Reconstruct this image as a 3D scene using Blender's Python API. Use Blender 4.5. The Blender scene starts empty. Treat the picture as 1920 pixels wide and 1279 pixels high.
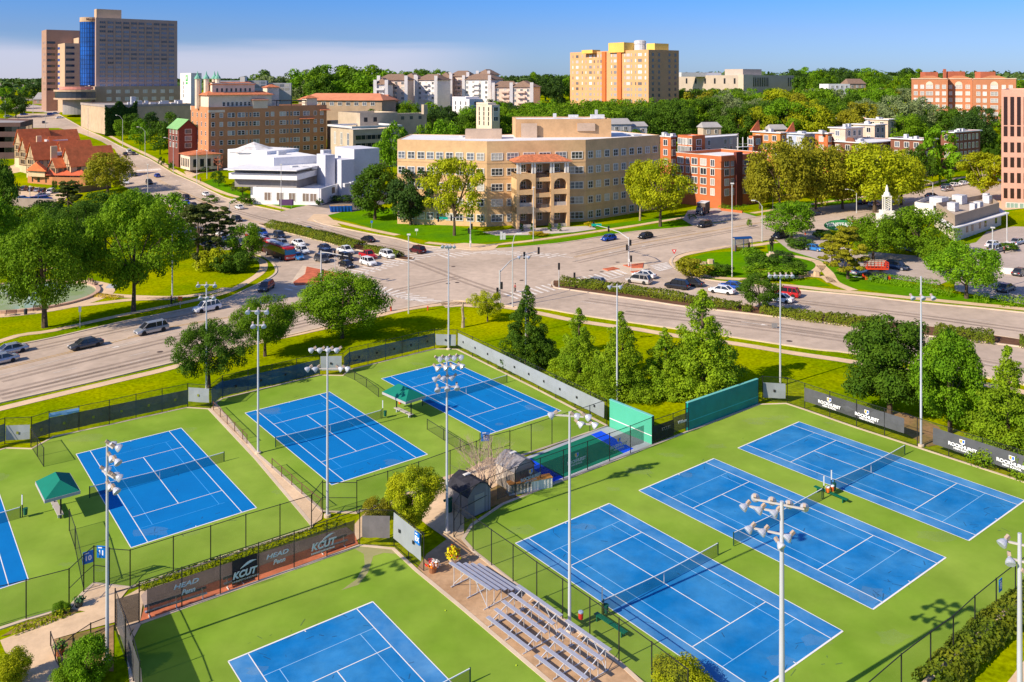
import bpy, bmesh, math, random
import numpy as np
from mathutils import Vector, Matrix
from mathutils.geometry import tessellate_polygon
random.seed(7); np.random.seed(7)
S = bpy.context.scene
COL = S.collection
R = math.radians
# ------------------------------------------------------------------ camera
F, H0, HC, SX = 1620.0, 149.97, 39.44, 0.0167
cam = bpy.data.cameras.new("camera"); camo = bpy.data.objects.new("camera", cam)
COL.objects.link(camo); S.camera = camo
camo.location = (0, 0, HC); camo.rotation_euler = (R(90), 0, 0)
cam.sensor_width = 36; cam.sensor_fit = 'HORIZONTAL'; cam.lens = F / 1920 * 36
cam.shift_y = -(639.5 - H0) / 1920; cam.clip_start = 0.5; cam.clip_end = 20000
# ------------------------------------------------------------------ sky and sun
SUN_AZ, SUN_EL = 33.0, 33.0      # shadows run towards +x rotated by SUN_AZ
W = bpy.data.worlds.new("World"); S.world = W; W.use_nodes = True
nt = W.node_tree; nt.nodes.clear()
wo = nt.nodes.new('ShaderNodeOutputWorld'); bg = nt.nodes.new('ShaderNodeBackground')
sk = nt.nodes.new('ShaderNodeTexSky'); sk.sky_type = 'NISHITA'; sk.sun_disc = False
sk.sun_elevation = R(SUN_EL)
sd = Vector((-math.cos(R(SUN_AZ)), -math.sin(R(SUN_AZ)), math.tan(R(SUN_EL)))).normalized()
sk.sun_rotation = math.atan2(sd.x, sd.y)
sk.air_density = 1.0; sk.dust_density = 0.4; sk.ozone_density = 2.2; sk.altitude = 300
bg.inputs[1].default_value = 0.15
tc = nt.nodes.new('ShaderNodeTexCoord'); mp = nt.nodes.new('ShaderNodeMapping')
mp.inputs['Scale'].default_value = (2.2, 2.2, 26)
nz = nt.nodes.new('ShaderNodeTexNoise'); nz.inputs['Scale'].default_value = 1.1; nz.inputs['Detail'].default_value = 5; nz.inputs['Roughness'].default_value = 0.45
sx = nt.nodes.new('ShaderNodeSeparateXYZ')
def mth(op, a, b=None, clamp=False):
    n = nt.nodes.new('ShaderNodeMath'); n.operation = op; n.use_clamp = clamp
    for i, q in enumerate((a, b)):
        if q is None: continue
        if isinstance(q, (int, float)): n.inputs[i].default_value = q
        else: nt.links.new(q, n.inputs[i])
    return n.outputs[0]
L = nt.links.new
L(tc.outputs['Generated'], mp.inputs[0]); L(mp.outputs[0], nz.inputs['Vector']); L(tc.outputs['Generated'], sx.inputs[0])
def mrange(v, a, b, c=0., d=1.):
    n = nt.nodes.new('ShaderNodeMapRange'); n.interpolation_type = 'SMOOTHSTEP'
    n.inputs[1].default_value = a; n.inputs[2].default_value = b; n.inputs[3].default_value = c; n.inputs[4].default_value = d
    L(v, n.inputs[0]); return n.outputs[0]
topz = mth('ADD', sx.outputs[2], mth('MULTIPLY', mth('SUBTRACT', nz.outputs[0], 0.5), 0.05))
xx = mth('MULTIPLY', sx.outputs[0], 0.05)
band = mrange(mth('ADD', topz, mth('MULTIPLY', mth('ABSOLUTE', mth('ADD', sx.outputs[0], 0.22)), 0.02)), 0.049, 0.030)
bandx = mrange(sx.outputs[0], 0.04, -0.16)
cl = mth('MULTIPLY', mth('MULTIPLY', band, bandx), 0.5)
mix = nt.nodes.new('ShaderNodeMixRGB'); L(cl, mix.inputs[0]); L(sk.outputs[0], mix.inputs[1])
mix.inputs[2].default_value = (4.5, 4.15, 4.8, 1)
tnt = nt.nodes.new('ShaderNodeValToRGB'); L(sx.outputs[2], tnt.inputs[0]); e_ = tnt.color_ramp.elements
e_[0].color = (.27, .385, .71, 1); e_[1].position = .40; e_[1].color = (.60, .63, .82, 1)  # upper sky tinted brighter and less blue, added to lift ambient fill
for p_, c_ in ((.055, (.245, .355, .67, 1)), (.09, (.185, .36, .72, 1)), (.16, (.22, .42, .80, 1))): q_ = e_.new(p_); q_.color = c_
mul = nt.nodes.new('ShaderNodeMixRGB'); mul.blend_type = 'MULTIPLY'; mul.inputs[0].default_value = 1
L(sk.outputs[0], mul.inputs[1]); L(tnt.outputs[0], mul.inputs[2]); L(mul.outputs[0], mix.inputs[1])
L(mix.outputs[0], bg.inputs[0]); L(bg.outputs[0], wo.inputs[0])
sl = bpy.data.lights.new("sun", 'SUN'); sl.energy = 4.9; sl.angle = R(0.53); sl.color = (1.0, 0.87, 0.68)
so = bpy.data.objects.new("sun", sl); COL.objects.link(so)
so.rotation_euler = sd.to_track_quat('Z', 'Y').to_euler(); so.location = (-60, -40, 90)
S.view_settings.view_transform = 'Standard'; S.view_settings.look = 'None'
S.view_settings.exposure = 0.42; S.view_settings.gamma = 1; S.render.engine = 'CYCLES'
S.cycles.transparent_max_bounces = 16; S.cycles.max_bounces = 5; S.cycles.diffuse_bounces = 3
# ------------------------------------------------------------------ terrain maths
KN = [(280, 0), (300, .6), (320, 1.5), (350, 3.3), (380, 5.6), (420, 8.8), (460, 11.7), (500, 14.3), (540, 17.5), (590, 21.2),
      (640, 23.5), (700, 25.5), (850, 28), (1000, 30), (1500, 32), (3000, 33.5), (9000, 35)]
def E(y):
    if y <= 280: return 0.
    for (a, za), (b, zb) in zip(KN, KN[1:]):
        if y <= b: return za + (zb - za) * (y - a) / (b - a)
    return 35.
def T(x, y): return SX * max(-300, min(300, x)) + E(y)
def P(px, py, dz=0.):
    """ground point seen at a photo pixel"""
    k = (px - 960) / F; lo, hi = 5., 9000.
    g = lambda Y: H0 + F * (HC - T(k * Y, Y) - dz) / Y - py
    Y = 20.
    while Y < 9000 and g(Y) > 0: Y *= 1.02
    lo, hi = Y / 1.02, Y
    for _ in range(40):
        m = (lo + hi) / 2
        if g(m) > 0: lo = m
        else: hi = m
    return Vector((k * lo, lo, T(k * lo, lo)))
def XY(px, Y): return Vector(((px - 960) * Y / F, Y))
def ZP(py, Y): return HC - (py - H0) * Y / F
def onground(x, y): return Vector((x, y, T(x, y)))
# ------------------------------------------------------------------ materials
MATS = {}
def mat(name, c, rough=0.8, nscale=0.0, namt=0.15, spec=0.3, metal=0.0, c2=None, n2=None, rnd=0.0, alpha=None, bump=0.0, trans=0.0, blinds=False):
    """procedural surface: base colour broken up by world-space noise at one or two scales"""
    if name in MATS: return MATS[name]
    m = bpy.data.materials.new(name); m.use_nodes = True; t = m.node_tree; b = t.nodes['Principled BSDF']
    out = t.nodes['Material Output']
    b.inputs['Roughness'].default_value = rough; b.inputs['Metallic'].default_value = metal
    b.inputs['Specular IOR Level'].default_value = spec
    col = None
    rgb = t.nodes.new('ShaderNodeRGB'); rgb.outputs[0].default_value = (*c, 1); col = rgb.outputs[0]
    if nscale:
        g = t.nodes.new('ShaderNodeNewGeometry')
        def noise(sc, det, rg=0.6):
            n = t.nodes.new('ShaderNodeTexNoise'); n.inputs['Scale'].default_value = sc; n.inputs['Detail'].default_value = det
            n.inputs['Roughness'].default_value = rg
            t.links.new(g.outputs['Position'], n.inputs['Vector']); return n.outputs[0]
        n1 = noise(nscale, 6)
        mx = t.nodes.new('ShaderNodeMixRGB'); rp = t.nodes.new('ShaderNodeMapRange')
        rp.inputs[1].default_value = 0.35; rp.inputs[2].default_value = 0.65
        t.links.new(n1, rp.inputs[0]); t.links.new(rp.outputs[0], mx.inputs[0])
        cc = c2 if c2 else tuple(max(0, q * (1 - namt)) for q in c)
        ca = c if c2 else tuple(q * (1 + namt) for q in c)
        mx.inputs[1].default_value = (*ca, 1); mx.inputs[2].default_value = (*cc, 1); col = mx.outputs[0]
        if n2:
            n3 = noise(n2[0], 4); rp2 = t.nodes.new('ShaderNodeMapRange'); rp2.inputs[1].default_value = 0.3; rp2.inputs[2].default_value = 0.7
            rp2.inputs[3].default_value = 1 - n2[1]; rp2.inputs[4].default_value = 1 + n2[1]
            t.links.new(n3, rp2.inputs[0])
            vm = t.nodes.new('ShaderNodeVectorMath'); vm.operation = 'SCALE'
            t.links.new(col, vm.inputs[0]); t.links.new(rp2.outputs[0], vm.inputs['Scale']); col = vm.outputs[0]
        if bump:
            bp = t.nodes.new('ShaderNodeBump'); bp.inputs['Strength'].default_value = bump; bp.inputs['Distance'].default_value = 0.1
            t.links.new(n1, bp.inputs['Height']); t.links.new(bp.outputs[0], b.inputs['Normal'])
    if rnd:
        oi = t.nodes.new('ShaderNodeObjectInfo'); rp3 = t.nodes.new('ShaderNodeMapRange')
        rp3.inputs[3].default_value = 1 - rnd; rp3.inputs[4].default_value = 1 + rnd
        t.links.new(oi.outputs['Random'], rp3.inputs[0])
        vm = t.nodes.new('ShaderNodeVectorMath'); vm.operation = 'SCALE'
        t.links.new(col, vm.inputs[0]); t.links.new(rp3.outputs[0], vm.inputs['Scale']); col = vm.outputs[0]
    t.links.new(col, b.inputs['Base Color'])
    if blinds:
        oi = t.nodes.new('ShaderNodeObjectInfo'); cr = t.nodes.new('ShaderNodeValToRGB'); cr.color_ramp.interpolation = 'CONSTANT'; e = cr.color_ramp.elements
        e[0].color = (.03, .035, .045, 1); e[1].position = .35; e[1].color = (.08, .09, .11, 1)
        for p_, v_ in ((.6, (.16, .18, .22, 1)), (.75, (.34, .33, .31, 1)), (.9, (.50, .48, .44, 1))): q_ = e.new(p_); q_.color = v_
        t.links.new(oi.outputs['Random'], cr.inputs[0]); t.links.new(cr.outputs[0], b.inputs['Base Color'])
    sh = b.outputs[0]
    if trans:
        tl = t.nodes.new('ShaderNodeBsdfTranslucent'); t.links.new(col, tl.inputs[0])
        ms = t.nodes.new('ShaderNodeMixShader'); ms.inputs[0].default_value = trans
        t.links.new(sh, ms.inputs[1]); t.links.new(tl.outputs[0], ms.inputs[2]); sh = ms.outputs[0]
    if alpha is not None:
        tr = t.nodes.new('ShaderNodeBsdfTransparent'); ms = t.nodes.new('ShaderNodeMixShader')
        ms.inputs[0].default_value = alpha
        t.links.new(tr.outputs[0], ms.inputs[1]); t.links.new(sh, ms.inputs[2]); sh = ms.outputs[0]
    t.links.new(sh, out.inputs[0])
    MATS[name] = m; return m
def srgb(r, g, b):
    f = lambda c: ((c / 255) / 12.92 if c / 255 <= 0.04045 else ((c / 255 + 0.055) / 1.055) ** 2.4)
    return (f(r), f(g), f(b))
# ------------------------------------------------------------------ mesh builder
class MB:
    def __init__(s): s.v = []; s.f = []; s.m = []
    def face(s, pts, mi=0):
        n = len(s.v); s.v += [tuple(p) for p in pts]; s.f.append(tuple(range(n, n + len(pts)))); s.m.append(mi)
    def hexa(s, b, t, mi=0, mt=None, bot=True):
        """b, t: lists of the same length (bottom and top rings)"""
        n = len(s.v); k = len(b); s.v += [tuple(p) for p in b] + [tuple(p) for p in t]
        for i in range(k):
            j = (i + 1) % k; s.f.append((n + i, n + j, n + k + j, n + k + i)); s.m.append(mi)
        s.f.append(tuple(n + k + i for i in range(k))); s.m.append(mi if mt is None else mt)
        if bot: s.f.append(tuple(n + i for i in reversed(range(k)))); s.m.append(mi)
    def box(s, x0, x1, y0, y1, z0, z1, mi=0, mt=None):
        s.hexa([(x0, y0, z0), (x1, y0, z0), (x1, y1, z0), (x0, y1, z0)], [(x0, y0, z1), (x1, y0, z1), (x1, y1, z1), (x0, y1, z1)], mi, mt)
    def prism(s, poly, z0, z1, mi=0, mt=None):
        a = sum(poly[i][0] * poly[(i + 1) % len(poly)][1] - poly[(i + 1) % len(poly)][0] * poly[i][1] for i in range(len(poly)))
        if a < 0: poly = poly[::-1]
        s.hexa([(p[0], p[1], z0) for p in poly], [(p[0], p[1], z1) for p in poly], mi, mt)
    def beam(s, a, b, w, h=None, mi=0):
        a = Vector(a); b = Vector(b); d = (b - a).normalized(); h = h or w
        u = d.cross(Vector((0, 0, 1)))
        if u.length < 1e-3: u = Vector((1, 0, 0))
        u.normalize(); q = u.cross(d).normalized()
        r = [u * w / 2 + q * h / 2, -u * w / 2 + q * h / 2, -u * w / 2 - q * h / 2, u * w / 2 - q * h / 2]
        s.hexa([a + i for i in r], [b + i for i in r], mi)
    def tube(s, pts, rad, n=6, mi=0, cap=True):
        pts = [Vector(p) for p in pts]
        if not hasattr(rad, '__len__'): rad = [rad] * len(pts)
        base = len(s.v); ref = None
        for i, p in enumerate(pts):
            d = (pts[min(i + 1, len(pts) - 1)] - pts[max(i - 1, 0)]).normalized()
            if ref is None:
                ref = d.cross(Vector((0.13, 0.31, 0.94)))
                if ref.length < 0.05: ref = d.cross(Vector((1, 0, 0)))
            u = (ref - d * ref.dot(d)).normalized(); ref = u; w = d.cross(u)
            for k in range(n):
                a = 2 * math.pi * k / n; q = p + (u * math.cos(a) + w * math.sin(a)) * rad[i]; s.v.append(tuple(q))
        for i in range(len(pts) - 1):
            for k in range(n):
                j = (k + 1) % n; s.f.append((base + i * n + k, base + i * n + j, base + (i + 1) * n + j, base + (i + 1) * n + k)); s.m.append(mi)
        if cap:
            s.f.append(tuple(base + k for k in reversed(range(n)))); s.m.append(mi)
            e = base + (len(pts) - 1) * n; s.f.append(tuple(e + k for k in range(n))); s.m.append(mi)
    def lathe(s, prof, c=(0, 0, 0), n=12, mi=0, M=None):
        """prof: (r, z) pairs"""
        base = len(s.v)
        for r, z in prof:
            for k in range(n):
                a = 2 * math.pi * k / n; q = Vector((r * math.cos(a), r * math.sin(a), z))
                if M is not None: q = M @ q
                s.v.append((q[0] + c[0], q[1] + c[1], q[2] + c[2]))
        for i in range(len(prof) - 1):
            for k in range(n):
                j = (k + 1) % n; s.f.append((base + i * n + k, base + i * n + j, base + (i + 1) * n + j, base + (i + 1) * n + k)); s.m.append(mi)
        s.f.append(tuple(base + k for k in reversed(range(n)))); s.m.append(mi)
        e = base + (len(prof) - 1) * n; s.f.append(tuple(e + k for k in range(n))); s.m.append(mi)
    def build(s, name, mats, parent=None, shift=None, smooth=False):
        me = bpy.data.meshes.new(name)
        v = s.v
        if shift is not None: v = [(a - shift[0], b - shift[1], c - shift[2]) for a, b, c in v]
        me.from_pydata(v, [], s.f)
        if not isinstance(mats, (list, tuple)): mats = [mats]
        for m in mats: me.materials.append(m)
        if len(mats) > 1: me.polygons.foreach_set('material_index', s.m)
        if smooth: me.polygons.foreach_set('use_smooth', [True] * len(me.polygons))
        me.validate(); me.update()
        o = bpy.data.objects.new(name, me); COL.objects.link(o)
        if parent is not None: o.parent = parent
        return o
def tag(o, label=None, cat=None, group=None, kind=None):
    if label: o['label'] = label
    if cat: o['category'] = cat
    if group: o['group'] = group
    if kind: o['kind'] = kind
    return o
def thing(name, label, cat, loc=(0, 0, 0), rz=0., group=None, sc=1.):
    o = bpy.data.objects.new(name, None); COL.objects.link(o); o.location = loc; o.rotation_euler = (0, 0, rz); o.scale = (sc,) * 3
    o.empty_display_size = 0.3
    return tag(o, label, cat, group)
def dup(root, loc, rz=0., sc=None, label=None, group=None, matmap=None):
    """copy of a thing with its parts and their sub-parts"""
    def cp(o, par):
        c = o.copy(); COL.objects.link(c)
        if par is not None: c.parent = par
        if matmap and c.type == 'MESH':
            for i, sl_ in enumerate(c.material_slots):
                if sl_.material and sl_.material.name in matmap:
                    mm_ = matmap[sl_.material.name]; sl_.link = 'OBJECT'; sl_.material = mm_
        for ch in KIDS.get(o.name, []): cp(ch, c)
        return c
    if root.name not in KIDS: index_kids(root)
    c = cp(root, None); c.location = loc; c.rotation_euler = (0, 0, rz)
    if sc is not None: c.scale = sc if hasattr(sc, '__len__') else (sc,) * 3
    if label: c['label'] = label
    if group: c['group'] = group
    return c
KIDS = {}
def index_kids(root):
    def rec(o):
        ks = [q for q in bpy.data.objects if q.parent == o]; KIDS[o.name] = ks
        for k in ks: rec(k)
    rec(root)
# ------------------------------------------------------------------ draped sheets
def catmull(pts, n=5, closed=False):
    pts = [Vector(p) for p in pts]; out = []; N = len(pts)
    rng = range(N if closed else N - 1)
    for i in rng:
        p0 = pts[(i - 1) % N] if closed or i > 0 else pts[0]; p1 = pts[i]; p2 = pts[(i + 1) % N]
        p3 = pts[(i + 2) % N] if closed or i + 2 < N else pts[-1]
        for k in range(n):
            t = k / n; t2 = t * t; t3 = t2 * t
            out.append(0.5 * ((2 * p1) + (-p0 + p2) * t + (2 * p0 - 5 * p1 + 4 * p2 - p3) * t2 + (-p0 + 3 * p1 - 3 * p2 + p3) * t3))
    if not closed: out.append(pts[-1])
    return out
def PX(pts): return [P(a, b).xy for a, b in pts]
def sheet_bm(polys, off, skirt=0.0):
    bm = bmesh.new()
    for poly in polys:
        vs = [bm.verts.new((p[0], p[1], 0)) for p in poly]
        for tri in tessellate_polygon([[Vector((p[0], p[1], 0)) for p in poly]]):
            try: bm.faces.new([vs[i] for i in tri])
            except ValueError: pass
    ys = [v.co.y for v in bm.verts]; xs = [v.co.x for v in bm.verts]
    for k, _ in KN:
        if min(ys) < k < max(ys):
            bmesh.ops.bisect_plane(bm, geom=bm.verts[:] + bm.edges[:] + bm.faces[:], plane_co=(0, k, 0), plane_no=(0, 1, 0), dist=1e-4)
    for k in (-300, 300):
        if min(xs) < k < max(xs):
            bmesh.ops.bisect_plane(bm, geom=bm.verts[:] + bm.edges[:] + bm.faces[:], plane_co=(k, 0, 0), plane_no=(1, 0, 0), dist=1e-4)
    bmesh.ops.recalc_face_normals(bm, faces=bm.faces[:])
    for f in bm.faces:
        if f.normal.z < 0: f.normal_flip()
    for v in bm.verts: v.co.z = T(v.co.x, v.co.y) + off
    if skirt:
        be = [e for e in bm.edges if len(e.link_faces) == 1]
        r = bmesh.ops.extrude_edge_only(bm, edges=be)
        for g in r['geom']:
            if isinstance(g, bmesh.types.BMVert): g.co.z -= skirt
    return bm
def sheet(name, polys, off, m, skirt=0.0, parent=None, kind='structure', **kw):
    if not hasattr(polys[0][0], '__len__'): polys = [polys]
    bm = sheet_bm(polys, off, skirt); me = bpy.data.meshes.new(name); bm.to_mesh(me); bm.free()
    me.materials.append(m); o = bpy.data.objects.new(name, me); COL.objects.link(o)
    if parent is not None: o.parent = parent
    if kind and parent is None: o['kind'] = kind
    tag(o, **kw); return o
def ribbon_poly(pts, w):
    """strip of width w round a polyline, as a list of quads"""
    pts = [Vector((p[0], p[1])) for p in pts]; L_, R_ = [], []
    for i, p in enumerate(pts):
        a = pts[max(i - 1, 0)]; b = pts[min(i + 1, len(pts) - 1)]; d = (b - a).normalized(); n = Vector((-d.y, d.x))
        L_.append(p + n * w / 2); R_.append(p - n * w / 2)
    return [[R_[i], R_[i + 1], L_[i + 1], L_[i]] for i in range(len(pts) - 1)]
def ribbon(name, lines, w, off, m, skirt=0.0, **kw):
    polys = []
    for ln in lines: polys += ribbon_poly(ln, w)
    return sheet(name, polys, off, m, skirt, **kw)
# ================================================================== the ground
M_grass = mat('lawn', (0.31, 0.325, 0.0), 0.95, 0.06, spec=0.0, c2=(0.13, 0.215, 0.0), n2=(2.2, 0.38), bump=0.6)
M_lush = mat('lush_lawn', (0.12, 0.27, 0.0), 0.95, 0.12, spec=0.0, c2=(0.075, 0.205, 0.006), n2=(1.5, 0.2), bump=0.3)
M_road = mat('asphalt', (0.50, 0.395, 0.31), 0.9, 0.05, 0.13, spec=0.05, n2=(0.6, 0.12))
M_road2 = mat('worn_lane', (0.36, 0.285, 0.235), 0.9, 0.09, 0.2, spec=0.05, n2=(1.1, 0.2), alpha=.36)
M_seam = mat('tar_seam', (0.16, 0.12, 0.10), 0.9, 2, .3, alpha=.35)
M_lot = mat('parking_asphalt', (0.46, 0.38, 0.33), 0.9, 0.06, 0.1, spec=0.2, n2=(0.9, 0.08))
M_dark_lot = mat('dark_asphalt', (0.12, 0.11, 0.11), 0.9, 0.2, 0.15)
M_conc = mat('concrete_paving', (0.68, 0.49, 0.31), 0.9, 0.35, 0.10, spec=0.2, n2=(3, 0.08))
M_pad = mat('stained_concrete', (0.56, 0.37, 0.22), 0.9, 0.28, spec=0.2, c2=(0.40, 0.245, 0.135), n2=(2.2, 0.14))
M_kerb = mat('kerb_concrete', (0.62, 0.49, 0.36), 0.9, 0.4, 0.1)
M_brickp = mat('brick_paving', (0.52, 0.13, 0.06), 0.9, 0.8, 0.2, n2=(5, 0.15))
M_white = mat('white_line', (0.80, 0.78, 0.76), 0.7, 0.6, 0.06)
M_wroad = mat('worn_road_paint', (0.80, 0.75, 0.69), 0.8, 0.7, spec=0.2, c2=(0.62, 0.54, 0.47), n2=(3, 0.15))
M_lblue = mat('light_blue_line', (0.06, 0.36, 0.80), 0.7)
M_yellow = mat('yellow_paint', (0.62, 0.36, 0.08), 0.8, 0.7, 0.12, n2=(3, 0.2))
M_cgreen = mat('court_green', (0.268, 0.38, 0.052), 0.85, 0.06, spec=0.06, c2=(0.165, 0.29, 0.022), n2=(0.25, 0.12))
M_cblue = mat('court_blue', (0.0, 0.175, 0.49), 0.8, 0.16, spec=0.15, c2=(0.0, 0.155, 0.45), n2=(0.6, 0.04))
M_cblue2 = mat('weathered_court_blue', (0.035, 0.225, 0.50), 0.75, 0.22, spec=0.2, c2=(0.0, 0.155, 0.44), n2=(0.7, 0.13))  # paler noise patches paint a cloudy reflected sheen into the blue
M_cpale = mat('pale_court_blue', (0.09, 0.27, 0.52), 0.8, 0.35, spec=0.15, c2=(0.02, 0.18, 0.46), n2=(0.5, 0.10))
M_mulch = mat('mulch', (0.13, 0.06, 0.03), 1, 0.8, 0.3)
M_dirt = mat('bare_dirt', (0.34, 0.20, 0.10), 1, 0.5, 0.2, c2=(0.22, 0.16, 0.04), n2=(2.5, 0.2))
xs = [-9000, -3000, -1200, -600, -300, -150, 0, 150, 300, 600, 1200, 3000, 9000]
ys = [-60, 0, 100, 200] + [k for k, _ in KN] + [14000]
bm = bmesh.new(); grid = [[bm.verts.new((x, y, T(x, y))) for x in xs] for y in ys]
for j in range(len(ys) - 1):
    for i in range(len(xs) - 1): bm.faces.new((grid[j][i], grid[j][i + 1], grid[j + 1][i + 1], grid[j + 1][i]))
me = bpy.data.meshes.new('ground'); bm.to_mesh(me); bm.free(); me.materials.append(M_grass)
o = bpy.data.objects.new('ground', me); COL.objects.link(o); o['kind'] = 'structure'
# ---- the roads: one sheet with islands standing on it
near_k = [(-260, 820), (0, 756), (160, 720), (355, 673), (470, 646), (597, 616), (700, 590), (823, 568), (862, 564.5), (930, 572.5), (960, 575),
          (1018, 579), (1070, 588), (1140, 599), (1240, 613), (1390, 635), (1523, 655), (1605, 664), (1823, 704), (1920, 722), (2150, 772)]
far_e = [(2150, 622), (1920, 587), (1715, 567), (1615, 555), (1494, 544), (1390, 532), (1340, 527), (1290, 517), (1265, 502), (1259, 490),
         (1267, 480), (1295, 472), (1353, 466), (1408, 455), (1455, 449), (1500, 440), (1580, 427), (1640, 417), (1720, 403), (1800, 391), (1860, 378), (1960, 362)]
ne_n = [(1960, 336), (1875, 340), (1765, 350), (1717, 360), (1642, 377), (1522, 391), (1440, 404), (1300, 425), (1195, 434), (1140, 442), (1045, 457),
        (925, 467.5), (885, 469), (860, 467), (790, 460), (745, 448), (680, 436), (605, 420), (588, 412)]
nw_r = [(527, 397), (480, 387), (420, 370), (368, 344), (324, 325), (280, 298), (230, 277), (190, 256), (153, 239), (123, 222), (108, 213)]
nw_l = [(40, 213), (10, 224), (0, 232), (60, 240), (110, 240), (150, 250), (190, 265), (215, 280), (226, 300), (222, 320), (224, 345), (270, 368), (330, 392), (352, 412),
        (395, 440), (450, 468), (490, 480), (507, 490), (516, 500), (517, 512), (500, 525), (465, 542), (410, 566), (325, 585), (225, 605), (100, 634), (0, 654), (-260, 714)]
outline = PX(near_k + far_e + ne_n + nw_r + nw_l)
sheet('road', outline, 0.02, M_road)
kerb_lines = [catmull(PX(near_k), 3), catmull(PX(far_e), 3), catmull(PX(ne_n), 3), catmull(PX(nw_r), 2), catmull(PX(nw_l[12:]), 3)]
ribbon('kerb', kerb_lines, 0.45, 0.15, M_kerb, skirt=0.2)
def ell(cx, cy, a, b, n=40, t0=0, t1=2 * math.pi):
    """ring round a ground point, in metres"""
    c = P(cx, cy).xy; return [c + Vector((a * math.cos(t0 + (t1 - t0) * i / n), b * math.sin(t0 + (t1 - t0) * i / n))) for i in range(n if t1 - t0 > 6.28 else n + 1)]
lanes = [[(0, 668), (230, 618), (400, 583)], [(0, 714), (300, 641), (590, 578), (860, 520)], [(0, 738), (380, 648), (600, 597)],
         [(1080, 492), (1190, 468), (1300, 447), (1420, 425)], [(1075, 476), (1190, 452), (1300, 433)], [(0, 745), (380, 655), (590, 604)],
         [(1170, 586), (1400, 612), (1700, 655), (1980, 706)], [(1100, 562), (1300, 589), (1600, 630)],
         [(1330, 545), (1500, 566), (1700, 590), (1980, 628)], [(640, 455), (760, 486), (880, 530), (960, 556)], [(560, 416), (690, 452), (770, 470)],
         [(330, 358), (420, 390), (540, 423), (640, 447)]]
lw = []
for l in lanes:
    c = catmull(PX(l), 4)
    for s in (-.8, .8): n0 = [(c[min(i + 1, len(c) - 1)] - c[max(i - 1, 0)]).normalized() for i in range(len(c))]; lw.append([q + Vector((-n.y, n.x)) * s for q, n in zip(c, n0)])
ribbon('lane_wear', lw, .85, 0.028, M_road2)
seams = [[(-100, 736), (200, 668), (470, 604), (640, 566)], [(-100, 700), (150, 642), (380, 590)], [(1150, 575), (1400, 605), (1700, 650), (1950, 690)], [(1420, 560), (1700, 592), (1950, 628)], [(330, 350), (450, 397), (600, 437)]]
ribbon('tar_seam', [catmull(PX(l), 5) for l in seams], .09, 0.034, M_seam)
sheet('manhole_cover', [ell(a, b, .45, .45, 14) for a, b in ((840, 532), (857, 530), (978, 526), (1108, 507), (1128, 510), (1158, 492), (850, 500), (300, 660), (1480, 640))], .036, mat('iron_cover', (.10, .07, .06), .7))
isl = {
 'median_island': [[(1040, 540), (1036, 533), (1057, 527), (1240, 552), (1290, 560), (1380, 571), (1550, 592), (1653, 601), (1652, 617), (1630, 617), (1515, 602), (1380, 586), (1287, 576), (1195, 562), (1110, 550)],
                   [(1655, 618), (1657, 604), (1750, 614), (1865, 630), (1945, 642), (2150, 668), (2150, 696), (1920, 652), (1740, 631)],
                   [(486, 422), (502, 420), (540, 424), (590, 437), (680, 460), (753, 480), (775, 484), (768, 488), (750, 487), (700, 476), (620, 457), (540, 437)]],
}
sheet('median_island', [catmull(PX(p), 3, True) for p in isl['median_island']], 0.14, M_mulch, skirt=0.14)
ribbon('median_kerb', [catmull(PX(p + p[:1]), 3) for p in isl['median_island']], 0.35, 0.17, M_kerb, skirt=0.15)
trI = [[(575, 501), (660, 518), (640, 520), (590, 533), (553, 536), (550, 530), (572, 515)], [(1168, 498), (1207, 494), (1205, 503), (1185, 503)], [(1130, 505), (1150, 501.5), (1162, 505), (1140, 508.5)],
       [(1182, 510), (1200, 508), (1207, 513), (1190, 514)]]
sheet('traffic_island', [PX(p) for p in trI], 0.15, M_brickp, skirt=0.15)
sheet('island_apron', [PX([(568, 498), (675, 518), (655, 526), (590, 541), (548, 541), (545, 530)]), PX([(1127, 505), (1165, 494), (1210, 490), (1216, 503), (1210, 518), (1160, 514)])], 0.03, M_kerb)
# ---- pavements
def walk(lines, w, name='sidewalk', m=None, off=0.045):
    ribbon(name, [catmull(PX(l), 4) for l in lines], w, off, m or M_conc)
walk([[(-260, 833), (0, 767), (212, 716), (328, 688), (447, 651), (605, 616), (688, 597), (763, 580), (830, 571), (880, 569), (960, 578), (1015, 588.5), (1070, 600), (1142, 611), (1190, 617), (1267, 630), (1380, 645), (1490, 663), (1605, 680), (1850, 722), (2100, 775)],
      [(-260, 757), (0, 638), (0, 638)][:1] + [(0, 640), (100, 620), (225, 592), (300, 577), (380, 560), (430, 546), (470, 525), (492, 508), (493, 492), (480, 484), (455, 474)],
      ], 1.7)
walk([[(745, 441), (700, 432), (640, 418), (600, 408), (612, 404)], [(800, 455), (860, 461), (900, 461), (985, 453), (1100, 437), (1180, 425), (1240, 415), (1290, 407), (1330, 400)],
      [(588, 404), (480, 378), (420, 362), (375, 342), (330, 321), (285, 295), (235, 271), (195, 250), (158, 235)],
      [(1267, 498), (1263, 490), (1272, 481), (1300, 474), (1365, 463), (1408, 461), (1455, 454)],
      [(1270, 500), (1300, 513), (1345, 521), (1400, 524), (1460, 523), (1510, 517), (1538, 502), (1530, 490), (1490, 481), (1450, 476)],
      [(1440, 533), (1500, 538), (1560, 545), (1640, 552), (1750, 563), (1920, 580), (2100, 600)],
      [(1538, 498), (1553, 512), (1565, 530), (1600, 545)], [(1510, 517), (1545, 520), (1560, 530)],
      [(1410, 400), (1500, 386), (1600, 372), (1640, 365)], [(1717, 353), (1765, 340), (1830, 330), (1960, 318)]], 2.0)
walk([[(720, 570), (900, 562), (960, 577)][:0] or [(830, 573), (862, 570), (900, 572), (945, 577)]], 3.6)
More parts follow.
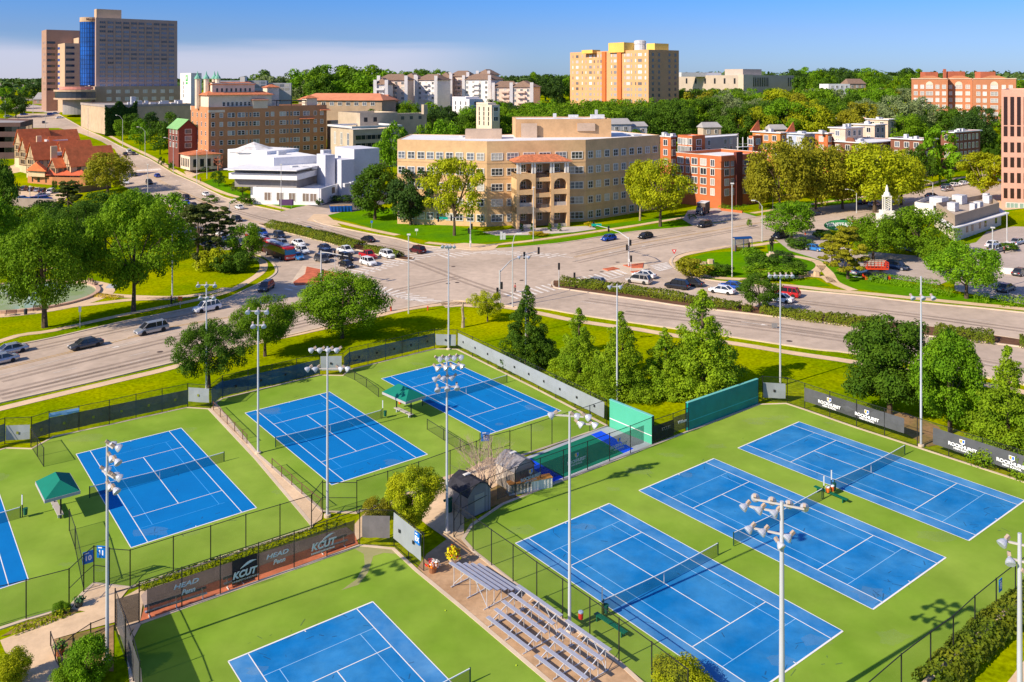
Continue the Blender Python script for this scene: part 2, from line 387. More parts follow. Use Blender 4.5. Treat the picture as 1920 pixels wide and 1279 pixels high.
sheet('corner_paving', [PX([(862, 468), (885, 471), (925, 469), (935, 460), (900, 458), (870, 456), (840, 459)]), PX([(575, 414), (612, 421), (640, 425), (612, 402), (588, 402)])], 0.06, M_conc)
sheet('driveway', [PX([(527, 397), (600, 420), (588, 410), (640, 398), (660, 385), (720, 372), (715, 355), (640, 372), (560, 388)])], 0.05, M_road)
sheet('driveway', [PX([(575, 385), (660, 398), (745, 375), (740, 352), (640, 370)])], 0.07, M_dark_lot)
sheet('driveway', [PX([(355, 335), (375, 325), (430, 318), (440, 300), (420, 296), (380, 308), (345, 322)])], 0.05, M_conc)
sheet('driveway', [PX([(1300, 424), (1340, 417), (1420, 407), (1390, 398), (1345, 390), (1290, 395), (1280, 412)])], 0.06, M_lot)
sheet('driveway', [PX([(1455, 450), (1500, 441), (1525, 437), (1560, 450), (1600, 470), (1720, 480), (1760, 505), (1790, 522), (1760, 535), (1700, 527), (1660, 520), (1600, 510), (1560, 495), (1480, 470)])], 0.05, M_lot)
sheet('driveway', [PX([(1740, 500), (1790, 522), (1790, 545), (1850, 558), (1940, 575), (2050, 580), (2050, 430), (1900, 425), (1850, 435), (1830, 455), (1780, 465)])], 0.055, M_lot)
sheet('driveway', [PX([(1786, 385), (1830, 382), (1900, 370), (1980, 360), (1980, 385), (1880, 395), (1820, 398)])], 0.08, M_conc)
sheet('driveway', [PX([(28, 375), (120, 378), (130, 360), (60, 350), (28, 352)]), PX([(0, 330), (60, 318), (55, 300), (40, 295), (25, 310), (0, 315)])], 0.05, M_conc)
sheet('driveway', [PX([(352, 412), (330, 392), (300, 400), (330, 440), (400, 470), (450, 468), (395, 440)])], 0.05, M_lot)
sheet('driveway', [PX([(0, 205), (110, 213), (120, 205), (60, 196), (0, 198)])], 0.05, M_lot)
# ---- lawns of a lusher green round the big building, the roundabout island and the park
sheet('lawn', [PX([(612, 404), (660, 393), (740, 390), (830, 420), (920, 436), (1000, 432), (1100, 425), (1290, 402), (1300, 407), (1180, 422), (985, 450), (885, 457), (800, 452), (700, 428)]),
               PX([(930, 466), (1045, 455.5), (1140, 440.5), (1195, 432.5), (1300, 423.5), (1290, 412), (1180, 429), (1100, 441), (985, 457)]),
               PX([(1285, 486), (1330, 474), (1400, 470), (1470, 474), (1530, 494), (1525, 508), (1490, 516), (1420, 521), (1360, 518), (1300, 508)]),
               PX([(1438, 458), (1470, 455), (1500, 470), (1560, 485), (1600, 505), (1680, 525), (1740, 538), (1790, 550), (1920, 572), (1920, 575), (1700, 555), (1600, 541), (1572, 528), (1560, 510), (1535, 490), (1490, 479), (1440, 472)]),
               PX([(1475, 528), (1530, 523), (1558, 537), (1500, 536)]),
               PX([(485, 384), (560, 379), (583, 390), (545, 393)]), PX([(378, 342), (400, 335), (470, 365), (478, 384), (425, 366)]),
               PX([(1717, 350), (1790, 333), (1880, 325), (1880, 336), (1765, 346)]), PX([(1430, 401), (1520, 389), (1640, 372), (1630, 366), (1500, 380), (1440, 390)]),
               PX([(1345, 408), (1400, 398), (1424, 404), (1370, 412)]), PX([(1820, 395), (1880, 385), (1960, 374), (1960, 384), (1860, 402), (1830, 405)])], 0.03, M_lush)
sheet('bare_earth', [PX([(1640, 770), (1700, 775), (1760, 800), (1780, 830), (1740, 838), (1700, 815), (1660, 800)])], 0.03, M_dirt)
# ---- park in the left: fountain ring paths
FC = P(40, 558)
sheet('plaza', [ell(40, 558, 16.5, 14.5)], 0.04, M_conc)
walk([[(148, 568), (180, 553), (240, 556), (330, 558), (400, 548), (425, 540)], [(110, 577), (180, 570), (250, 562), (330, 560)], [(125, 532), (150, 510), (160, 500), (145, 498), (110, 502), (60, 512)],
      [(160, 500), (150, 490), (100, 470)], [(335, 440), (300, 425), (260, 415)]], 2.0, name='path', off=0.05)
# ---- markings
def dashes(pts, dash, gap, w):
    c = catmull(PX(pts), 8); out = []; acc = 0; on = True; cur = [c[0]]
    for a, b in zip(c, c[1:]):
        seg = (b - a).length; d = 0
        while acc + (seg - d) >= (dash if on else gap):
            d += (dash if on else gap) - acc; q = a + (b - a) * (d / seg)
            if on: out += ribbon_poly(cur + [q], w)
            cur = [q]; on = not on; acc = 0
        acc += seg - d
        if on: cur.append(b)
    return out
polys = []
def solid(pts, w=0.16, n=4): return ribbon_poly(catmull(PX(pts), n), w)
yl = solid([(-260, 755), (0, 693.5), (230, 638), (330, 613), (465, 590), (570, 568)], 0.14) + solid([(-260, 753), (0, 691), (230, 636), (330, 611.3), (465, 588.6), (570, 567)], 0.14)
yl += solid([(1078, 483), (1180, 461), (1300, 440), (1460, 413), (1600, 396), (1760, 375)], 0.14) + solid([(1076, 481.6), (1180, 459.8), (1300, 439), (1460, 412), (1600, 395), (1760, 374)], 0.14)
yl += solid([(150, 246), (200, 268), (245, 310), (290, 336), (320, 352), (367, 373), (447, 407), (500, 423)], 0.16) + solid([(157, 246), (206, 268), (249, 309), (294, 335), (324, 351), (371, 372), (451, 406), (502, 421)], 0.16)
sheet('yellow_road_marking', yl, 0.042, M_yellow)
wl = solid([(-260, 765), (0, 704), (215, 649), (400, 608), (560, 574)], 0.13) + dashes([(100, 700), (300, 655), (520, 604), (640, 579)], 3, 7, 0.13)
wl += dashes([(0, 674), (200, 628), (330, 602), (455, 580)], 3, 6, 0.13) + dashes([(100, 714), (330, 661)], 3, 7, 0.13)
wl += dashes([(1090, 566), (1300, 595), (1560, 635), (1900, 692)], 3, 6, 0.13) + dashes([(1400, 548), (1550, 569), (1760, 592), (2000, 622)], 3, 6, 0.13)
wl += solid([(1230, 523), (1300, 527), (1400, 556), (1520, 580)], 0.13) + dashes([(1250, 545), (1450, 568), (1700, 605), (1990, 648)], 3, 6, 0.13)
wl += dashes([(900, 478), (1050, 462), (1200, 440), (1400, 418)], 3, 6, 0.13) + dashes([(1010, 500), (1200, 470), (1400, 432), (1600, 405)], 3, 6, 0.13)
wl += dashes([(250, 290), (330, 338), (420, 372), (540, 405), (640, 432), (760, 462)], 3, 6, 0.16) + dashes([(230, 300), (300, 350), (380, 387), (470, 425), (560, 460), (640, 490)], 3, 6, 0.16)
wl += solid([(545, 478), (600, 490), (660, 507)], 0.13) + solid([(575, 445), (640, 462), (700, 480)], 0.13)
wl += solid([(665, 517), (760, 487), (772, 484)], 0.4) + solid([(720, 551), (760, 560), (800, 568)], 0.4) + solid([(1000, 475), (1074, 483.5)], 0.4) + solid([(1135, 526), (1170, 517)], 0.4)
def crossing(a0, a1, b0, b1, n, w=0.6):
    """n bars; each goes from the line a0-a1 to the line b0-b1"""
    out = []
    a0, a1, b0, b1 = [P(*q).xy for q in (a0, a1, b0, b1)]
    for i in range(n):
        t = (i + .5) / n; out += ribbon_poly([a0.lerp(a1, t), b0.lerp(b1, t)], w)
    return out
wl += crossing((640, 510), (815, 465), (675, 518), (858, 468), 18)
wl += crossing((705, 534), (835, 567), (700, 547), (770, 564), 10)
wl += crossing((880, 474), (1035, 484), (925, 470), (1070, 477), 10) + crossing((815, 478), (870, 472), (835, 486), (900, 476), 5)
wl += crossing((938, 552), (1160, 505), (965, 562), (1180, 513), 20)
wl += crossing((1218, 498), (1235, 510), (1250, 492), (1262, 503), 5) + crossing((530, 545), (560, 520), (545, 548), (575, 522), 4)
wl += crossing((255, 319), (300, 316), (258, 322), (304, 319), 9, 1.0)
def arrow(px, py, qx, qy, Lh=3.2):
    a = P(px, py).xy; b = P(qx, qy).xy; d = (b - a).normalized(); n = Vector((-d.y, d.x)); t = a + d * Lh
    return [[a - n * .1, t - n * .1, t + n * .1, a + n * .1], [t - n * .45, t + d * 1.1, t + n * .45]]
for a in [(240, 634, 220, 639), (262, 641, 240, 646), (612, 427, 600, 423), (620, 431, 600, 426), (1530, 577, 1500, 572), (1670, 606, 1640, 602), (1790, 620, 1760, 616), (1390, 604, 1420, 608), (1640, 524, 1610, 520), (1165, 470, 1150, 473), (1225, 458, 1210, 461)]:
    wl += arrow(*a)
sheet('white_road_marking', wl, 0.046, M_wroad)
# ================================================================== tennis complex
gaps = {}
GA = [(-300, 915), (-60, 862), (12, 841), (59, 842.5), (100, 820), (200, 798.5), (350, 765), (392, 767.5), (480, 861), (584, 984), (584, 991), (525, 1010), (395, 1053), (244, 1103), (205, 1099), (176, 1095), (157, 1112), (129.5, 1140), (49, 1163), (-60, 1200), (-300, 1285)]
GB = [(403, 757), (417, 748), (598, 704), (643, 705), (655, 694), (754, 670), (815, 655), (857, 655.5), (1000, 727), (1138, 799), (1106, 811), (1035, 836), (956, 862), (893, 882), (844, 903), (727, 942), (669, 962), (605, 960), (483, 853)]
GC = [(261, 1171), (413, 1117), (552, 1068), (674, 1024), (737, 1030), (781, 1071), (865, 1140), (1029, 1279), (1130, 1370), (900, 1600), (260, 1600), (248, 1279), (240, 1210)]
GD = [(942, 946.5), (1013, 918), (1143, 868), (1223, 836), (1290, 810), (1424, 759), (1474, 757.5), (1509, 769), (1606, 803), (1720, 840), (1920, 905), (2120, 975), (2000, 1070), (1904, 1132), (1745, 1271), (1500, 1520), (1330, 1400), (1160, 1243), (1055, 1163), (962, 1093), (888, 1035), (868, 1012), (885, 985)]
sheet('court_surround', [PX(GA), PX(GB), PX(GC), PX(GD)], 0.05, M_cgreen)
ribbon('court_edging', [PX(g + g[:1]) for g in (GA, GB, GC, GD)], 0.32, 0.085, M_kerb, skirt=0.1)
COURTS = {'R1': (32.6187, 98.1711, 0.6546, 1), 'R2': (20.8178, 89.0783, 0.6525, 1), 'R3': (9.0207, 80.0506, 0.6499, 1), '11': (-38.0195, 99.3247, 0.6441, 0),
          '12': (-23.2618, 110.1725, 0.6481, 0), '13': (-8.6489, 121.4295, 0.6553, 0), 'B': (-10.5507, 65.5011, 0.635, 1), '10': (-53.0, 88.2, 0.6441, 0)}
def court_pt(n, u, v):
    x, y, t, _ = COURTS[n]; return Vector((x - u * math.cos(t) + v * math.sin(t), y - u * math.sin(t) - v * math.cos(t)))
W_, B_, A_, P_ = [], [], [], []; B2_, LB2 = [], []
D = 10.97; LL = 23.77
for n, (x, y, t, wt) in COURTS.items():
    q = lambda u, v: court_pt(n, u, v)
    if wt:
        B2_.append([q(1.37, 0), q(9.6, 0), q(9.6, LL), q(1.37, LL)]); P_ += [[q(0, 0), q(1.37, 0), q(1.37, LL), q(0, LL)], [q(9.6, 0), q(D, 0), q(D, LL), q(9.6, LL)]]
    else: B_.append([q(0, 0), q(D, 0), q(D, LL), q(0, LL)])
    def ln(a, b, w=0.07, L=W_): L.extend(ribbon_poly([q(*a), q(*b)], w))
    ln((0, 0), (D, 0), .13); ln((0, LL), (D, LL), .13); ln((0, 0), (0, LL)); ln((D, 0), (D, LL)); ln((1.37, 0), (1.37, LL)); ln((9.6, 0), (9.6, LL))
    ln((1.37, 5.485), (9.6, 5.485)); ln((1.37, 18.285), (9.6, 18.285)); ln((5.485, 5.485), (5.485, 18.285)); ln((5.485, 0), (5.485, .25)); ln((5.485, LL), (5.485, LL - .25))
    LB = LB2 if wt else A_
    for v in (2.9, LL - 2.9): ln((2.0 if not wt else 1.37, v), (9.6, v), .05, LB)
    for u in (2.5, 8.47): ln((u, 2.9), (u, 20.87), .05, LB)
sheet('court_paint', B_, 0.056, M_cblue); sheet('court_paint', B2_, 0.056, M_cblue2); sheet('court_paint', P_, 0.0565, M_cpale)
sheet('court_line', W_, 0.068, M_white); sheet('light_court_line', A_, 0.063, M_lblue)
sheet('light_court_line', LB2, 0.063, mat('pale_blue_line', (0.28, 0.52, 0.80), 0.7))
rs = random.Random(77); sc_, st_ = [], []
for n in COURTS:
    for _ in range(46):
        u, v = rs.uniform(1, 10), rs.choice((rs.gauss(.6, 1.0), rs.gauss(LL - .6, 1.0), rs.uniform(3, 20))); p = court_pt(n, u, v); a = rs.uniform(0, 3.1); d = Vector((math.cos(a), math.sin(a))) * rs.uniform(.1, .45); sc_ += ribbon_poly([p - d, p + d], rs.uniform(.03, .09))
    for _ in range(7):
        p = court_pt(n, rs.uniform(-3, 14), rs.choice((rs.uniform(-4, 3), rs.uniform(LL - 3, LL + 4)))); r = rs.uniform(.5, 2.0); k = [rs.uniform(.5, 1.2) for _ in range(11)]; st_.append([p + Vector((math.cos(i * .571), math.sin(i * .571) * .6)) * r * k[i] for i in range(11)])
sheet('scuff_mark', sc_, .060, mat('scuff', (.03, .06, .10), .9, alpha=.35)); sheet('faded_patch', st_, .0595, mat('faded', (.42, .44, .30), .9, alpha=.08))
sheet('faded_patch', [PX([(664, 1030), (700, 1022), (738, 1031), (742, 1040), (720, 1038), (700, 1044), (690, 1075), (672, 1098), (640, 1108), (668, 1088), (684, 1060), (682, 1040)])], .061, mat('bare_patch', (.50, .42, .24), .9, 1, .1, alpha=.55))
sheet('practice_court', [PX([(1138, 800), (1223, 834), (1018, 915), (976, 862)])], 0.06, mat('grey_court', (0.36, 0.38, 0.42), .8, .3, .08))
sheet('practice_court', [PX([(994, 860.5), (1108, 816.5), (1170, 851.5), (1057, 897)])], 0.068, mat('deep_green_court', (0.0, 0.145, 0.085), .8, .3, .1))
sheet('practice_court', [PX([(1108, 816), (1127, 809), (1189, 843), (1170, 851.5)]), PX([(978, 867), (994, 860.5), (1057, 897), (1038, 905)])], 0.068, mat('royal_court', (0.0, 0.07, 0.75), .8, .3, .1))
sheet('court_line', [r for a, b in [((1057, 897), (1170, 851.5)), ((1170, 851.5), (1189, 843)), ((1057, 897), (1038, 905))] for r in ribbon_poly(PX([a, b]), .06)], 0.075, M_white)
sheet('walkway', [PX([(392, 768), (405, 759), (483, 851), (606, 957), (603, 975), (588, 984), (480, 861)])], 0.07, M_conc)
sheet('bleacher_pad', [PX([(783, 1066), (800, 1040), (838, 1012), (868, 1012), (888, 1035), (962, 1093), (1055, 1163), (1160, 1243), (1330, 1400), (1130, 1370), (1029, 1279), (865, 1140)])], 0.06, M_pad)
sheet('walkway', [PX([(838, 1012), (800, 985), (770, 960), (735, 950), (700, 960), (690, 1000), (660, 1020), (664, 985), (690, 955), (740, 935), (800, 905), (880, 880), (916, 858), (940, 862), (975, 862), (985, 885), (945, 905), (905, 925), (870, 945), (870, 1000), (868, 1012)])], 0.055, M_conc)
sheet('walkway', [PX([(-200, 1225), (-60, 1222), (0, 1202), (160, 1150), (133, 1143), (157, 1113), (176, 1096), (205, 1101), (244, 1104), (226, 1122), (262, 1105), (270, 1125), (262, 1170), (245, 1180), (212, 1165), (150, 1185), (100, 1200), (125, 1300), (60, 1400), (40, 1220), (-200, 1240)][0:0] + [(0, 1202), (90, 1168), (140, 1152), (160, 1148), (133, 1143), (157, 1113), (176, 1096), (205, 1101), (240, 1106), (226, 1124), (262, 1104), (272, 1106), (262, 1170), (246, 1185), (238, 1203), (222, 1190), (215, 1168), (170, 1180), (100, 1200), (118, 1290), (30, 1330), (40, 1240), (10, 1225)])], 0.055, M_conc)
sheet('brick_strip', [PX([(262, 1170), (270, 1140.5), (413, 1088.5), (552, 1040), (664, 1001), (672, 1021), (552, 1065), (413, 1114)])], 0.062, mat('orange_brick_strip', (0.55, 0.16, 0.07), .9, .6, .15, n2=(3, .15)))
sheet('bare_earth', [PX([(100, 1200), (213, 1172), (213, 1260), (125, 1262)]), PX([(0, 1195), (50, 1167), (125, 1143), (160, 1143), (140, 1150), (60, 1180)]), PX([(945, 905), (975, 935), (940, 944), (900, 960), (880, 962), (870, 945)])], 0.04, M_dirt)
sheet('walkway', [PX([(1890, 1279), (1920, 1240), (2050, 1180), (2050, 1400), (1800, 1400)])], 0.05, M_conc)
sheet('walkway', [PX([(264, 1118), (276, 1106), (413, 1062), (552, 1018), (650, 989), (664, 1001), (552, 1040), (413, 1088), (270, 1140)])], .06, mat('grey_brown_path', (.42, .31, .24), .9, .6, .15))
# ================================================================== generic materials for things
M_blackmetal = mat('black_metal', (0.018, 0.018, 0.02), 0.5, spec=0.4)
M_galv = mat('galvanised_steel', (0.62, 0.64, 0.68), 0.45, 6, 0.08, metal=0.25)
M_alu = mat('aluminium', (0.50, 0.51, 0.58), 0.35, 5, 0.06, metal=0.35)
M_chain = mat('chain_link', (0.03, 0.035, 0.03), 0.6, alpha=0.13)
M_chain2 = mat('fine_chain_link', (0.035, 0.035, 0.03), 0.6, alpha=0.22)
M_net = mat('tennis_net_mesh', (0.012, 0.014, 0.03), 0.9, alpha=0.42)
M_tape = mat('net_tape', (0.72, 0.74, 0.74), 0.8)
M_glass = mat('window_glass', (0.035, 0.045, 0.06), 0.12, spec=0.8, blinds=True)
M_frame = mat('white_frame', (0.72, 0.70, 0.66), 0.6)
M_darkglass = mat('dark_glass', (0.02, 0.022, 0.03), 0.1, spec=0.8)
M_roofw = mat('white_roof', (0.74, 0.73, 0.74), 0.8, 0.25, 0.06, n2=(1.2, 0.05))
M_hvac = mat('roof_machine_metal', (0.55, 0.55, 0.57), 0.6, 2, 0.15)
M_tile = mat('clay_tile', (0.52, 0.17, 0.075), 0.8, 1.2, 0.3, n2=(4, 0.2))
M_barkd = mat('bark', (0.10, 0.07, 0.045), 0.95, 3, 0.3)
M_barkl = mat('pale_bark', (0.36, 0.28, 0.18), 0.95, 2, 0.3)
M_black = mat('black_rubber', (0.02, 0.02, 0.02), 0.8)
M_rim = mat('wheel_rim', (0.45, 0.45, 0.47), 0.4, metal=0.5)
# ---- foliage, one material per kind of tree
def leafmat(n, a, b, tr=0.28, sc=0.45):
    return mat(n, a, 0.7, sc, spec=0.12, c2=b, n2=(1.3, 0.30), rnd=0.10, trans=tr)
LF = {'deep': leafmat('deep_green_leaves', (0.098, 0.189, 0.0100), (0.055, 0.128, 0.0080)),
      'mid': leafmat('mid_green_leaves', (0.195, 0.329, 0.0080), (0.104, 0.220, 0.0060)),
      'bright': leafmat('bright_green_leaves', (0.195, 0.366, 0.0080), (0.111, 0.256, 0.0080)),
      'yellow': leafmat('yellow_green_leaves', (0.429, 0.451, 0.0080), (0.260, 0.323, 0.0080)),
      'olive': leafmat('olive_leaves', (0.338, 0.317, 0.0140), (0.202, 0.213, 0.0120)),
      'cypress': leafmat('cypress_needles', (0.286, 0.415, 0.0120), (0.156, 0.281, 0.0100)),
      'pine': leafmat('pine_needles', (0.098, 0.122, 0.0220), (0.058, 0.085, 0.0150), 0.15),
      'dark': leafmat('dark_green_leaves', (0.058, 0.116, 0.0160), (0.031, 0.073, 0.0120), 0.2),
      'silver': leafmat('silvery_leaves', (0.260, 0.317, 0.1300), (0.169, 0.232, 0.0800)),
      'hedge': leafmat('hedge_leaves', (0.195, 0.220, 0.0120), (0.104, 0.159, 0.0100)),
      'gold': leafmat('golden_leaves', (0.585, 0.403, 0.0100), (0.364, 0.305, 0.0100))}
def leaves_mesh(name, C, N, size, aspect=1.0):
    """C (n,3) centres, N (n,3) outward directions -> one mesh of small faces"""
    n = len(C)
    rnd = np.random.normal(size=(n, 3)); rnd /= np.linalg.norm(rnd, axis=1)[:, None] + 1e-9
    nn = N * 0.75 + rnd * 0.55; nn /= np.linalg.norm(nn, axis=1)[:, None] + 1e-9
    t = np.cross(nn, np.random.normal(size=(n, 3))); t /= np.linalg.norm(t, axis=1)[:, None] + 1e-9
    b = np.cross(nn, t)
    s = size * np.random.uniform(0.6, 1.35, (n, 1))
    V = np.empty((n, 4, 3)); V[:, 0] = C - t * s * 0.6; V[:, 1] = C + b * s * 0.42 * aspect; V[:, 2] = C + t * s * 0.6; V[:, 3] = C - b * s * 0.42 * aspect
    V += np.random.normal(size=V.shape) * (s[:, :, None] * 0.07)
    me = bpy.data.meshes.new(name); me.vertices.add(n * 4); me.vertices.foreach_set('co', V.reshape(-1))
    me.loops.add(n * 4); me.loops.foreach_set('vertex_index', np.arange(n * 4, dtype=np.int32))
    me.polygons.add(n); me.polygons.foreach_set('loop_start', np.arange(0, n * 4, 4, dtype=np.int32))
    me.update(calc_edges=True); return me
def crown_points(kind, n, seed, nclump):
    """clump centres and radii in a unit-height tree; returns leaf centres and normals, clump list"""
    r = np.random.RandomState(seed); C, RAD = [], []
    if kind in ('round', 'tall', 'spread', 'open', 'bush', 'vase'):
        W2, z0, z1 = {'round': (0.56, 0.05, 1.0), 'tall': (0.41, 0.0, 1.0), 'spread': (0.66, 0.16, 1.0), 'open': (0.58, 0.16, 1.0), 'bush': (0.66, -.1, 1.0), 'vase': (0.53, 0.14, 1.0)}[kind]
        cz = (z0 + z1) / 2; hz = (z1 - z0) / 2; ph = r.uniform(0, 6.28, 8)
        for i in range(nclump):
            a = r.uniform(0, 2 * math.pi); u = r.uniform(-0.95, 1); rr = r.uniform(0.35, 1.0) ** 0.4
            lob = 1 + 0.16 * math.sin(2 * a + ph[0]) + 0.12 * math.sin(3 * a + ph[1] + 2 * u) + 0.10 * math.sin(5 * u + ph[2])
            q = math.sqrt(max(0, 1 - u * u)); shape = q
            if kind == 'vase': shape = q * (0.75 + 0.4 * u)
            rad = {'round': .135, 'tall': .105, 'spread': .13, 'open': .095, 'bush': .2, 'vase': .105}[kind] * r.uniform(0.65, 1.25)
            C.append((math.cos(a) * shape * rr * lob * (W2 - rad * .6), math.sin(a) * shape * rr * lob * (W2 - rad * .6), cz + u * rr * (hz - rad * .7))); RAD.append(rad)
    elif kind == 'conifer':      # cypress-like cone with ragged tiers
        for i in range(nclump):
            t = r.uniform(0, 1) ** 1.25; a = r.uniform(0, 2 * math.pi); w = (1 - t) ** 0.95 * 0.43 + 0.012
            w *= 1 + 0.2 * math.sin(9 * t * 2 + a * 2); rr = r.uniform(0.4, 1)
            C.append((math.cos(a) * w * rr, math.sin(a) * w * rr, 0.03 + t * 0.95)); RAD.append((0.025 + 0.07 * (1 - t)) * r.uniform(.7, 1.3))
    elif kind == 'column':
        for i in range(nclump):
            t = r.uniform(0, 1); a = r.uniform(0, 6.28); w = 0.16 * math.sin(math.pi * min(1, 0.25 + t * 0.75)) ** 0.6
            C.append((math.cos(a) * w, math.sin(a) * w, 0.03 + t * 0.94)); RAD.append(0.07)
    elif kind == 'tiers':        # pine with flat plates
        for i in range(nclump):
            k = r.randint(0, 8); t = 0.25 + k * 0.1 + r.uniform(-.02, .02); a = r.uniform(0, 6.28); w = (0.42 - 0.033 * k) * r.uniform(0.3, 1)
            C.append((math.cos(a) * w, math.sin(a) * w, t)); RAD.append(0.075 * r.uniform(.7, 1.3))
    C = np.array(C); RAD = np.array(RAD)
    p = RAD ** 2 / (RAD ** 2).sum(); idx = r.choice(len(C), n, p=p)
    d = r.normal(size=(n, 3)); d /= np.linalg.norm(d, axis=1)[:, None]
    d[:, 2] = np.where(r.uniform(size=n) < 0.35, np.abs(d[:, 2]), d[:, 2])
    fl = 0.45 if kind == 'tiers' else 0.8
    rad = RAD[idx][:, None] * r.uniform(0.45, 1.08, (n, 1)) ** 0.6
    L_ = C[idx] + d * rad * np.array([1, 1, fl])
    L_[:, 2] = np.maximum(L_[:, 2], 0.01)
    N_ = d + np.array([0, 0, 0.25]);
    return L_, N_, list(zip(C.tolist(), RAD.tolist()))
def tree_proto(kind, n, seed, nclump=60, lsize=0.022, bark=None, trunk_r=0.018):
    Lc, Nc, cl = crown_points(kind, n, seed, nclump)
    crown = leaves_mesh('crown', Lc, Nc, lsize)
    mb = MB(); r = random.Random(seed)
    top = {'conifer': .9, 'tiers': .95, 'column': .8}.get(kind, 0.55)
    pts = [(0, 0, -0.02), (r.uniform(-.006, .006), r.uniform(-.006, .006), top * .3), (r.uniform(-.02, .02), r.uniform(-.02, .02), top * .65), (r.uniform(-.03, .03), r.uniform(-.03, .03), top)]
    mb.tube(pts, [trunk_r * 1.5, trunk_r, trunk_r * .75, trunk_r * .3], 7)
    if kind not in ('conifer', 'column', 'bush'):
        for (c, rd) in r.sample(cl, min(11, len(cl))):
            b = Vector(pts[1]).lerp(Vector(pts[2]), r.uniform(0.1, 0.95)); e = Vector(c)
            m = b.lerp(e, .5) + Vector((0, 0, .03)); mb.tube([b, m, e], [trunk_r * .5, trunk_r * .33, trunk_r * .1], 5)
    me = bpy.data.meshes.new('trunk'); me.from_pydata(mb.v, [], mb.f); me.update()
    me.materials.append(bark or M_barkd)
    crown.materials.append(LF['mid'])
    return crown, me
PROTO = {}
def proto(kind, q, v):
    """q: 0 far, 1 middle, 2 near"""
    k = (kind, q, v)
    if k not in PROTO:
        n, ls, nc = [(3000, .042, 36), (11000, .028, 66), (38000, .0182, 115)][q]
        if kind == 'conifer': nc = int(nc * 1.9); ls *= .85
        if kind in ('bush',): n = n // 3; ls *= 2.0; nc = nc // 2
        if kind == 'open': n = int(n * .7)
        if kind == 'column': n = n // 3; ls *= 1.4
        PROTO[k] = tree_proto(kind, n, 11 * v + len(kind) * 7 + q, nc, ls, M_barkl if kind == 'vase' else M_barkd, .02 if kind != 'spread' else .026)
    return PROTO[k]
FAR = {}
def plant(x, y, h, w, kind, leaf, q, v, name, label, cat, group=None, rz=None, trunk=True, z=None):
    """h: height, w: crown width in metres"""
    base = {'round': 1.0, 'tall': .72, 'spread': 1.2, 'open': 1.04, 'bush': 1.24, 'vase': .96, 'conifer': .72, 'column': .34, 'tiers': .84}[kind]
    sx = w / (base); rz = random.uniform(0, 6.28) if rz is None else rz
    cr, tk = proto(kind, q, v); zz = T(x, y) if z is None else z
    if q == 0 or not trunk:
        key = (kind, q, v, trunk)
        if key not in FAR:
            if trunk:
                bm = bmesh.new(); bm.from_mesh(cr); n0 = len(bm.faces); bm.from_mesh(tk); bm.faces.ensure_lookup_table()
                for f in bm.faces[n0:]: f.material_index = 1
                me = bpy.data.meshes.new(name); bm.to_mesh(me); bm.free(); me.materials.clear(); me.materials.append(LF[leaf]); me.materials.append(M_barkd)
            else: me = cr
            FAR[key] = me
        o = bpy.data.objects.new(name, FAR[key]); COL.objects.link(o)
        o.material_slots[0].link = 'OBJECT'; o.material_slots[0].material = LF[leaf]
        o.location = (x, y, zz); o.rotation_euler = (0, 0, rz); o.scale = (sx, sx, h)
        return tag(o, label, cat, group)
    t = thing(name, label, cat, (x, y, zz), rz, group); t.scale = (sx, sx, h)
    c = bpy.data.objects.new('crown', cr); COL.objects.link(c); c.parent = t
    c.material_slots[0].link = 'OBJECT'; c.material_slots[0].material = LF[leaf]
    k = bpy.data.objects.new('trunk', tk); COL.objects.link(k); k.parent = t
    return t
def tree(px, pyb, pyt, pw, kind, leaf, q, v, name, label, group=None, cat='tree', **kw):
    """a tree standing at the ground point (px, pyb), reaching up to pyt, crown pw wide"""
    b = P(px, pyb); h = (pyb - pyt) * b.y / F; w = pw * b.y / F
    return plant(b.x, b.y, h, w, kind, leaf, q, v, name, label, cat, group, **kw)
# ================================================================== buildings
A_ = Vector((math.cos(R(37.5)), math.sin(R(37.5)))); Bv = Vector((-A_.y, A_.x))
def bld_loc(pts):
    c = Vector((0, 0));
    for p in pts: c += Vector(p[:2])
    c /= len(pts); return (c.x, c.y, T(c.x, c.y))
WM = {}
def winmesh(w, h, style, gm, fm):
    """one window: glazing, frame and glazing bars; local x along the wall, y outward(-), z up; centre at origin"""
    k = (round(w, 2), round(h, 2), style, gm.name, fm.name)
    if k in WM: return WM[k]
    mb = MB(); t = min(.14, w * .1)
    mb.box(-w / 2, w / 2, -.03, .06, -h / 2, h / 2, 0)
    if 'n' not in style:
        mb.box(-w / 2 - t, -w / 2 + t * .2, -.10, .05, -h / 2 - t, h / 2 + t, 1); mb.box(w / 2 - t * .2, w / 2 + t, -.10, .05, -h / 2 - t, h / 2 + t, 1)
        mb.box(-w / 2, w / 2, -.10, .05, h / 2 - t * .2, h / 2 + t, 1); mb.box(-w / 2, w / 2, -.13, .05, -h / 2 - t, -h / 2 + t * .2, 1)
    if 'v' in style: mb.box(-t * .4, t * .4, -.08, 0, -h / 2, h / 2, 1)
    if '3' in style:
        for a in (-w / 6, w / 6): mb.box(a - t * .4, a + t * .4, -.08, 0, -h / 2, h / 2, 1)
    if 'h' in style: mb.box(-w / 2, w / 2, -.075, 0, -t * .35, t * .35, 1)
    me = bpy.data.meshes.new('window'); me.from_pydata(mb.v, [], mb.f); me.materials.append(gm); me.materials.append(fm)
    me.polygons.foreach_set('material_index', mb.m); me.update(); WM[k] = me; return me
WCOUNT = {}
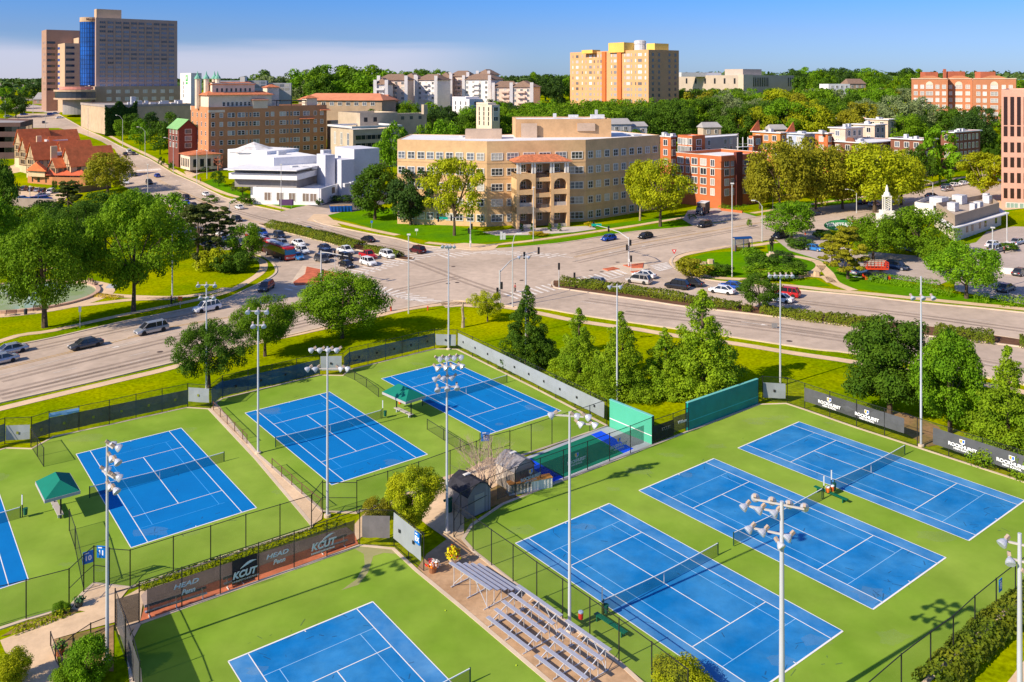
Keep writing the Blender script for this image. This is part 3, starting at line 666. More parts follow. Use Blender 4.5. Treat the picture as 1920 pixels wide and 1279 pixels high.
def place_win(par, p, ang, zc, w, h, style='h', gm=None, fm=None, nm='window'):
    """window on par at world point p (2D), wall direction angle ang, centre height zc"""
    gm = gm or M_glass; fm = fm or M_frame
    n = WCOUNT.get(par.name, 0)
    if n >= 99: REST.setdefault(par.name, []).append((par, Vector(p), ang, zc, w, h, style, gm, fm)); return
    WCOUNT[par.name] = n + 1
    o = bpy.data.objects.new(nm, winmesh(w, h, style, gm, fm)); COL.objects.link(o); o.parent = par
    o.location = (p[0] - par.location.x, p[1] - par.location.y, zc - par.location.z); o.rotation_euler = (0, 0, ang)
REST = {}
def flush_rest():
    for k, l in REST.items():
        mb = MB(); par = l[0][0]; mats = []
        for (_, p, ang, zc, w, h, style, gm, fm) in l:
            me = winmesh(w, h, style, gm, fm)
            for m in (gm, fm):
                if m not in mats: mats.append(m)
            M = Matrix.Translation((p.x, p.y, zc)) @ Matrix.Rotation(ang, 4, 'Z'); b = len(mb.v)
            mb.v += [tuple(M @ v.co) for v in me.vertices]
            for f in me.polygons: mb.f.append(tuple(b + i for i in f.vertices)); mb.m.append(mats.index((gm, fm)[f.material_index]))
        o = mb.build('window', mats, par, shift=par.location); o['kind'] = 'stuff'
def facade(par, a, b, zs, us, w, h, style='h', gm=None, fm=None, skip=None, out=0.0):
    """windows at heights zs (centre) and fractions us along the wall a->b; a->b runs left to right seen from outside"""
    a = Vector(a[:2]); b = Vector(b[:2]); d = (b - a); ang = math.atan2(d.y, d.x)
    n = Vector((d.y, -d.x)).normalized()
    for i, z in enumerate(zs):
        for j, u in enumerate(us):
            if skip and skip(i, j): continue
            ww = w[j % len(w)] if hasattr(w, '__len__') else w
            place_win(par, a + d * u + n * (0.02 + out), ang, z, ww, h, style, gm, fm)
def fr(n, m=0.06): return [m + (1 - 2 * m) * (i + .5) / n for i in range(n)]
def cornerbox(px, Y, pxr, pxl, ang=37.5):
    """footprint with its near corner at photo column px, depth Y, right face ending at column pxr, left face at pxl"""
    c = XY(px, Y); a = Vector((math.cos(R(ang)), math.sin(R(ang)))); b = Vector((-a.y, a.x))
    def ext(d, q):
        k = (q - 960) / F; return (k * c.y - c.x) / (d.x - k * d.y)
    la = ext(a, pxr); lb = ext(b, pxl); lb = 16 if lb < .5 else min(lb, 63)
    return [c, c + a * la, c + a * la + b * lb, c + b * lb]
def inset(poly, t):
    c = sum((Vector(p) for p in poly), Vector((0, 0))) / len(poly); out = []; n = len(poly)
    for i in range(n):
        p0, p1, p2 = Vector(poly[i - 1]), Vector(poly[i]), Vector(poly[(i + 1) % n])
        d1 = (p1 - p0).normalized(); d2 = (p2 - p1).normalized(); n1 = Vector((-d1.y, d1.x)); n2 = Vector((-d2.y, d2.x))
        if n1.dot(c - p1) < 0: n1 = -n1
        if n2.dot(c - p1) < 0: n2 = -n2
        k = 1 + n1.dot(n2); out.append(p1 + (n1 + n2) * (t / max(k, .3)))
    return out
def walls(par, poly, z0, z1, m, roofm=None, par_h=0.9, name='wall', roof=True, t=0.35):
    """solid wall block with a parapet and a roof sheet sunk behind it"""
    L0 = par.location; n = len(poly); poly = [Vector(p[:2]) for p in poly]
    a = sum(poly[i].x * poly[(i + 1) % n].y - poly[(i + 1) % n].x * poly[i].y for i in range(n))
    if a < 0: poly = poly[::-1]
    inn = inset(poly, t); mb = MB()
    for i in range(n):
        j = (i + 1) % n; p, q, pi, qi = poly[i], poly[j], inn[i], inn[j]
        mb.face([(p.x, p.y, z0), (q.x, q.y, z0), (q.x, q.y, z1), (p.x, p.y, z1)])
        mb.face([(p.x, p.y, z1), (q.x, q.y, z1), (qi.x, qi.y, z1), (pi.x, pi.y, z1)])
        mb.face([(qi.x, qi.y, z1), (qi.x, qi.y, z1 - par_h - .1), (pi.x, pi.y, z1 - par_h - .1), (pi.x, pi.y, z1)])
    o = mb.build(name, m, par, shift=L0)
    if roof:
        r = MB(); r.prism([tuple(p) for p in inset(poly, t * .5)], z1 - par_h - .3, z1 - par_h)
        r.build('roof', roofm or M_roofw, par, shift=L0)
    return o
def band(par, poly, z0, z1, d, m, name='cornice'):
    mb = MB(); L0 = par.location; poly = [Vector(p[:2]) for p in poly]; n = len(poly)
    out = inset(poly, -d); inn = inset(poly, .04)
    for i in range(n):
        j = (i + 1) % n
        mb.hexa([(inn[i].x, inn[i].y, z0), (inn[j].x, inn[j].y, z0), (out[j].x, out[j].y, z0), (out[i].x, out[i].y, z0)][::-1],
                [(inn[i].x, inn[i].y, z1), (inn[j].x, inn[j].y, z1), (out[j].x, out[j].y, z1), (out[i].x, out[i].y, z1)][::-1])
    return mb.build(name, m, par, shift=L0)
def boxes(par, name, m, lst, shift=True):
    for c, ang, lx, ly, z0, z1 in lst:
        mb = MB()
        a = Vector((math.cos(R(ang)), math.sin(R(ang)))); b = Vector((-a.y, a.x)); c = Vector(c[:2])
        mb.prism([tuple(c + a * lx * s + b * ly * t) for s, t in ((-.5, -.5), (.5, -.5), (.5, .5), (-.5, .5))], z0, z1); o = mb.build(name, m, par, shift=par.location)
    return o
def hiproof(par, poly, z0, h, m, over=.5, ridge=0.5, name='roof', th=.15):
    """hip (ridge<1) or gable (ridge=1) roof on a four-cornered footprint; ridge runs along the longer side"""
    p = inset([Vector(q[:2]) for q in poly], -over); e = [(p[i] - p[(i + 1) % 4]).length for i in range(4)]
    if e[0] < e[1]: p = p[1:] + p[:1]
    m1 = (p[0] + p[3]) / 2; m2 = (p[1] + p[2]) / 2; c = (m1 + m2) / 2; r1 = c + (m1 - c) * ridge; r2 = c + (m2 - c) * ridge
    mb = MB(); v = lambda q, z: (q.x, q.y, z)
    for dz, fl in ((0, 0), (-th, 1)):
        fs = [[v(p[0], z0 + dz), v(p[1], z0 + dz), v(r2, z0 + h + dz), v(r1, z0 + h + dz)], [v(p[2], z0 + dz), v(p[3], z0 + dz), v(r1, z0 + h + dz), v(r2, z0 + h + dz)],
              [v(p[1], z0 + dz), v(p[2], z0 + dz), v(r2, z0 + h + dz)], [v(p[3], z0 + dz), v(p[0], z0 + dz), v(r1, z0 + h + dz)]]
        for f in fs: mb.face(f[::-1] if fl else f)
    for i in range(4): j = (i + 1) % 4; mb.face([v(p[i], z0 - th), v(p[j], z0 - th), v(p[j], z0), v(p[i], z0)])
    return mb.build(name, m, par, shift=par.location)
def rect(c, ang, lx, ly):
    a = Vector((math.cos(R(ang)), math.sin(R(ang)))); b = Vector((-a.y, a.x)); c = Vector(c[:2])
    return [c + a * lx * s + b * ly * t for s, t in ((-.5, -.5), (.5, -.5), (.5, .5), (-.5, .5))]
def gable(par, c, ang, lx, ly, z0, ze, h, wm, rm, over=.5, name='wall'):
    """gabled block, ridge along its local x"""
    a = Vector((math.cos(R(ang)), math.sin(R(ang)))); b = Vector((-a.y, a.x)); c = Vector(c[:2]); mb = MB()
    q = [c - a * lx / 2 - b * ly / 2, c + a * lx / 2 - b * ly / 2, c + a * lx / 2 + b * ly / 2, c - a * lx / 2 + b * ly / 2]
    v = lambda p, z: (p.x, p.y, z)
    mb.face([v(q[0], z0), v(q[1], z0), v(q[1], ze), v(q[0], ze)]); mb.face([v(q[2], z0), v(q[3], z0), v(q[3], ze), v(q[2], ze)])
    for i, j in ((1, 2), (3, 0)): mb.face([v(q[i], z0), v(q[j], z0), v(q[j], ze), v((q[i] + q[j]) / 2, ze + h - .05), v(q[i], ze)])
    mb.build(name, wm, par, shift=par.location)
    r = MB(); ex = lx / 2 + over; ey = ly / 2 + over; k = h / (ly / 2); th = .18
    for s in (-1, 1):
        e0 = c - a * ex + b * s * ey; e1 = c + a * ex + b * s * ey; r0 = c - a * ex; r1 = c + a * ex; zl = ze - k * over + .06; zr = ze + h + .06
        r.hexa([v(e0, zl - th), v(e1, zl - th), v(r1, zr - th), v(r0, zr - th)][::s], [v(e0, zl), v(e1, zl), v(r1, zr), v(r0, zr)][::s])
    return r.build('roof', rm, par, shift=par.location)
# ================================================================== the buildings
def bthing(name, label, cat, poly, group=None):
    x, y, z = bld_loc(poly); return thing(name, label, cat, (x, y, z), 0, group)
def tz(par): return par.location.z - 1.5
def wm(n, c, k=.10, sc=.25): return mat(n, c, .88, sc, k, spec=.2, n2=(1.6, .06))
# ---- beige five-storey building on the corner
M_beige = wm('beige_stucco', (0.66, 0.43, 0.225)); M_beige2 = wm('beige_stucco_band', (0.62, 0.40, 0.21))
pA, pB, pC, pD = XY(745, 240), XY(913, 233), XY(1098, 239), XY(1237, 260)
back = Vector((-.609, .793))
poly = [pA, pB, pC, pD, pD + Vector((-12, 22)), pC + Vector((-14, 27)), pB + Vector((-4, 26)), pA + Vector((1, 24))]
bb = bthing('apartment_building', 'long beige five-storey stucco apartment building on the lawn at the crossroads', 'building', poly)
z0 = tz(bb); zt = 22.9; walls(bb, poly, z0, zt, M_beige, par_h=.12, t=.4)
rows = [20.0 - 4.15 * i - 1.3 for i in range(5)]
for z in [r - 1.55 for r in rows[:4]]: band(bb, [pA, pB, pC, pD, poly[4], poly[5], poly[6], poly[7]], z - .35, z, .08, M_beige2, 'string_course')
def shrink(a, b, s): return (a, b)
facade(bb, pA, pB, rows, [.05, .16, .27, .375, .48, .59, .70, .82, .93], 1.9, 1.75, 'vh')
facade(bb, pB, pC, rows, [.10, .255], 3.0, 1.75, '3h'); facade(bb, pB, pC, rows[:1], [.42, .58, .745, .91], 3.0, 1.75, '3h')
facade(bb, pB, pC, rows[1:], [.845, .93], 2.3, 1.75, 'vh')
facade(bb, pC, pD, rows, [.06, .16, .27, .385, .49, .60, .71, .82, .93], 1.75, 1.75, 'vh')
PT = [XY(958, 222), XY(994, 222.6), XY(1026, 223), XY(1062, 223.6)]
bd = (pC - pB).normalized(); bn = Vector((bd.y, -bd.x)); bang = math.degrees(math.atan2(bd.y, bd.x))
pc0 = pB + bd * ((pC - pB).length * .505)
def pt(u, v): return pc0 + bd * u + bn * v      # u along the front, v out from the wall
mb = MB()
def blk(u0, u1, v0, v1, za, zb, m=mb): m.prism([tuple(pt(u0, v0)), tuple(pt(u1, v0)), tuple(pt(u1, v1)), tuple(pt(u0, v1))], za, zb)
HW = 7.3
for s in (-1, 1):
    for (u0, u1) in ((2.1, 2.9), (6.5, 7.3)):
        blk(min(s * u0, s * u1), max(s * u0, s * u1), 0, 6.5, z0, 14.6)
    for (za, zb) in ((0.0 + z0, z0 + .6), (4.0, 5.9), (9.0, 10.3), (13.2, 14.6)):
        blk(min(s * 2.1, s * 7.3), max(s * 2.1, s * 7.3), 0.0, 6.48, za, zb)
    n = 8
    for k in range(n):
        a0, a1 = math.pi * k / n, math.pi * (k + 1) / n; cu = s * 4.7; r = 1.8
        q = lambda a, zz=None: (*pt(cu + r * math.cos(a), 6.49 - .4), (11.45 + r * math.sin(a)) if zz is None else zz)
        A0, A1 = q(a0), q(a1); T0, T1 = q(a0, 13.25), q(a1, 13.25); o_ = Vector((bn.x * .4, bn.y * .4, 0))
        mb.hexa([A0, A1, tuple(Vector(A1) + o_), tuple(Vector(A0) + o_)], [T0, T1, tuple(Vector(T1) + o_), tuple(Vector(T0) + o_)])
for (za, zb) in ((4.2, 5.3), (8.2, 9.3), (12.4, 13.4)): blk(-2.1, 2.1, 0, 6.1, za, zb)
mb.build('portico', M_beige, bb, shift=bb.location)
mb2 = MB(); blk(-7.1, 7.1, 2.8, 3.0, z0 + 1, 14, mb2); mb2.build('recess', wm('shaded_stucco', (.42, .28, .16)), bb, shift=bb.location)  # darker copy of the stucco, portico shade put into its colour
mb2 = MB()
for u in (-6.9, -6.2, -2.9, -2.2, 2.2, 2.9, 6.2, 6.9): blk(u - .22, u + .22, 5.7, 6.2, 14.6, 17.4, mb2)
blk(-7.4, 7.4, 5.4, 6.5, 17.3, 17.8, mb2); blk(-7.4, -6.9, 0, 5.4, 17.3, 17.8, mb2); blk(6.9, 7.4, 0, 5.4, 17.3, 17.8, mb2)
mb2.build('column', M_frame, bb, shift=bb.location)
hiproof(bb, [pt(-7.6, -.3), pt(7.6, -.3), pt(7.6, 6.6), pt(-7.6, 6.6)], 17.8, 1.6, M_tile, .4, .55)
mb2 = MB()
for s in (-1, 1):
    for za, zb in ((.2, 1.1), (5.9, 6.9)): blk(s * 4.7 - 1.8, s * 4.7 + 1.8, 6.1, 6.16, za, zb, mb2)
for k in range(13): blk(-2.0 + k * .33, -1.96 + k * .33, 5.9, 5.95, 5.3, 6.3, mb2)
mb2.build('railing', wm('terrace_rail', (.45, .40, .36)), bb, shift=bb.location)
for u in (-4.7, -.2, 4.7):
    for z in (3.0, 7.4, 11.4, 15.9): place_win(bb, pt(u, 3.05), math.radians(bang), z - .2, 1.3, 2.0, 'vh')
pr0 = XY(944, 252); zr = zt - .5
r1 = [XY(967, 250), XY(1146, 252), XY(1146, 252) + Vector((-1, 16)), XY(967, 250) + Vector((-1, 16))]
h1 = ZP(223.5, 250); walls(bb, r1, zr, h1, wm('rooftop_stucco', (.58, .36, .19)), par_h=.3, name='penthouse')
boxes(bb, 'roof_unit', wm('louvre_panel', (.50, .37, .28)), [(XY(907, 247), 0, 10.3, 5, zr, ZP(243, 245)), (XY(992, 249.6), 0.5, 4.6, .5, zr + .1, h1 - 1.2), (XY(1099, 251.2), .5, 5.2, .5, zr + 2.2, h1 - 1.2)])
boxes(bb, 'roof_fixture', M_hvac, [(XY(1120, 258), 0, 4, 3, h1, h1 + 1.0), (XY(1075, 262), 0, 3, 1, h1, h1 + .8), (XY(1118, 262), 0, .8, .8, h1, h1 + 2.3), (XY(1040, 262), 0, 1, 1, h1, h1 + 1.2), (XY(1190, 259), 30, 3, 3, zr, zr + .7), (XY(870, 252), 30, 2, 2, zr, zr + .8)])
# ---- white modernist church
M_wh = wm('white_render', (.80, .79, .80), .05); M_shade = wm('grey_recess', (.28, .26, .25)); M_pier = wm('pale_render', (.62, .62, .68), .05)  # M_shade: dark grey that paints shade into recesses and the lobby base
c0 = P(602, 385); Yc = c0.y
ch = thing('church', 'white modernist church with a small pyramid dome and wide terraces', 'church', (XY(560, Yc + 12).x, XY(560, Yc + 12).y, T(-60, Yc + 12)))
zc = tz(ch)
def zz(py, Y): return ZP(py, Y)
def fl(nm, px, Y, pxr, pxl, ztop, zbot=None, m=None, ang=37.5, rm=None, ph=.5):
    b = cornerbox(px, Y, pxr, pxl, ang); walls(ch, b, zc if zbot is None else zbot, ztop, m or M_wh, roofm=rm or M_roofw, par_h=ph, name=nm); return b
AN = 79
g = fl('ground_floor', 602, Yc, 664, 474, zz(354, Yc), ang=AN)
def slab(poly, z0_, z1_, m, nm):
    mb = MB(); mb.prism([tuple(p) for p in poly], z0_, z1_); return mb.build(nm, m, ch, shift=ch.location)
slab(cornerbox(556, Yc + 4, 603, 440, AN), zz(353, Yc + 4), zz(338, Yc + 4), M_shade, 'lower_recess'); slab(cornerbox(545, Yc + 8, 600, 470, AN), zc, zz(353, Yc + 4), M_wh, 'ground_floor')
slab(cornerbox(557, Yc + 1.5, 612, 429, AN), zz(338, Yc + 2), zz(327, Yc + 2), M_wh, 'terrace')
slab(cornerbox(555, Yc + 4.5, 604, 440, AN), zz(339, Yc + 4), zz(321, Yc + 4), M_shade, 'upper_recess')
slab(cornerbox(556, Yc - .5, 609, 419, AN), zz(321, Yc), zz(319.3, Yc), M_roofw, 'canopy')
slab(cornerbox(513, Yc + 14, 596, 428), zz(325, Yc + 12), zz(296, Yc + 14), M_wh, 'upper_block')
slab(cornerbox(500, Yc + 26, 560, 427, 60), zz(325, Yc + 26), zz(284, Yc + 26), M_wh, 'upper_block')
slab(cornerbox(610, Yc + 12, 628, 594), zc, zz(291, Yc + 12), M_pier, 'stair_tower')
slab(cornerbox(664, Yc + 18, 711, 628), zc, zz(280, Yc + 18), M_pier, 'rear_hall')
slab(cornerbox(640, Yc + 12, 664, 622), zc, zz(300, Yc + 12), M_pier, 'rear_wing')
slab(cornerbox(662, Yc + 14, 700, 600, 60), zc, zz(340, Yc + 14), M_wh, 'side_wing')
dc = XY(476, Yc + 38); dz = zz(296, Yc + 34); r = 8.6; hh = zz(266, Yc + 38)
mb = MB(); ring = [(dc.x + r * math.cos(R(45 * k + 22)), dc.y + r * math.sin(R(45 * k + 22))) for k in range(8)]
mb.prism(ring, dz - 4, dz + 2.2)
mb.build('drum', M_wh, ch, shift=ch.location)
mb = MB(); rr = [(dc.x + (r + .6) * math.cos(R(45 * k + 22)), dc.y + (r + .6) * math.sin(R(45 * k + 22))) for k in range(8)]
for k in range(8): mb.face([(*rr[k], dz + 2.2), (*rr[(k + 1) % 8], dz + 2.2), (dc.x, dc.y, hh)])
mb.build('dome', mat('peeling_white_roof', (.80, .79, .78), .9, .5, c2=(.55, .50, .47), n2=(2, .1)), ch, shift=ch.location)
for u in (.11, .22, .42, .60, .78): place_win(ch, g[0].lerp(g[3], u), math.atan2(*(g[0] - g[3]).yx), zz(371, Yc), 2.2, 2.6, 'v', wm('entrance_shadow', (.22, .17, .14)), M_wh)  # dark panels in the entrance openings, shadow put into their colour
for u in (.35, .6): place_win(ch, g[0].lerp(g[1], u), R(AN), zz(364, Yc), 2.6, 2.0, 'n', wm('brown_panel', (.25, .17, .12)), M_wh)
boxes(ch, 'roof_machine', M_hvac, [(XY(552, Yc + 10), 37, 2.2, 1.4, zz(321, Yc + 8), zz(312, Yc + 8)), (XY(572, Yc + 12), 37, 2.5, 1.6, zz(319, Yc + 10), zz(313, Yc + 10)), (XY(588, Yc + 14), 37, 2, 1.6, zz(318, Yc + 12), zz(312, Yc + 12)),
                              (XY(611, Yc + 24), 37, 3, 2.5, zz(292, Yc + 24), zz(281, Yc + 24)), (XY(528, Yc + 26), 37, 3, 1.6, zz(290, Yc + 26), zz(283, Yc + 26)), (XY(650, Yc + 2), 37, 2, 1.5, zz(352, Yc), zz(345, Yc)), (XY(660, Yc + 4), 37, 1.5, 1.5, zz(350, Yc), zz(344, Yc))])
# ---- tall brown-brick residential hotel
M_bbr = wm('tan_brick', (.50, .235, .115)); M_cream = wm('cream_stucco', (.70, .58, .45))
hp = cornerbox(391, 360, 612.5, 358)
ht = bthing('brick_hotel', 'tall tan-brick residential building with white arcaded penthouse and clay tile roofs', 'building', hp)
z0 = tz(ht); zt = 28.1; walls(ht, hp, z0, zt, M_bbr)
rowz = [ZP(p, 374) for p in (214.5, 231, 247.5, 264.5, 281, 298, 313)]
us = [.035, .10, .165, .195, .245, .275, .305, .335, .37, .395, .475, .52, .595, .62, .65, .68, .715, .74, .80, .83, .895, .955]
facade(ht, hp[0], hp[1], rowz, us, [1.25, 1.25, 1.3, 1.3, 1.3, 1.3, .7, .7, 1.3, 1.3, 1.3, 1.3, 1.3, 1.3, .7, .7, 1.3, 1.3, 1.2, 1.2, 1.3, 1.3], 1.75, 'h', skip=lambda i, j: i > 4 and j % 3)
facade(ht, hp[3], hp[0], rowz, [.12, .38, .62, .85], 1.0, 1.7, 'h')
band(ht, [hp[0], hp[0] + (hp[1] - hp[0]) * .125, hp[0] + (hp[1] - hp[0]) * .125 + Bv * .3, hp[0] + Bv * .3], ZP(211, 362), ZP(206.5, 362), .12, M_cream, 'stone_panel')
dA = (hp[1] - hp[0]).normalized(); dB = (hp[3] - hp[0]).normalized(); LA = (hp[1] - hp[0]).length; LB_ = (hp[3] - hp[0]).length
def hb(u0, u1, v0, v1): return [hp[0] + dA * u0 + dB * v0, hp[0] + dA * u1 + dB * v0, hp[0] + dA * u1 + dB * v1, hp[0] + dA * u0 + dB * v1]
zp = zt - .9
p1 = hb(.5, 28, 1.5, 16); walls(ht, p1, zp, zp + 6.0, M_cream, name='penthouse', par_h=.2); hiproof(ht, p1, zp + 5.9, 1.6, M_tile, .9, .8)
p2 = hb(3.5, 22, 6, 14); walls(ht, p2, zp + 6, zp + 11.0, M_cream, name='penthouse', par_h=.2); hiproof(ht, p2, zp + 10.4, 1.0, M_tile, .5, .85)
p3 = hb(19, 25.5, -.05, 5); walls(ht, p3, zp, zp + 4.0, M_cream, name='pavilion', par_h=.2); hiproof(ht, p3, zp + 3.6, .9, M_tile, .5, .5)
p3 = hb(44, 49, 1, 6); walls(ht, p3, zp, zp + 4.2, M_cream, name='pavilion', par_h=.2); hiproof(ht, p3, zp + 4.1, 1.2, M_tile, .5, .2)
p3 = hb(28.5, 34, 8, 13); walls(ht, p3, zp, zp + 9, M_cream, name='pavilion', par_h=.2); hiproof(ht, p3, zp + 9, 1.3, M_tile, .5, .1)
facade(ht, p1[0], p1[1], [zp + 2.0], fr(9, .2), 1.1, 1.6, 'h'); facade(ht, p2[0], p2[1], [zp + 7.9], fr(8), .8, 1.5, 'n', M_darkglass)
for k, (u, v) in enumerate(((1.6, 13), (4.2, 9.5), (8.5, 12), (8.5, 8))):
    c = hp[0] + dA * (u - 2) + dB * v; mb = MB(); mb.lathe([(1.15, zp), (1.15, zp + 12.5), (1.35, zp + 12.7)], (c.x, c.y, 0), 8); mb.build('turret', M_cream, ht, shift=ht.location)
    mb = MB(); mb.lathe([(1.5, zp + 12.7), (1.2, zp + 13.5), (.45, zp + 14.4), (.08, zp + 16)], (c.x, c.y, 0), 8); mb.build('turret_roof', wm('verdigris', (.18, .42, .32)), ht, shift=ht.location)
mb = MB()
for k in range(9): q = hp[0] + dA * (30 + k * 1.7); mb.beam((*(q + dB * 1), zp + 3.2), (*(q + dB * 6), zp + 3.2), .25)
for k in (0, 4, 8):
    q = hp[0] + dA * (30 + k * 1.7) + dB * 1; mb.beam((*q, zp), (*q, zp + 3.3), .3); mb.beam((*q, zp + 3.0), (*(q + dA * (0 if k == 8 else 6.8)), zp + 3.0), .25)
mb.build('pergola', M_blackmetal, ht, shift=ht.location)
hiproof(ht, hb(50, 54.6, -1.0, 3), ZP(207, 388), .7, M_tile, .2, .9, name='tile_canopy')
hiproof(ht, hb(40, 47, -1.1, 1.6), ZP(223, 384), .7, M_tile, .1, .95, name='tile_canopy')
porch = hb(-9, 3.5, -4.5, 8); zz0 = ZP(320, 352)
walls(ht, porch, z0, zz0 + 6.5, M_cream, name='porch', par_h=.2); hiproof(ht, porch, zz0 + 6.4, 1.2, M_tile, .8, .5)
facade(ht, porch[3], porch[0], [zz0 + 3], fr(5), 1.3, 3.4, 'n', M_darkglass); facade(ht, porch[0], porch[1], [zz0 + 3], fr(4), 1.6, 3.2, 'n', M_darkglass)
# ---- grey concrete block beside it and the buff modernist office behind
M_conb = wm('buff_concrete', (.48, .385, .28)); M_grayb = wm('grey_render', (.40, .36, .35))
p = cornerbox(620, 398, 640, 613); t_ = bthing('stair_block', 'narrow grey concrete block beside the tan-brick hotel', 'building', p); walls(t_, p, tz(t_), ZP(226, 400), M_grayb)
facade(t_, p[0], p[1], [ZP(240, 400), ZP(255, 400)], fr(2), 1.6, 1.4, 'n')
p = cornerbox(662, 350, 748, 620); t_ = bthing('office_building', 'low buff concrete modernist office with stacked flat roofs behind the church', 'building', p)
walls(t_, p, tz(t_), ZP(243, 350), M_conb); facade(t_, p[0], p[1], [ZP(258, 352), ZP(273, 352)], fr(4), 5.2, 1.8, 'v', M_darkglass, M_conb); facade(t_, p[3], p[0], [ZP(262, 352)], fr(3), 1.6, 5, 'h', M_glass)
p2 = cornerbox(675, 372, 745, 634); walls(t_, p2, ZP(240, 370), ZP(212, 372), M_conb, name='upper_block'); facade(t_, p2[0], p2[1], [ZP(225, 372)], [.15, .4], 1.7, 2, 'n', M_darkglass)
band(t_, p, ZP(240.5, 350), ZP(237, 350), 1.0, wm('pale_slab', (.62, .6, .58)), 'roof_slab')
p3 = cornerbox(664, 330, 745, 664.5);
p = cornerbox(725, 385, 800, 712); t_ = bthing('office_building', 'plain buff block with a square chimney among trees', 'building', p); walls(t_, p, tz(t_), ZP(214, 385), M_conb); boxes(t_, 'chimney', M_conb, [(XY(796, 386), 37.5, 2, 2, ZP(214, 386), ZP(196, 386))])
facade(t_, p[0], p[1], [ZP(222, 386)], fr(4), 1.6, 1.5, 'n')
# ---- orange-roofed long low houses
for (px, Y, r_, l_, top, lab) in ((640, 440, 716, 560, 188, 'long low building under a broad salmon tile hip roof'), (700, 455, 722, 655, 190, 'salmon-roofed end wing with a higher hip')):
    p = [XY(l_, Y + 6), XY(r_, Y), XY(r_, Y) + Vector((5, 15)), XY(l_, Y + 6) + Vector((5, 15))]; t_ = bthing('tiled_house', lab, 'building', p); walls(t_, p, tz(t_), ZP(top, Y), wm('buff_brick', (.42, .30, .20)), roof=False)
    hiproof(t_, p, ZP(top, Y), 3.4, wm('salmon_tile', (.62, .24, .13)), 1.0, .75); facade(t_, p[0], p[1], [ZP(top + 7, Y)], fr(9 if r_ - l_ > 90 else 4), 2.0, 1.6, 'v')
# ---- glass and stone hotel tower
M_mar = wm('mauve_brown_panels', (.40, .285, .25), .05); M_marl = wm('tan_panels', (.52, .36, .24), .05); M_bgl = mat('blue_curtain_glass', (.0, .085, .42), .15, .12, .35, spec=.8, rnd=.1)
hp = cornerbox(180, 585, 332.5, 140); dA = (hp[1] - hp[0]).normalized(); dB = (hp[3] - hp[0]).normalized()
t_ = bthing('hotel_tower', 'tallest tower, a broad mauve hotel slab with a curved blue glass corner', 'tower', hp)
z0 = tz(t_); zt = ZP(33, 585); hp[3] = hp[0] + dB * 26; hp[2] = hp[1] + dB * 26; walls(t_, hp, z0, zt, M_mar, par_h=1.2)
rows = [ZP(41.5 + 8.45 * i, 585) for i in range(15)]
facade(t_, hp[0], hp[1], rows, fr(10, .03), 3.7, 1.5, '3', mat('sky_lit_glass', (.10, .12, .18), .2, spec=.8, rnd=.7), wm('sill_panel', (.42, .28, .22)))  # lighter bluish pane colour has the sky's reflection painted in
for i in range(1, 10):
    mb = MB(); c = hp[0].lerp(hp[1], .03 + .94 * i / 10); mb.prism([tuple(c + dA * s - dB * q) for s, q in ((-.3, 0), (.3, 0), (.3, .35), (-.3, .35))], rows[-1] - 2, zt - 2); mb.build('pilaster', M_mar, t_, shift=t_.location)
facade(t_, hp[3], hp[0], rows, [.05, .12], 1.3, 1.5, 'v')
cc = hp[0].lerp(hp[3], .50) + dA * 1.0; mb = MB(); ringp = []
for k in range(15):
    a = R(120 + 180 * k / 14 + 15); ringp.append(cc + Vector((math.cos(a), math.sin(a))) * 6.3)
CB = hp[0].lerp(hp[3], .42)
ringp = [CB + Vector((math.cos(R(127.5 + 180 * k / 14)), math.sin(R(127.5 + 180 * k / 14)))) * 7.6 for k in range(15)]
mb.prism([tuple(q) for q in ringp], ZP(160, 585), zt - 2.6); mb.build('glass_bay', M_bgl, t_, shift=t_.location)
mb = MB(); mb.prism([tuple(CB + (q - CB) * 1.03) for q in ringp], zt - 2.7, zt + .4); mb.build('sign_band', M_marl, t_, shift=t_.location)
mb = MB()
for k in range(1, 14, 1): q = ringp[k]; mb.beam((*q, ZP(160, 585)), (*q, zt - 2.7), .22)
for z in rows: mb.prism([tuple(CB + (q - CB) * 1.012) for q in ringp], z - 1.2, z - .95)
mb.build('mullion', mat('navy_mullion', (.0, .03, .14), .4), t_, shift=t_.location)
pp = [hp[0] + dA * 2 + dB * 8, hp[0] + dA * 18 + dB * 8, hp[0] + dA * 18 + dB * 15, hp[0] + dA * 2 + dB * 15]
walls(t_, pp, zt - 1, ZP(17, 594), M_marl, name='penthouse')
pod = cornerbox(178, 578, 345, 120); walls(t_, pod, z0, ZP(162, 580), wm('podium_stone', (.40, .28, .21)), name='podium', par_h=.4); facade(t_, pod[0], pod[1], [ZP(172, 580)], fr(8, .1), 2.6, 2.1, 'v')
facade(t_, pod[0], pod[1], [ZP(186, 580)], fr(8, .1), 2.6, 2.1, 'v')
def curved(c, r, z0, z1, m, nm, a0=150, a1=330):
    mb = MB(); mb.prism([tuple(c + Vector((math.cos(R(a0 + (a1 - a0) * k / 16)), math.sin(R(a0 + (a1 - a0) * k / 16)))) * r) for k in range(17)], z0, z1); return mb.build(nm, m, t_, shift=t_.location)
cw = XY(152, 578); curved(cw, 15.5, ZP(184, 565), ZP(170, 565), mat('smoked_glass', (.03, .035, .05), .2, spec=.7), 'lobby_glass'); curved(cw, 16.3, ZP(187, 565), ZP(184, 565), M_marl, 'lobby_band'); curved(cw, 16.3, ZP(172, 565), ZP(168.5, 565), M_marl, 'lobby_band')
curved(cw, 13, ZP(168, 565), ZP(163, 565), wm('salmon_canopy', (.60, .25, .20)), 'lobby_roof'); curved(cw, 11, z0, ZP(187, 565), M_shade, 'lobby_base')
HOT = (t_, ringp, zt)
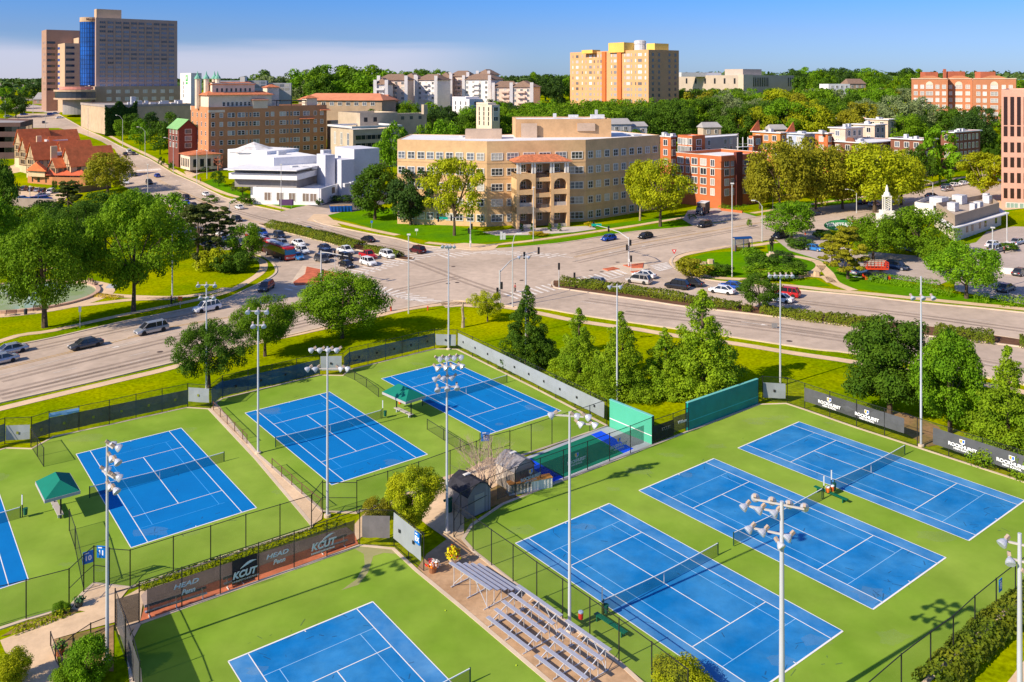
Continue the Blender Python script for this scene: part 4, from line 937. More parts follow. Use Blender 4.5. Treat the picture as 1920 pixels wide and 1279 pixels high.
# ---- stepped office tower left of the hotel
hp = cornerbox(87, 612, 150, 78); dA = (hp[1] - hp[0]).normalized(); dB = (hp[3] - hp[0]).normalized()
t_ = bthing('office_tower', 'stepped brown office tower with blue window bands left of the hotel tower', 'tower', hp)
zt = ZP(55.5, 612); walls(t_, hp, tz(t_), zt, wm('rose_brown_panels', (.38, .23, .17), .05))
rows = [ZP(79 + 11.1 * i, 605) for i in range(9)]
facade(t_, hp[0], hp[1], rows, [.14], 5.2, 1.7, 'n', M_darkglass); facade(t_, hp[3], hp[0], rows, [.35, .7], 1.4, 1.7, 'n', M_glass)
s1 = cornerbox(121.5, 596, 150, 100); s2 = cornerbox(137, 604, 160, 100.5)
walls(t_, s1, tz(t_), ZP(81, 598), M_marl, name='bay'); walls(t_, [q + Vector((2, 4)) for q in s2], tz(t_), ZP(70, 604), M_marl, name='bay')
facade(t_, s1[3], s1[0], rows[1:], [.5], 7.0, 1.7, 'n', M_bgl, M_marl); facade(t_, s1[0], s1[1], rows[1:], [.35], 5.5, 1.6, 'n', M_darkglass)
# ---- long building with ivy and machines on its roof, above the road
c = P(197, 256); p = cornerbox(197, c.y, 357, 152)
t_ = bthing('parking_garage', 'long blank buff building with ivy on its wall and machines on the roof', 'building', p)
zt = ZP(197, c.y); walls(t_, p, tz(t_), zt, wm('buff_panels', (.50, .37, .25)), wm('grey_roof', (.40, .36, .34)), par_h=.6); band(t_, p, zt - 1.2, zt + .1, .3, wm('grey_fascia', (.36, .30, .28)))
lst = []
rr_ = random.Random(3)
for k in range(20):
    u = rr_.uniform(.15, .98); v = rr_.uniform(2, 9); q = p[0].lerp(p[1], u) + Bv * v; h = rr_.uniform(.9, 2.6) if k else 4.8; lst.append((q, 37.5, rr_.uniform(1.5, 4), rr_.uniform(1.2, 2.4), zt - .5, zt - .5 + h))
boxes(t_, 'roof_machine', M_hvac, lst)
n = 9000; u = np.random.uniform(0, 1, n) ** .9; v = np.random.uniform(0, 1, n); q0 = np.array([*p[0]]); q1 = np.array([*p[1]])
u = u * .36 + .0; zz_ = T(*p[0]) + v * (zt - T(*p[0])) * (1 - .12 * np.sin(u * 30)); nrm = np.array([A_.y, -A_.x])
L_ = np.zeros((n, 3)); L_[:, :2] = q0 + (q1 - q0) * u[:, None] + nrm * np.random.uniform(.05, .5, (n, 1)); L_[:, 2] = zz_
L_ -= np.array([*t_.location]); me = leaves_mesh('ivy', L_, np.tile(np.array([nrm[0], nrm[1], .3]), (n, 1)), .8); me.materials.append(LF['dark'])
o = bpy.data.objects.new('ivy', me); COL.objects.link(o); o.parent = t_
# ---- white slab hotel with a green sign
p = cornerbox(358, 520, 378, 338); t_ = bthing('motel_tower', 'plain white slab tower with a green sign near the top', 'tower', p); GREEN = (t_, p)
walls(t_, p, tz(t_), ZP(137, 522), wm('off_white_render', (.70, .66, .60), .04)); facade(t_, p[3], p[0], [ZP(q, 522) for q in (156, 164, 172, 180)], [.3], 1.2, 2.0, 'n', M_glass)
for (px, Y, r_, l_, top, lab, m_, cols) in ((400, 560, 546, 365, 156, 'pale grey flat-roofed slab with dark square windows', 'pale_grey_render', 14), (410, 545, 500, 375, 151, 'blue-roofed slab behind the tan-brick hotel', 'slate_render', 8), (450, 540, 459, 446, 144, 'small white stair tower above the grey slab', 'white_tower_render', 0)):
    p = cornerbox(px, Y, r_, l_, 12); t_ = bthing('motel_block', lab, 'building', p); walls(t_, p, tz(t_), ZP(top, Y), wm(m_, {'p': (.42, .42, .46), 's': (.30, .32, .40), 'w': (.66, .60, .58)}[m_[0]], .05), roofm=wm('blue_grey_roof', (.16, .26, .42)) if m_[0] == 's' else None)
    if cols: facade(t_, p[0], p[1], [ZP(top + 4.5, Y), ZP(top + 11.5, Y)], fr(cols, .02), 2.8, 1.7, 'n', M_glass)
# ---- dark red house with a green roof
c = Vector((*XY(343, 375), 0)); t_ = thing('brick_house', 'dark red brick house with a green roof beside the tan-brick hotel', 'house', (c.x, c.y, T(c.x, c.y)))
gable(t_, c, 37.5 + 90, 15, 8, tz(t_), ZP(240, 368), 3.6, wm('dark_red_brick', (.17, .05, .035)), wm('green_shingle', (.20, .40, .16)), .6)
q = rect(c, 127.5, 15, 8)
for z in (ZP(247, 368), ZP(260, 368), ZP(273, 368)): facade(t_, q[0], q[3], [z], [.5], 2.6, 1.9, 'v'); facade(t_, q[3], q[2], [z], fr(3), 2.0, 1.9, 'v')
# ---- half-timbered restaurant block with many gables
M_tud = wm('cream_half_timber', (.62, .46, .28)); M_tbr = wm('orange_brick', (.50, .21, .09)); M_or = mat('orange_red_shingle', (.68, .17, .06), .9, .5, .15, n2=(2, .15))
c0 = P(118, 345)
t_ = thing('tudor_restaurant', 'half-timbered block with many steep orange-red gables and a pale chimney', 'restaurant', (c0.x, c0.y + 14, T(c0.x, c0.y + 14)))
z0 = tz(t_); Y0 = c0.y
gl = [(62, Y0 + 46, 50, 12, 8, 264, 6.2), (72, Y0 + 33, 50, 12, 7.5, 277, 5.6), (92, Y0 + 20, 50, 14, 8, 290, 6.2), (116, Y0 + 34, 50, 10, 6, 270, 4.2), (140, Y0 + 26, 50, 12, 7, 281, 4.8), (166, Y0 + 8, 50, 17, 9, 301, 6.4), (112, Y0 + 55, 50, 14, 6, 256, 4), (122, Y0 + 4, 50, 9, 6, 306, 3)]
GT = []
for (px, Y, an, lx, ly, pe, h) in gl:
    c = XY(px, Y); ze = ZP(pe + 4, Y); gable(t_, c, an, lx, ly, z0, ze, h, M_tud, M_or, .5)
    q = rect(c, an, lx, ly); facade(t_, q[3], q[0], [ze - 1.6, ze - 4.6], [.28, .5, .72], 1.0, 1.4, 'v', fm=wm('timber', (.12, .07, .04))); facade(t_, q[0], q[1], [ze - 1.7, ze - 4.6], fr(4), 1.2, 1.4, 'v', fm=MATS['timber'])
    mb = MB(); a = Vector((math.cos(R(an)), math.sin(R(an))))
    for k in range(7):
        p_ = q[3].lerp(q[0], k / 6) - a * .06; mb.beam((*p_, ze - 6.2), (*p_, ze + h * (1 - abs(k / 3 - 1)) - .2), .16)
    for z in (ze - 6, ze - 3.1, ze): mb.beam((*(q[3] - a * .06), z), (*(q[0] - a * .06), z), .16)
    mb.build('timber', MATS['timber'], t_, shift=t_.location)
boxes(t_, 'chimney', wm('pale_chimney', (.60, .45, .30)), [(XY(101, Y0 + 3), 37.5, 2.2, 1.6, z0, ZP(274, Y0 + 3)), (XY(73, Y0 + 24), 37.5, 1.8, 1.8, z0, ZP(255, Y0 + 24))])
fp = [XY(52, Y0 + 4), XY(98, Y0 - 2), XY(160, Y0 - 4), XY(160, Y0 + 10), XY(60, Y0 + 12)]
walls(t_, fp, z0, ZP(331, Y0), M_tbr, name='brick_base', par_h=.2)
hiproof(t_, [XY(86, Y0 - 1), XY(158, Y0 - 3), XY(160, Y0 + 9), XY(92, Y0 + 9)], ZP(327, Y0), 2.8, mat('orange_metal_roof', (.60, .13, .055), .7, .6, .1), .8, .6, name='porch_roof')
hiproof(t_, [XY(52, Y0), XY(84, Y0 - 3), XY(86, Y0 + 5), XY(56, Y0 + 8)], ZP(319, Y0), 3.0, M_or, .5, .9); walls(t_, [XY(53, Y0 + .5), XY(84, Y0 - 2), XY(86, Y0 + 5), XY(56, Y0 + 8)], ZP(331, Y0), ZP(319, Y0), M_tud, name='wall', roof=False)
facade(t_, fp[0], fp[1], [ZP(338, Y0)], [.2, .45, .75], [.8, 1.4, .8], 1.8, 'n', M_darkglass)
boxes(t_, 'roof_machine', M_hvac, [(XY(105, Y0 + 34), 37, 8, 7, ZP(272, Y0 + 32), ZP(262, Y0 + 32)), (XY(122, Y0 + 22), 37, 7, 5, ZP(290, Y0 + 22), ZP(284, Y0 + 22)), (XY(138, Y0 + 18), 37, 4, 3, ZP(292, Y0 + 18), ZP(281, Y0 + 18))])
# ---- dark parking structure at the far left
p = [XY(-60, 396), XY(38, 398), XY(62, 432), XY(-60, 452)]
t_ = bthing('parking_garage', 'dark brown open-deck parking garage at the left edge', 'building', p); walls(t_, p, tz(t_), ZP(224, 430), wm('dark_brown_concrete', (.13, .08, .075)), wm('deck', (.35, .32, .31)))
facade(t_, p[0], p[1], [ZP(242, 398), ZP(261, 398), ZP(281, 398)], fr(7, .02), 9.0, 2.2, 'n', M_darkglass); facade(t_, p[1], p[2], [ZP(242, 410), ZP(261, 410)], fr(3), 9, 2.2, 'n', M_darkglass)
# ---- terraces of gabled condominiums on the ridge
M_con = wm('pinkish_stucco', (.74, .56, .46), .05); M_cw = wm('white_stucco', (.72, .68, .68), .05); M_br = mat('brown_shingle', (.24, .155, .11), .9, 1, .15)
cond = [(742, 520, 30, 150, 14, 24, 0), (775, 545, 16, 148, 12, 16, 0), (812, 530, 26, 150, 14, 18, 1), (838, 555, 14, 146, 12, 14, 0), (868, 560, 22, 143, 13, 20, 0), (905, 540, 34, 149, 14, 22, 1), (950, 525, 26, 163, 12, 18, 0), (985, 500, 22, 163, 14, 12, 0), (915, 580, 16, 140, 12, 12, 1), (720, 505, 12, 158, 12, 10, 1)]
for k, (px, Y, L1, pe, d, _, m_) in enumerate(cond):
    c = XY(px, Y); lab = ['leftmost tall', 'narrow pink', 'broad white blue-shaded', 'set-back small', 'red-gabled', 'wide white highest', 'low pink right', 'pink end', 'topmost rear', 'small white left end'][k]
    t_ = thing('condominium', lab + ' condominium block under a brown hip roof on the ridge', 'building', (c.x, c.y, T(c.x, c.y)), 0, 'condominium blocks on the wooded ridge')
    q = rect(c, -8 - (k % 3) * 11, L1 * .62, d); m = M_cw if m_ else M_con; ze = ZP(pe, Y); walls(t_, q, tz(t_), ze, m, roof=False); hiproof(t_, q, ze, 3.6, M_br, .9, .45)
    facade(t_, q[0], q[1], [ze - 1.9 - 3.0 * i for i in range(4)], fr(max(3, int(L1 * .62 / 4.6))), 1.5, 1.5, 'v')
    facade(t_, q[3], q[0], [ze - 1.9 - 3.0 * i for i in range(4)], fr(3), 1.5, 1.5, 'v')
    mb = MB()
    for u in (.05, .95):
        e = q[0].lerp(q[1], u) - (q[3] - q[0]).normalized() * .3; mb.prism([tuple(e + Vector(s) * .95) for s in ((-1, -1), (1, -1), (1, 1), (-1, 1))], tz(t_), ze + 2.6)
    mb.build('chimney', M_cw, t_, shift=t_.location)
    mb = MB()
    for i in range(4):
        e = q[0].lerp(q[1], .5) - (q[3] - q[0]).normalized() * .8; w = (q[1] - q[0]).normalized() * 2.4; nn = (q[3] - q[0]).normalized() * .8
        mb.prism([tuple(e - w - nn), tuple(e + w - nn), tuple(e + w + nn), tuple(e - w + nn)], ze - 3.4 - 3 * i, ze - 2.3 - 3 * i)
    mb.build('balcony', m, t_, shift=t_.location)
# ---- white cubic houses
for (px, Y, r_, l_, top, lab, m_) in ((922, 400, 937, 893, 197, 'tall white cubic house with narrow windows behind the beige building', M_cream), (880, 450, 905, 848, 186, 'white cubic house with a blue-shaded wall among dark trees', M_cw), (1085, 420, 1102, 1035, 206, 'small cream house with angular roof behind the rooftop block', M_cream)):
    p = cornerbox(px, Y, r_, l_); t_ = bthing('modern_house', lab, 'house', p); walls(t_, p, tz(t_), ZP(top, Y), m_, par_h=.3)
    q = [p[0] + Bv * 3, p[1] + Bv * 3, p[2], p[3]]; walls(t_, q, ZP(top, Y) - .2, ZP(top - 4, Y), m_, name='upper_storey', par_h=.3)
    facade(t_, p[3], p[0], [ZP(top + 8 + 9 * i, Y) for i in range(4)], [.2, .5, .8], .8, 1.9, 'n', M_darkglass); facade(t_, p[0], p[1], [ZP(top + 8 + 9 * i, Y) for i in range(3)], [.5], 2.4, 1.9, 'v')
# ---- orange-buff apartment tower
M_ot = wm('orange_buff_brick', (.66, .36, .17), .05); M_or2 = wm('terracotta_panel', (.66, .17, .05), .05); M_ys = wm('yellow_render', (.80, .50, .12), .05)
hp = cornerbox(1216, 455, 1273, 1069); t_ = bthing('apartment_tower', 'tall orange-buff apartment tower with two terracotta stripes', 'tower', hp)
z0 = tz(t_); zt = ZP(93, 455);
walls(t_, hp, z0, zt, M_ot, par_h=.8); rows = [ZP(102 + 11.0 * i, 455) for i in range(9)]
us = [.04, .10, .17, .22, .28, .33, .38, .43, .555, .60, .72, .76, .80, .85, .90, .965]
facade(t_, hp[3], hp[0], rows, [1 - x for x in us][::-1] and us, [.8, 2.2, .8, .8, 2.2, .9, .9, 2.4, .9, 2.2, .8, 2.6, .8, .8, 2.8, 1.1], 1.6, 'n', mat('pale_blind_glass', (.45, .42, .42), .3, spec=.6, rnd=.8))
facade(t_, hp[0], hp[1], rows, [.14, .34, .68, .88], 1.5, 1.6, 'n', M_glass)
for u in (.465, .66):
    c = hp[3].lerp(hp[0], u); nn = -A_; e = (hp[0] - hp[3]).normalized(); mb = MB(); mb.prism([tuple(c - e * 1.5), tuple(c + e * 1.5), tuple(c + e * 1.5 + nn * .8), tuple(c - e * 1.5 + nn * .8)], z0, zt - .3); mb.build('terracotta_stripe', M_or2, t_, shift=t_.location)
boxes(t_, 'penthouse', M_ys, [(XY(1165, 475), 37.5, 8, 12, zt - 1, ZP(80, 472)), (XY(1108, 490), 37.5, 6, 9, zt - 1, ZP(94, 490)), (XY(1233, 470), 37.5, 11, 6, zt - 1, ZP(82, 470)), (XY(1253, 468), 37.5, 8, 6, zt - 1, ZP(90, 470))][:3])
mb = MB(); cq = XY(1200, 472); mb.lathe([(3.2, zt - 1), (3.2, zt + 3), (3.0, zt + 3.2), (3.3, zt + 3.6), (3.3, zt + 5.2), (2.6, zt + 5.6), (1.2, zt + 5.8)], (cq.x, cq.y, 0), 14); mb.build('cooling_tower', M_hvac, t_, shift=t_.location)
# ---- classical museum on the horizon
M_mu = wm('limestone', (.46, .38, .31), .05)
p = cornerbox(1395, 610, 1489, 1272); t_ = bthing('museum', 'long low limestone museum with pilasters on the right horizon', 'museum', p); zt = ZP(141, 610); walls(t_, p, tz(t_), zt, M_mu, par_h=.3)
p2 = cornerbox(1393, 618, 1428, 1359); walls(t_, p2, zt - .5, ZP(129.5, 618), M_mu, name='attic', par_h=.3)
p3 = cornerbox(1394, 604, 1412, 1384); walls(t_, p3, tz(t_), zt + .4, wm('limestone_light', (.58, .48, .37), .05), name='pavilion', par_h=.3)
facade(t_, p[0], p[1], [ZP(154, 612)], [.18 + .035 * k for k in range(9)] + [.88, .92, .96], 1.1, 6.5, 'n', M_darkglass); facade(t_, p[3], p[0], [ZP(152, 615)], fr(6), 1.6, 4, 'n', M_darkglass)
boxes(t_, 'roof_monitor', M_hvac, [(XY(1310, 640), 20, 34, 8, zt - 1, ZP(136, 640))])
# ---- red brick apartments by the crossroads (front block and rear court)
M_rb = wm('red_brick', (.50, .145, .055), .08); M_st = wm('buff_render', (.50, .44, .38), .05)
cpt = P(1352, 392); hp = cornerbox(1352, cpt.y, 1436, 1268)
t_ = bthing('brick_apartments', 'red brick four-storey apartments with a tiled parapet facing the road', 'building', hp); z0 = tz(t_); zt = ZP(293, cpt.y); walls(t_, hp, z0, zt, M_rb, par_h=.9)
rows = [ZP(q, cpt.y) for q in (307, 324.5, 343, 362)]
facade(t_, hp[3], hp[0], rows, [.10, .27, .42, .62, .82], [2.2, 1.2, 2.2, 2.2, 1.4], 1.9, 'v'); facade(t_, hp[0], hp[1], rows, [.12, .24, .42, .54, .70, .85], [1.9, 1.2, 1.9, 1.9, 1.9, 1.4], 1.9, 'v')
band(t_, [hp[0], hp[1], hp[1] + Bv * .2, hp[0] + Bv * .2], zt - 1.6, zt + .02, .35, M_or, 'tile_skirt'); band(t_, hp, zt - 3.9, zt - 3.7, .12, M_kerb, 'string_course')
band(t_, hp, zt - .02, zt + .12, .1, M_frame, 'coping')
e = hp[0].lerp(hp[1], .36); dd = A_; nn = Vector((A_.y, -A_.x)); mb = MB(); mb.prism([tuple(e - dd * 1.5 - nn * .3), tuple(e + dd * 1.5 - nn * .3), tuple(e + dd * 1.5 + nn * .7), tuple(e - dd * 1.5 + nn * .7)], z0, zt + .9); mb.build('entrance_bay', wm('dark_brick', (.16, .045, .035)), t_, shift=t_.location)
hr = cornerbox(1298, cpt.y + 24, 1322, 1271); t2 = bthing('brick_apartments', 'rear brick apartments round a buff stair court', 'building', hr); z0 = tz(t2); zt2 = ZP(254.5, cpt.y + 24); walls(t2, hr, z0, zt2, M_rb, par_h=.3)
facade(t2, hr[3], hr[0], [ZP(266, cpt.y + 24), ZP(281, cpt.y + 24)], fr(4), 1.7, 1.9, 'v'); facade(t2, hr[0], hr[1], [ZP(268, cpt.y + 24), ZP(283, cpt.y + 24)], [.5], 2.3, 1.9, 'v')
h3 = [XY(1322, cpt.y + 40), XY(1382, cpt.y + 52), XY(1385, cpt.y + 64), XY(1290, cpt.y + 46)]; walls(t2, h3, z0, ZP(256, cpt.y + 46), M_st, name='court_wall', par_h=.2); facade(t2, h3[0], h3[1], [ZP(q, cpt.y + 44) for q in (267, 281)], [.12, .62, .8], 1.3, 1.7, 'v')
h4 = cornerbox(1412, cpt.y + 38, 1430, 1404); walls(t2, h4, z0, ZP(255, cpt.y + 38), M_rb, name='wall', par_h=.3); facade(t2, h4[3], h4[0], [ZP(266, cpt.y + 38)], [.5], 2, 1.8, 'v'); facade(t2, h4[0], h4[1], [ZP(266, cpt.y + 38)], [.5], 2.2, 1.8, 'v')
mb = MB(); sA = XY(1383, cpt.y + 34)
for k in range(4): mb.beam((*(sA + Vector((k * 2, k))), z0), (*(sA + Vector((k * 2, k))), ZP(257, cpt.y + 36)), .25)
for z in (ZP(286, 300), ZP(272, 300)): mb.beam((*sA, z), (*(sA + Vector((6, 3))), z), 1.6, .15); mb.beam((*sA, z + 1), (*(sA + Vector((6, 3))), z + 1), .1)
mb.build('porch_stair', M_frame, t2, shift=t2.location)
for (px, Y, r_, l_, top, lab, m_) in ((1258, 292, 1268, 1238, 256, 'narrow brick block behind the beige building', M_rb), (1463, 320, 1475, 1411, 249, 'orange brick apartments with a red gable peak', wm('orange_brick2', (.60, .23, .07))), (1508, 330, 1530, 1472, 251, 'flat-roofed block with pale blue rear porches', wm('pale_blue_siding', (.42, .48, .62))), (1552, 326, 1560, 1528, 250, 'narrow brick block with one blue window', M_rb),
     (1585, 335, 1618, 1556, 240, 'cream stucco apartments with tall dark recesses', wm('cream_brick', (.62, .47, .36))), (1640, 352, 1660, 1600, 234, 'cream apartments one step up the slope', MATS['cream_brick']), (1665, 372, 1680, 1625, 224, 'uppermost cream apartments with dark end wall', MATS['cream_brick']), (1600, 395, 1640, 1566, 223, 'brown-topped apartments at the back of the terrace', M_rb),
     (1625, 318, 1700, 1520, 268, 'long brown brick block with curved gables behind the yellow trees', wm('brown_brick', (.22, .09, .06))), (1731, 315, 1756, 1670, 262, 'dark brick block with white roof slab in the shade', MATS['brown_brick']), (1788, 330, 1838, 1764, 248, 'dark brick block with stacked blue-grey windows', MATS['brown_brick'])):
    p = cornerbox(px, Y, r_, l_); t_ = bthing('brick_apartments', lab, 'building', p); zt = ZP(top, Y); walls(t_, p, tz(t_), zt, m_, par_h=.25)
    band(t_, p, zt - .25, zt + .1, .6 if Y > 314 else .2, M_roofw, 'roof_slab'); L1 = (p[1] - p[0]).length; L2 = (p[3] - p[0]).length
    facade(t_, p[3], p[0], [zt - 2.2 - 3.3 * i for i in range(3)], fr(max(1, int(L2 / 4))), 1.7, 1.9, 'v'); facade(t_, p[0], p[1], [zt - 2.2 - 3.3 * i for i in range(4)], fr(max(1, int(L1 / 3.5))), 1.5, 2.0, 'v', M_darkglass if 'cream' in lab else M_glass)
    rq = random.Random(px); boxes(t_, 'roof_machine', M_hvac, [(p[0].lerp(p[2], rq.uniform(.2, .8)) + A_ * rq.uniform(-2, 2), 37.5, 1.6, 1.2, zt - .3, zt + rq.uniform(.5, 1.3)) for _ in range(3)])
    if 'gable peak' in lab or 'porches' in lab:
        c = (p[2] + p[3]) / 2; mb = MB(); mb.face([(*(c - A_ * 3), zt), (*(c + A_ * 3), zt), (*(c + A_ * 3 + Bv), zt + 4.2)]); mb.face([(*(c - A_ * 3), zt), (*(c + A_ * 3 + Bv), zt + 4.2), (*(c + A_ * 2 + Bv * 4), zt)]); mb.build('gable_peak', M_or, t_, shift=t_.location)
    if 'curved gables' in lab:
        for u in (.35, .72):
            c = p[3].lerp(p[0], u) - A_ * .15; e = (p[0] - p[3]).normalized(); mb = MB()
            pr = [c - e * 3] + [c + e * (3 * math.cos(math.pi - a)) for a in ()] ; mb.hexa([(*(c - e * 2.6), zt - 1), (*(c + e * 2.6), zt - 1), (*(c + e * 2.6 + A_ * .6), zt - 1), (*(c - e * 2.6 + A_ * .6), zt - 1)], [(*(c - e * 1.1), zt + 1.6), (*(c + e * 1.1), zt + 1.6), (*(c + e * 1.1 + A_ * .6), zt + 1.6), (*(c - e * 1.1 + A_ * .6), zt + 1.6)]); mb.build('gable_peak', m_, t_, shift=t_.location)
# ---- big red apartment block with arched top windows
M_rb2 = wm('warm_brick', (.50, .20, .10), .06)
p = [XY(1709, 470), XY(1777, 462), XY(1777, 468), XY(1823, 462), XY(1824, 454), XY(1905, 446), XY(1906, 470), XY(1712, 496)]
t_ = bthing('grand_apartments', 'large red brick apartment block with white arched top windows on the hill', 'building', p); zt = ZP(147, 460); walls(t_, p, tz(t_), zt, M_rb2, par_h=.6); band(t_, p, zt - .4, zt + .1, .25, wm('pale_stone', (.60, .45, .32)))
rows = [ZP(163 + 12.5 * i, 458) for i in range(6)]
for a, b, us, ws in ((p[0], p[1], [.12, .3, .5, .72, .9], [1.6, 1.6, 3.2, 1.6, 1.6]), (p[2], p[3], [.12, .45, .82], [1.4, 3.2, 1.9]), (p[4], p[5], [.13, .28, .5, .72, .88], [1.6, 1.6, 3.2, 1.6, 1.6])):
    facade(t_, a, b, rows, us, ws, 1.9, 'vh', mat('white_blind_glass', (.55, .52, .50), .4, rnd=.4)); c = a.lerp(b, .5 if len(us) == 5 else .45); e = (b - a).normalized(); mb = MB()
    for k in range(8):
        a0, a1 = math.pi * k / 8, math.pi * (k + 1) / 8; q = lambda aa, o=0: (c.x + e.x * 1.8 * math.cos(aa) + e.y * .12, c.y + e.y * 1.8 * math.cos(aa) - e.x * .12, rows[0] + 1.0 + 1.9 * math.sin(aa)); mb.face([q(a0), q(a1), (c.x + e.y * .12, c.y - e.x * .12, rows[0] + 1.0)])
    mb.build('arched_panel', M_cream, t_, shift=t_.location)
    mb = MB(); mb.face([(*(c - e * 6), zt + .1), (*(c + e * 6), zt + .1), (*(c + e * 2), zt + 1.3), (*(c - e * 2), zt + 1.3)]);
    nn = Vector((e.y, -e.x)) * .2; mb = MB(); mb.hexa([(*(c - e * 6 - nn), zt), (*(c + e * 6 - nn), zt), (*(c + e * 6 + nn), zt), (*(c - e * 6 + nn), zt)], [(*(c - e * 2 - nn), zt + 1.4), (*(c + e * 2 - nn), zt + 1.4), (*(c + e * 2 + nn), zt + 1.4), (*(c - e * 2 + nn), zt + 1.4)]); mb.build('parapet_gable', M_rb2, t_, shift=t_.location)
boxes(t_, 'penthouse', wm('rust_brick', (.42, .12, .06)), [(XY(1742, 480), 0, 7, 6, zt - 1, ZP(135, 478)), (XY(1847, 470), 0, 8, 6, zt - 1, ZP(134.5, 468)), (XY(1771, 482), 0, 1.2, 1.2, zt - 1, ZP(129.5, 480)), (XY(1790, 484), 0, 9, 5, zt - 1, ZP(134, 482))])
# ---- rose stone office block at the right edge
M_rose = wm('rose_stone', (.68, .36, .27), .05)
cpt = P(1884, 400); p = [XY(1877.5, cpt.y + 2), XY(2060, cpt.y + 6), XY(2060, cpt.y + 40), XY(1877.5, cpt.y + 40)]
c2 = XY(1877.5, cpt.y + 10); p = [c2, c2 + Vector((40, -13)), c2 + Vector((62, 20)), c2 + Vector((23, 37))]
t_ = bthing('office_building', 'rose stone office block with dark upright windows cut by the right edge', 'building', p); zt = ZP(168, c2.y); walls(t_, p, tz(t_), zt, M_rose)
pxm = (410 - 168) / (zt - T(*c2)); rr_ = [ZP(q, c2.y) for q in (246, 276, 304, 333, 362)]; us = [(7 + 11 * k) * c2.y / F / (p[1] - p[0]).length for k in range(18)]
M_br_gl = mat('bronze_glass', (.035, .015, .013), .25, spec=.5)
facade(t_, p[0], p[1], rr_, us, .98, 2.9, 'n', M_br_gl); facade(t_, p[0], p[1], [ZP(208, c2.y)], us, .98, 8.2, 'n', M_br_gl); facade(t_, p[0], p[1], [ZP(391, c2.y)], us[1::2], 3.0, 3.4, '3', mat('teal_glass', (.25, .36, .30), .2))
# ---- white diner with its tower
c1 = P(1800, 458)
p = [XY(1790, c1.y + 3), XY(1877, c1.y + 24), XY(1850, c1.y + 42), XY(1752, c1.y + 24)]
t_ = bthing('diner', 'low white diner with a wide brown fascia and roof machines', 'restaurant', p); z0 = tz(t_); g0 = T(*p[0]); walls(t_, p, z0, g0 + 3.4, wm('cream_block', (.66, .60, .50), .05), roof=False)
band(t_, p, g0 + 3.3, g0 + 3.55, 1.6, M_roofw, 'canopy'); walls(t_, inset(p, .4), g0 + 3.4, g0 + 6.1, wm('taupe_fascia', (.40, .31, .23), .05), wm('tan_roof', (.45, .37, .30)), par_h=1.2, name='fascia')
facade(t_, p[0], p[1], [g0 + 2.0], [.25, .36, .52, .64, .88], 1.3, 1.5, 'n', M_darkglass)
boxes(t_, 'roof_machine', M_hvac, [(p[0].lerp(p[2], u) + Vector((dx, dy)), 40, s, s * .8, g0 + 5.0, g0 + 6.2 + h) for u, dx, dy, s, h in ((.35, -3, 1, 2.4, .9), (.45, 2, 0, 2, .7), (.6, -2, 4, 3.2, 1.1), (.7, 3, 1, 2, .8), (.5, -6, 5, 4, .9), (.8, 3, 3, 1.6, .6), (.3, 3, 2, 1.6, .8))])
w2 = [XY(1715, c1.y + 36), XY(1750, c1.y + 32), XY(1785, c1.y + 46), XY(1745, c1.y + 50)]; walls(t_, w2, z0, g0 + 4.6, wm('white_tile', (.78, .74, .66), .03), wm('tan_roof', (.45, .37, .30)), name='dining_wing')
cT = XY(1663, c1.y + 22); gT = T(cT.x, cT.y); t_ = thing('diner_tower', 'white streamlined sign tower rising above the trees beside the diner', 'tower', (cT.x, cT.y, gT))
mb = MB(); mb.prism([(-2.1, -1.8), (2.1, -1.8), (2.1, 1.8), (-2.1, 1.8)], 0, 3.6); mb.prism([(-1.5, -1.3), (1.5, -1.3), (1.5, 1.3), (-1.5, 1.3)], 3.6, 4.6); mb.build('base', MATS['white_tile'], t_)
mb = MB(); top = ZP(347, cT.y) - gT
for s in (-1, 1):
    for q in (-1, 1): mb.beam((s * .8, q * .6, 4.6), (s * .8, q * .6, top - 2.9), .24)
mb.prism([(-.95, -.8), (.95, -.8), (.95, .8), (-.95, .8)], top - 3, top - 2.7); mb.lathe([(.9, top - 2.7), (.7, top - 2), (.4, top - 1.7), (.35, top - .8), (.1, top)], n=10)
for k in range(6): mb.beam((-.8, -.6, 4.8 + k * (top - 8.2) / 6), (.8, -.6, 5.6 + k * (top - 8.2) / 6), .16)
mb.build('lattice', MATS['white_tile'], t_)
